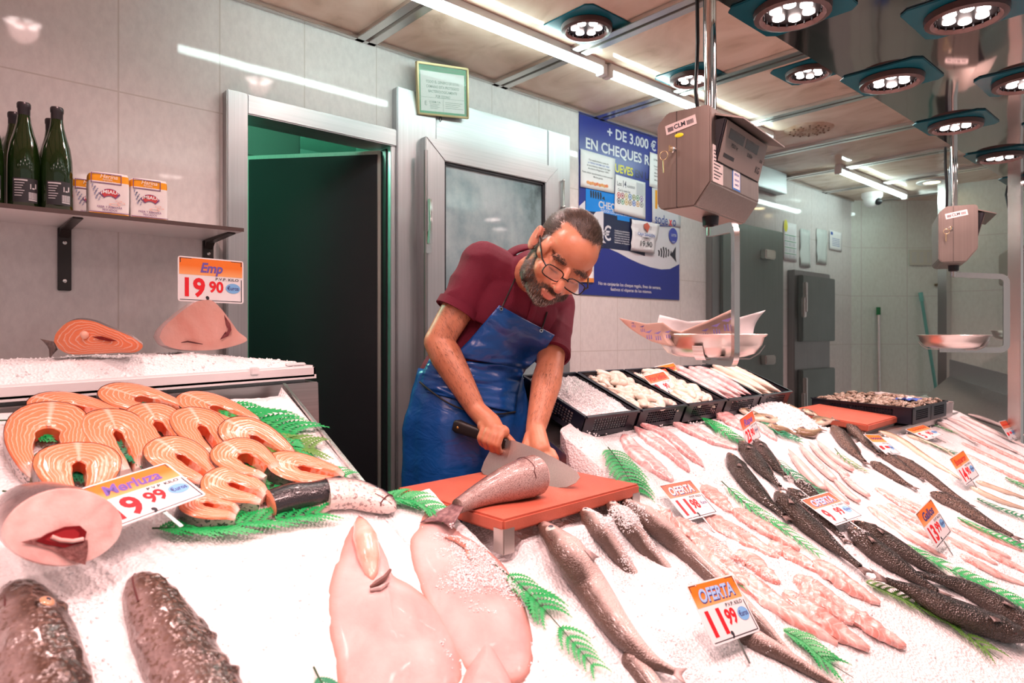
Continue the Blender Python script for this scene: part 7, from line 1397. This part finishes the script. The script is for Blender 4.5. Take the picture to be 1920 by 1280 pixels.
# polo shirt
POLO = mat('maroon_polo', (.120, .003, .020), .8, col2=(.150, .005, .026), ns=6, bmp=.25, bs=500)
m = M(); chain(m, [shR+UP*.004, nkb-UP*.055, shL+UP*.004], [.074, .088, .072]); m.ball(chs, (.188, .128, .165), 16, ax=rot_ax((shL-shR), (nkb-wst))); m.ball(chs.lerp(wst, .5)+Vector((0, 0, 0)), (.178, .125, .15), 16); m.ball(wst, (.172, .128, .13), 16); m.ball(pel+UP*.05, (.180, .135, .10), 16)
chain(m, [shR, shR.lerp(elR, .40), shR.lerp(elR, .60)], [.074, .069, .069]); chain(m, [shL, shL.lerp(elL, .45), shL.lerp(elL, .78)], [.072, .067, .063]); chain(m, [nkb-UP*.03, nkb+(hp(0, -.02, -.085)-nkb)*.30], [.085, .072])
def cut_disp(co, nr):
    q = np.array([noise.noise(Vector((c[0]*9, c[1]*9, c[2]*5)))*.007+(1-abs(noise.noise(Vector((c[0]*9+c[2]*7, c[1]*9+c[2]*5, c[2]*6)))*2))*.0055 for c in co]); co = co+nr*q[:, None]
    for a, b_, f, sh_ in ((shR, elR, .60, .3), (shL, elL, .80, .1)):    # flatten the sleeve ends
        A, B = np.array(a), np.array(b_); d = B-A; l2 = d @ d; tt = ((co-A) @ d)/l2; dist = np.linalg.norm(co-(A+tt[:, None]*d), axis=1); k = (tt > f)*(dist < .10)*(tt < f+.5); co = co-d*((tt-f)*k)[:, None]
    return co
polo, pco, pnr, pfs = fuse(m, 'polo_shirt', POLO, .006, 4, parent=person, disp=cut_disp)
for a, b_, f, r in ((shR, elR, .60, .0715), (shL, elL, .80, .0655)):
    d = (b_-a).normalized(); c = a.lerp(b_, f); X = d.cross(UP).normalized(); Y = d.cross(X); m = M(); m.rings([[c+d*dz_+(X*math.cos(q)+Y*math.sin(q))*(r*k) for q in [2*math.pi*i/32 for i in range(32)]] for dz_, k in ((-.022, .96), (-.022, 1.03), (.004, 1.03), (.004, .93), (-.01, .90))], cap=False); m.build('sleeve_cuff', POLO, person, smooth=50, norm=False)
# collar: a folded band standing round the neck, open at the throat
bv = BVHTree.FromPolygons([tuple(c) for c in pco], pfs)
nd_ = (hp(0, -.02, -.085)-nkb).normalized(); cX = HX.copy(); cX = (cX-nd_*cX.dot(nd_)).normalized(); cY = nd_.cross(cX)
if cY.dot(CAM-nkb) < 0: cY = -cY
G = []; nc = 44
for i in range(nc+1):
    a = math.radians(-158+316*i/nc); f = abs(i-nc/2)/(nc/2); dd = cX*math.sin(a)-cY*math.cos(a); q = nkb+nd_*(.028-.020*f**2)   # a=0 is the nape
    inn = q+dd*.074-nd_*.016; top = q+dd*.078+nd_*(.026-.008*f); ol = .044+.016*f**3; o1 = q+dd*(.090)+nd_*(.014-.008*f); o2 = q+dd*(.097+.006*f)+nd_*(.020-ol)
    G.append([inn, top, top.lerp(o1, .45)+nd_*.003, o1, o1.lerp(o2, .5)+dd*.002, o2])
m = M(); m.grid(G); m.build('collar', POLO, person, smooth=180, solid=.0025, norm=False, sub=1)
# placket with two buttons
def onpolo(u, v, off=.004):
    d = ray(u, v).normalized(); h = bv.ray_cast(CAM, d); return h[0]-d*off if h[0] is not None else at(u, v, 2.1)
PLK = [(1003, 565), (1000, 580), (994, 598), (985, 615)]
m = M(); m.grid([[onpolo(u-6, v-1), onpolo(u+6, v+2)] for u, v in PLK]); m.build('placket', POLO, person, norm=False, smooth=180, solid=.002)
# gold chain
m = M().tube([nkb+nd_*.045+(cX*math.sin(a)-cY*math.cos(a))*.0700-nd_*.02*abs(a/2.2)**2 for a in [math.radians(-150+300*i/40) for i in range(41)]], .0014, 6); m.build('gold_chain', mat('gold_chain', (.8, .48, .12), .25, 1), person)
# trousers and shoes below the apron
TRO = mat('dark_trousers', (.03, .03, .04), .8); m = M(); m.ball(pel, (.165, .12, .12), 14)
for sx in (-1, 1): chain(m, [pel+Vector((.085*sx, 0, -.05)), pel+Vector((.10*sx, .0, -.50)), Vector((pel.x+.11*sx, pel.y+.02, .08))], [.095, .070, .055])
fuse(m, 'trousers', TRO, .010, 3, parent=person)
for sx in (-1, 1): m = M(); capsule(m, (pel.x+.11*sx, pel.y+.05, .045), (pel.x+.12*sx, pel.y-.12, .040), .045, .040); m.build('shoe', BLACK, person)
# apron
APR, t, b = nt('blue_apron'); n = nd(t, 'ShaderNodeTexNoise'); n.inputs['Scale'].default_value = 3.5; n.inputs['Detail'].default_value = 5; t.links.new(coords(t), n.inputs['Vector']); t.links.new(ramp(t, n.outputs[0], [(.3, (.003, .052, .23)), (.7, (.006, .085, .33))]), b.inputs['Base Color']); b.inputs['Roughness'].default_value = .30; b.inputs['Specular IOR Level'].default_value = .6
n2 = nd(t, 'ShaderNodeTexNoise'); n2.inputs['Scale'].default_value = 14; n2.inputs['Detail'].default_value = 3; n2.inputs['Distortion'].default_value = .8; t.links.new(coords(t, 'Object', (1, 1, 1.8)), n2.inputs['Vector']); bump(t, b, n2.outputs[0], .30, .012)
R_ = []; nA = 90
for j in range(34):
    f = j/33; z = 1.185-.73*f; rx = .186+.040*min(1, f*4)+.020*f; ry = .142+.040*min(1, f*4)+.02*f; row = []
    for i in range(nA+1):
        a = math.radians(-205+230*i/nA); g = .010*f**.6*math.sin(a*7+1.3*math.sin(f*3))+.006*f*math.sin(a*13+2)+.005*noise.noise(Vector((a*3, f*9, 1)))+.004*noise.noise(Vector((a*1.2, f*26, 5)))*(1-f)
        row.append(Vector((wst.x+.012+(rx+g)*math.cos(a), wst.y-.005+(ry+g)*math.sin(a), z)))
    R_.append(row)
m = M(); m.grid(R_); sk = m.build('apron_skirt', APR, person, smooth=180, solid=.003, norm=False)
sv = [tuple(v) for v in m.v]; sf = m.f
comb = BVHTree.FromPolygons([tuple(c) for c in pco]+sv, pfs+[tuple(i+len(pco) for i in f) for f in sf])
def drape(name, rows, off, wr=.004, nu=30, nv=30, sm=10, sag=0):
    def ipr(L, a): k = a*(len(L)-1); i = min(int(k), len(L)-2); f = k-i; return (L[i][0]*(1-f)+L[i+1][0]*f, L[i][1]*(1-f)+L[i+1][1]*f)
    Lf, Rg = [r[0] for r in rows], [r[1] for r in rows]; D = np.zeros((nv+1, nu+1)); UVs = {}
    for j in range(nv+1):
        l, r = ipr(Lf, j/nv), ipr(Rg, j/nv)
        for i in range(nu+1):
            u, v = l[0]+(r[0]-l[0])*i/nu, l[1]+(r[1]-l[1])*i/nu; UVs[j, i] = (u, v); d = ray(u, v); h = comb.ray_cast(CAM, d.normalized()); D[j, i] = ((h[0]-CAM).dot(FW)) if h[0] is not None and (h[0]-CAM).dot(FW) < 2.6 else np.nan
    ok = ~np.isnan(D); mean = D[ok].mean(); jj, ii = np.mgrid[0:nv+1, 0:nu+1]; A = np.c_[jj[ok], ii[ok], np.ones(ok.sum())]; cf = np.linalg.lstsq(A, D[ok], rcond=None)[0]; pln = cf[0]*jj+cf[1]*ii+cf[2]; D = np.where(ok, D, pln)
    for _ in range(sm):
        E = D.copy(); E[1:-1, 1:-1] = (D[:-2, 1:-1]+D[2:, 1:-1]+D[1:-1, :-2]+D[1:-1, 2:])/4; E[0, 1:-1] = (D[0, :-2]+D[0, 2:])/2; E[-1, 1:-1] = (D[-1, :-2]+D[-1, 2:])/2; E[1:-1, 0] = (D[:-2, 0]+D[2:, 0])/2; E[1:-1, -1] = (D[:-2, -1]+D[2:, -1])/2; D = np.minimum(E, D+.004)
    G = [[at(*UVs[j, i], D[j, i]-off-wr*noise.noise(Vector((i*.16, j*.30, off*200)))-sag*math.sin(math.pi*j/nv)) for i in range(nu+1)] for j in range(nv+1)]
    m = M(); m.grid(G); return m.build(name, APR, person, smooth=180, solid=.003, norm=False), G
bibw, _ = drape('apron_waist', [((806, 672), (985, 686)), ((794, 695), (976, 715)), ((789, 715), (970, 742)), ((800, 735), (966, 775))], .010, .010, sm=6)
bib, BG = drape('apron_bib', [((936, 572), (1040, 628)), ((912, 600), (1022, 655)), ((880, 638), (1003, 678)), ((850, 668), (986, 692))], .016, .005, sm=14, sag=.006)
# cords and eyelets
CORD = mat('black_cord', (.012, .012, .012), .6)
e1, e2 = at(940, 579, (BG[1][1]-CAM).dot(FW)-.006), at(1015, 620, (BG[1][22]-CAM).dot(FW)-.006)
for e, tgt in ((e1, at(966, 522, 2.13)), (e2, at(1026, 585, 2.19))):
    P = []
    for i in range(9):
        p = e.lerp(tgt, i/8); h = comb.ray_cast(CAM, (p-CAM).normalized()); P.append(h[0]-(p-CAM).normalized()*.006 if h[0] is not None and (h[0]-CAM).length < (p-CAM).length+.05 and i > 1 else p)
    m = M().tube(P, .0026, 8); m.build('neck_cord', CORD, person)
    fr_ = frame(e, RT, UP); m = M(); m.T = fr_; m.rings([[(r*math.cos(a), r*math.sin(a), z) for a in [2*math.pi*i/16 for i in range(16)]] for r, z in ((.0062, 0), (.0055, .0015), (.0035, .0015), (.003, 0))], cap=False); m.build('eyelet', POL, person)
P = []
for u, v in ((787, 716), (808, 733), (835, 752), (865, 766), (900, 774), (935, 776), (966, 772)):
    h = comb.ray_cast(CAM, ray(u, v).normalized()); P.append(h[0]-ray(u, v).normalized()*.016 if h[0] is not None else at(u, v, 2.1))
m = M().tube(catmull(P, 24), .003, 8); m.build('waist_cord', CORD, person)
# ================================================================== ice dusted over the fish
bpy.context.view_layer.update(); dgx = bpy.context.evaluated_depsgraph_get(); rnd = random.Random(17)
def dust(label, px, count, r=.0015, thr=-.1, fr=6):
    Q = [ice(*p) for p in px]; m = M(); n = 0; tries = 0; xs_ = [p.x for p in Q]; ys_ = [p.y for p in Q]
    def inside(x, y):
        c = False
        for a, b_ in zip(Q, Q[1:]+Q[:1]):
            if (a.y > y) != (b_.y > y) and x < (b_.x-a.x)*(y-a.y)/(b_.y-a.y)+a.x: c = not c
        return c
    while n < count and tries < count*12:
        tries += 1; x = min(xs_)+rnd.random()*(max(xs_)-min(xs_)); y = min(ys_)+rnd.random()*(max(ys_)-min(ys_))
        if not inside(x, y): continue
        w = nz(x*fr, y*fr, 11)+.6*nz(x*fr*3, y*fr*3, 5)
        if w < thr+rnd.random()*.35: continue
        ok, loc, nrm, _, ob, _ = SC.ray_cast(dgx, Vector((x, y, plane_z(y)))+INORM*.12, -INORM, distance=.2)
        if not ok or ob.name.startswith(('head', 'eye', 'pupil', 'euro', 'cent', 'spine', 'belly', 'membrane', 'slab', 'corner', 'cut_face', 'skin', 'blade', 'plate', 'orange', 'title', 'price', 'stake')): continue
        k = 1+int(3*max(0, w-thr)); n += 1
        for q in range(k): grain(m, loc+nrm*(r*.6*q)+Vector((rnd.gauss(0, r), rnd.gauss(0, r), 0)), r*(.6+.9*rnd.random()))
    return m.build('ice_dusting', ICEM, smooth=0, kind='stuff', label=label, cat='ice', norm=False)
dust('crushed ice dusted over the half buried hake row', [(1075, 965), (1160, 955), (1215, 1000), (1320, 1090), (1420, 1200), (1480, 1290), (1300, 1290), (1215, 1180), (1130, 1060)], 7000, thr=-.05)
dust('crushed ice dusted over the pink hake fillets', [(1250, 970), (1420, 940), (1560, 1050), (1640, 1150), (1560, 1190), (1400, 1090)], 2200, thr=.02)
dust('crushed ice dusted over the wide pale skate', [(790, 1000), (900, 1020), (980, 1120), (995, 1270), (860, 1290), (790, 1150)], 2600, thr=-.05)
dust('crushed ice between the dark sea bass', [(1440, 900), (1480, 890), (1600, 1000), (1660, 1070), (1560, 1040)], 900, thr=-.2)
dust('crushed ice dusted over the megrim fillets and squid tubes', [(1530, 880), (1640, 880), (1760, 960), (1900, 1050), (1800, 1060), (1640, 980)], 1800, thr=0)
dust('crushed ice around the two big fish heads', [(60, 1060), (200, 1060), (260, 1180), (330, 1290), (120, 1290)], 900, thr=-.1)
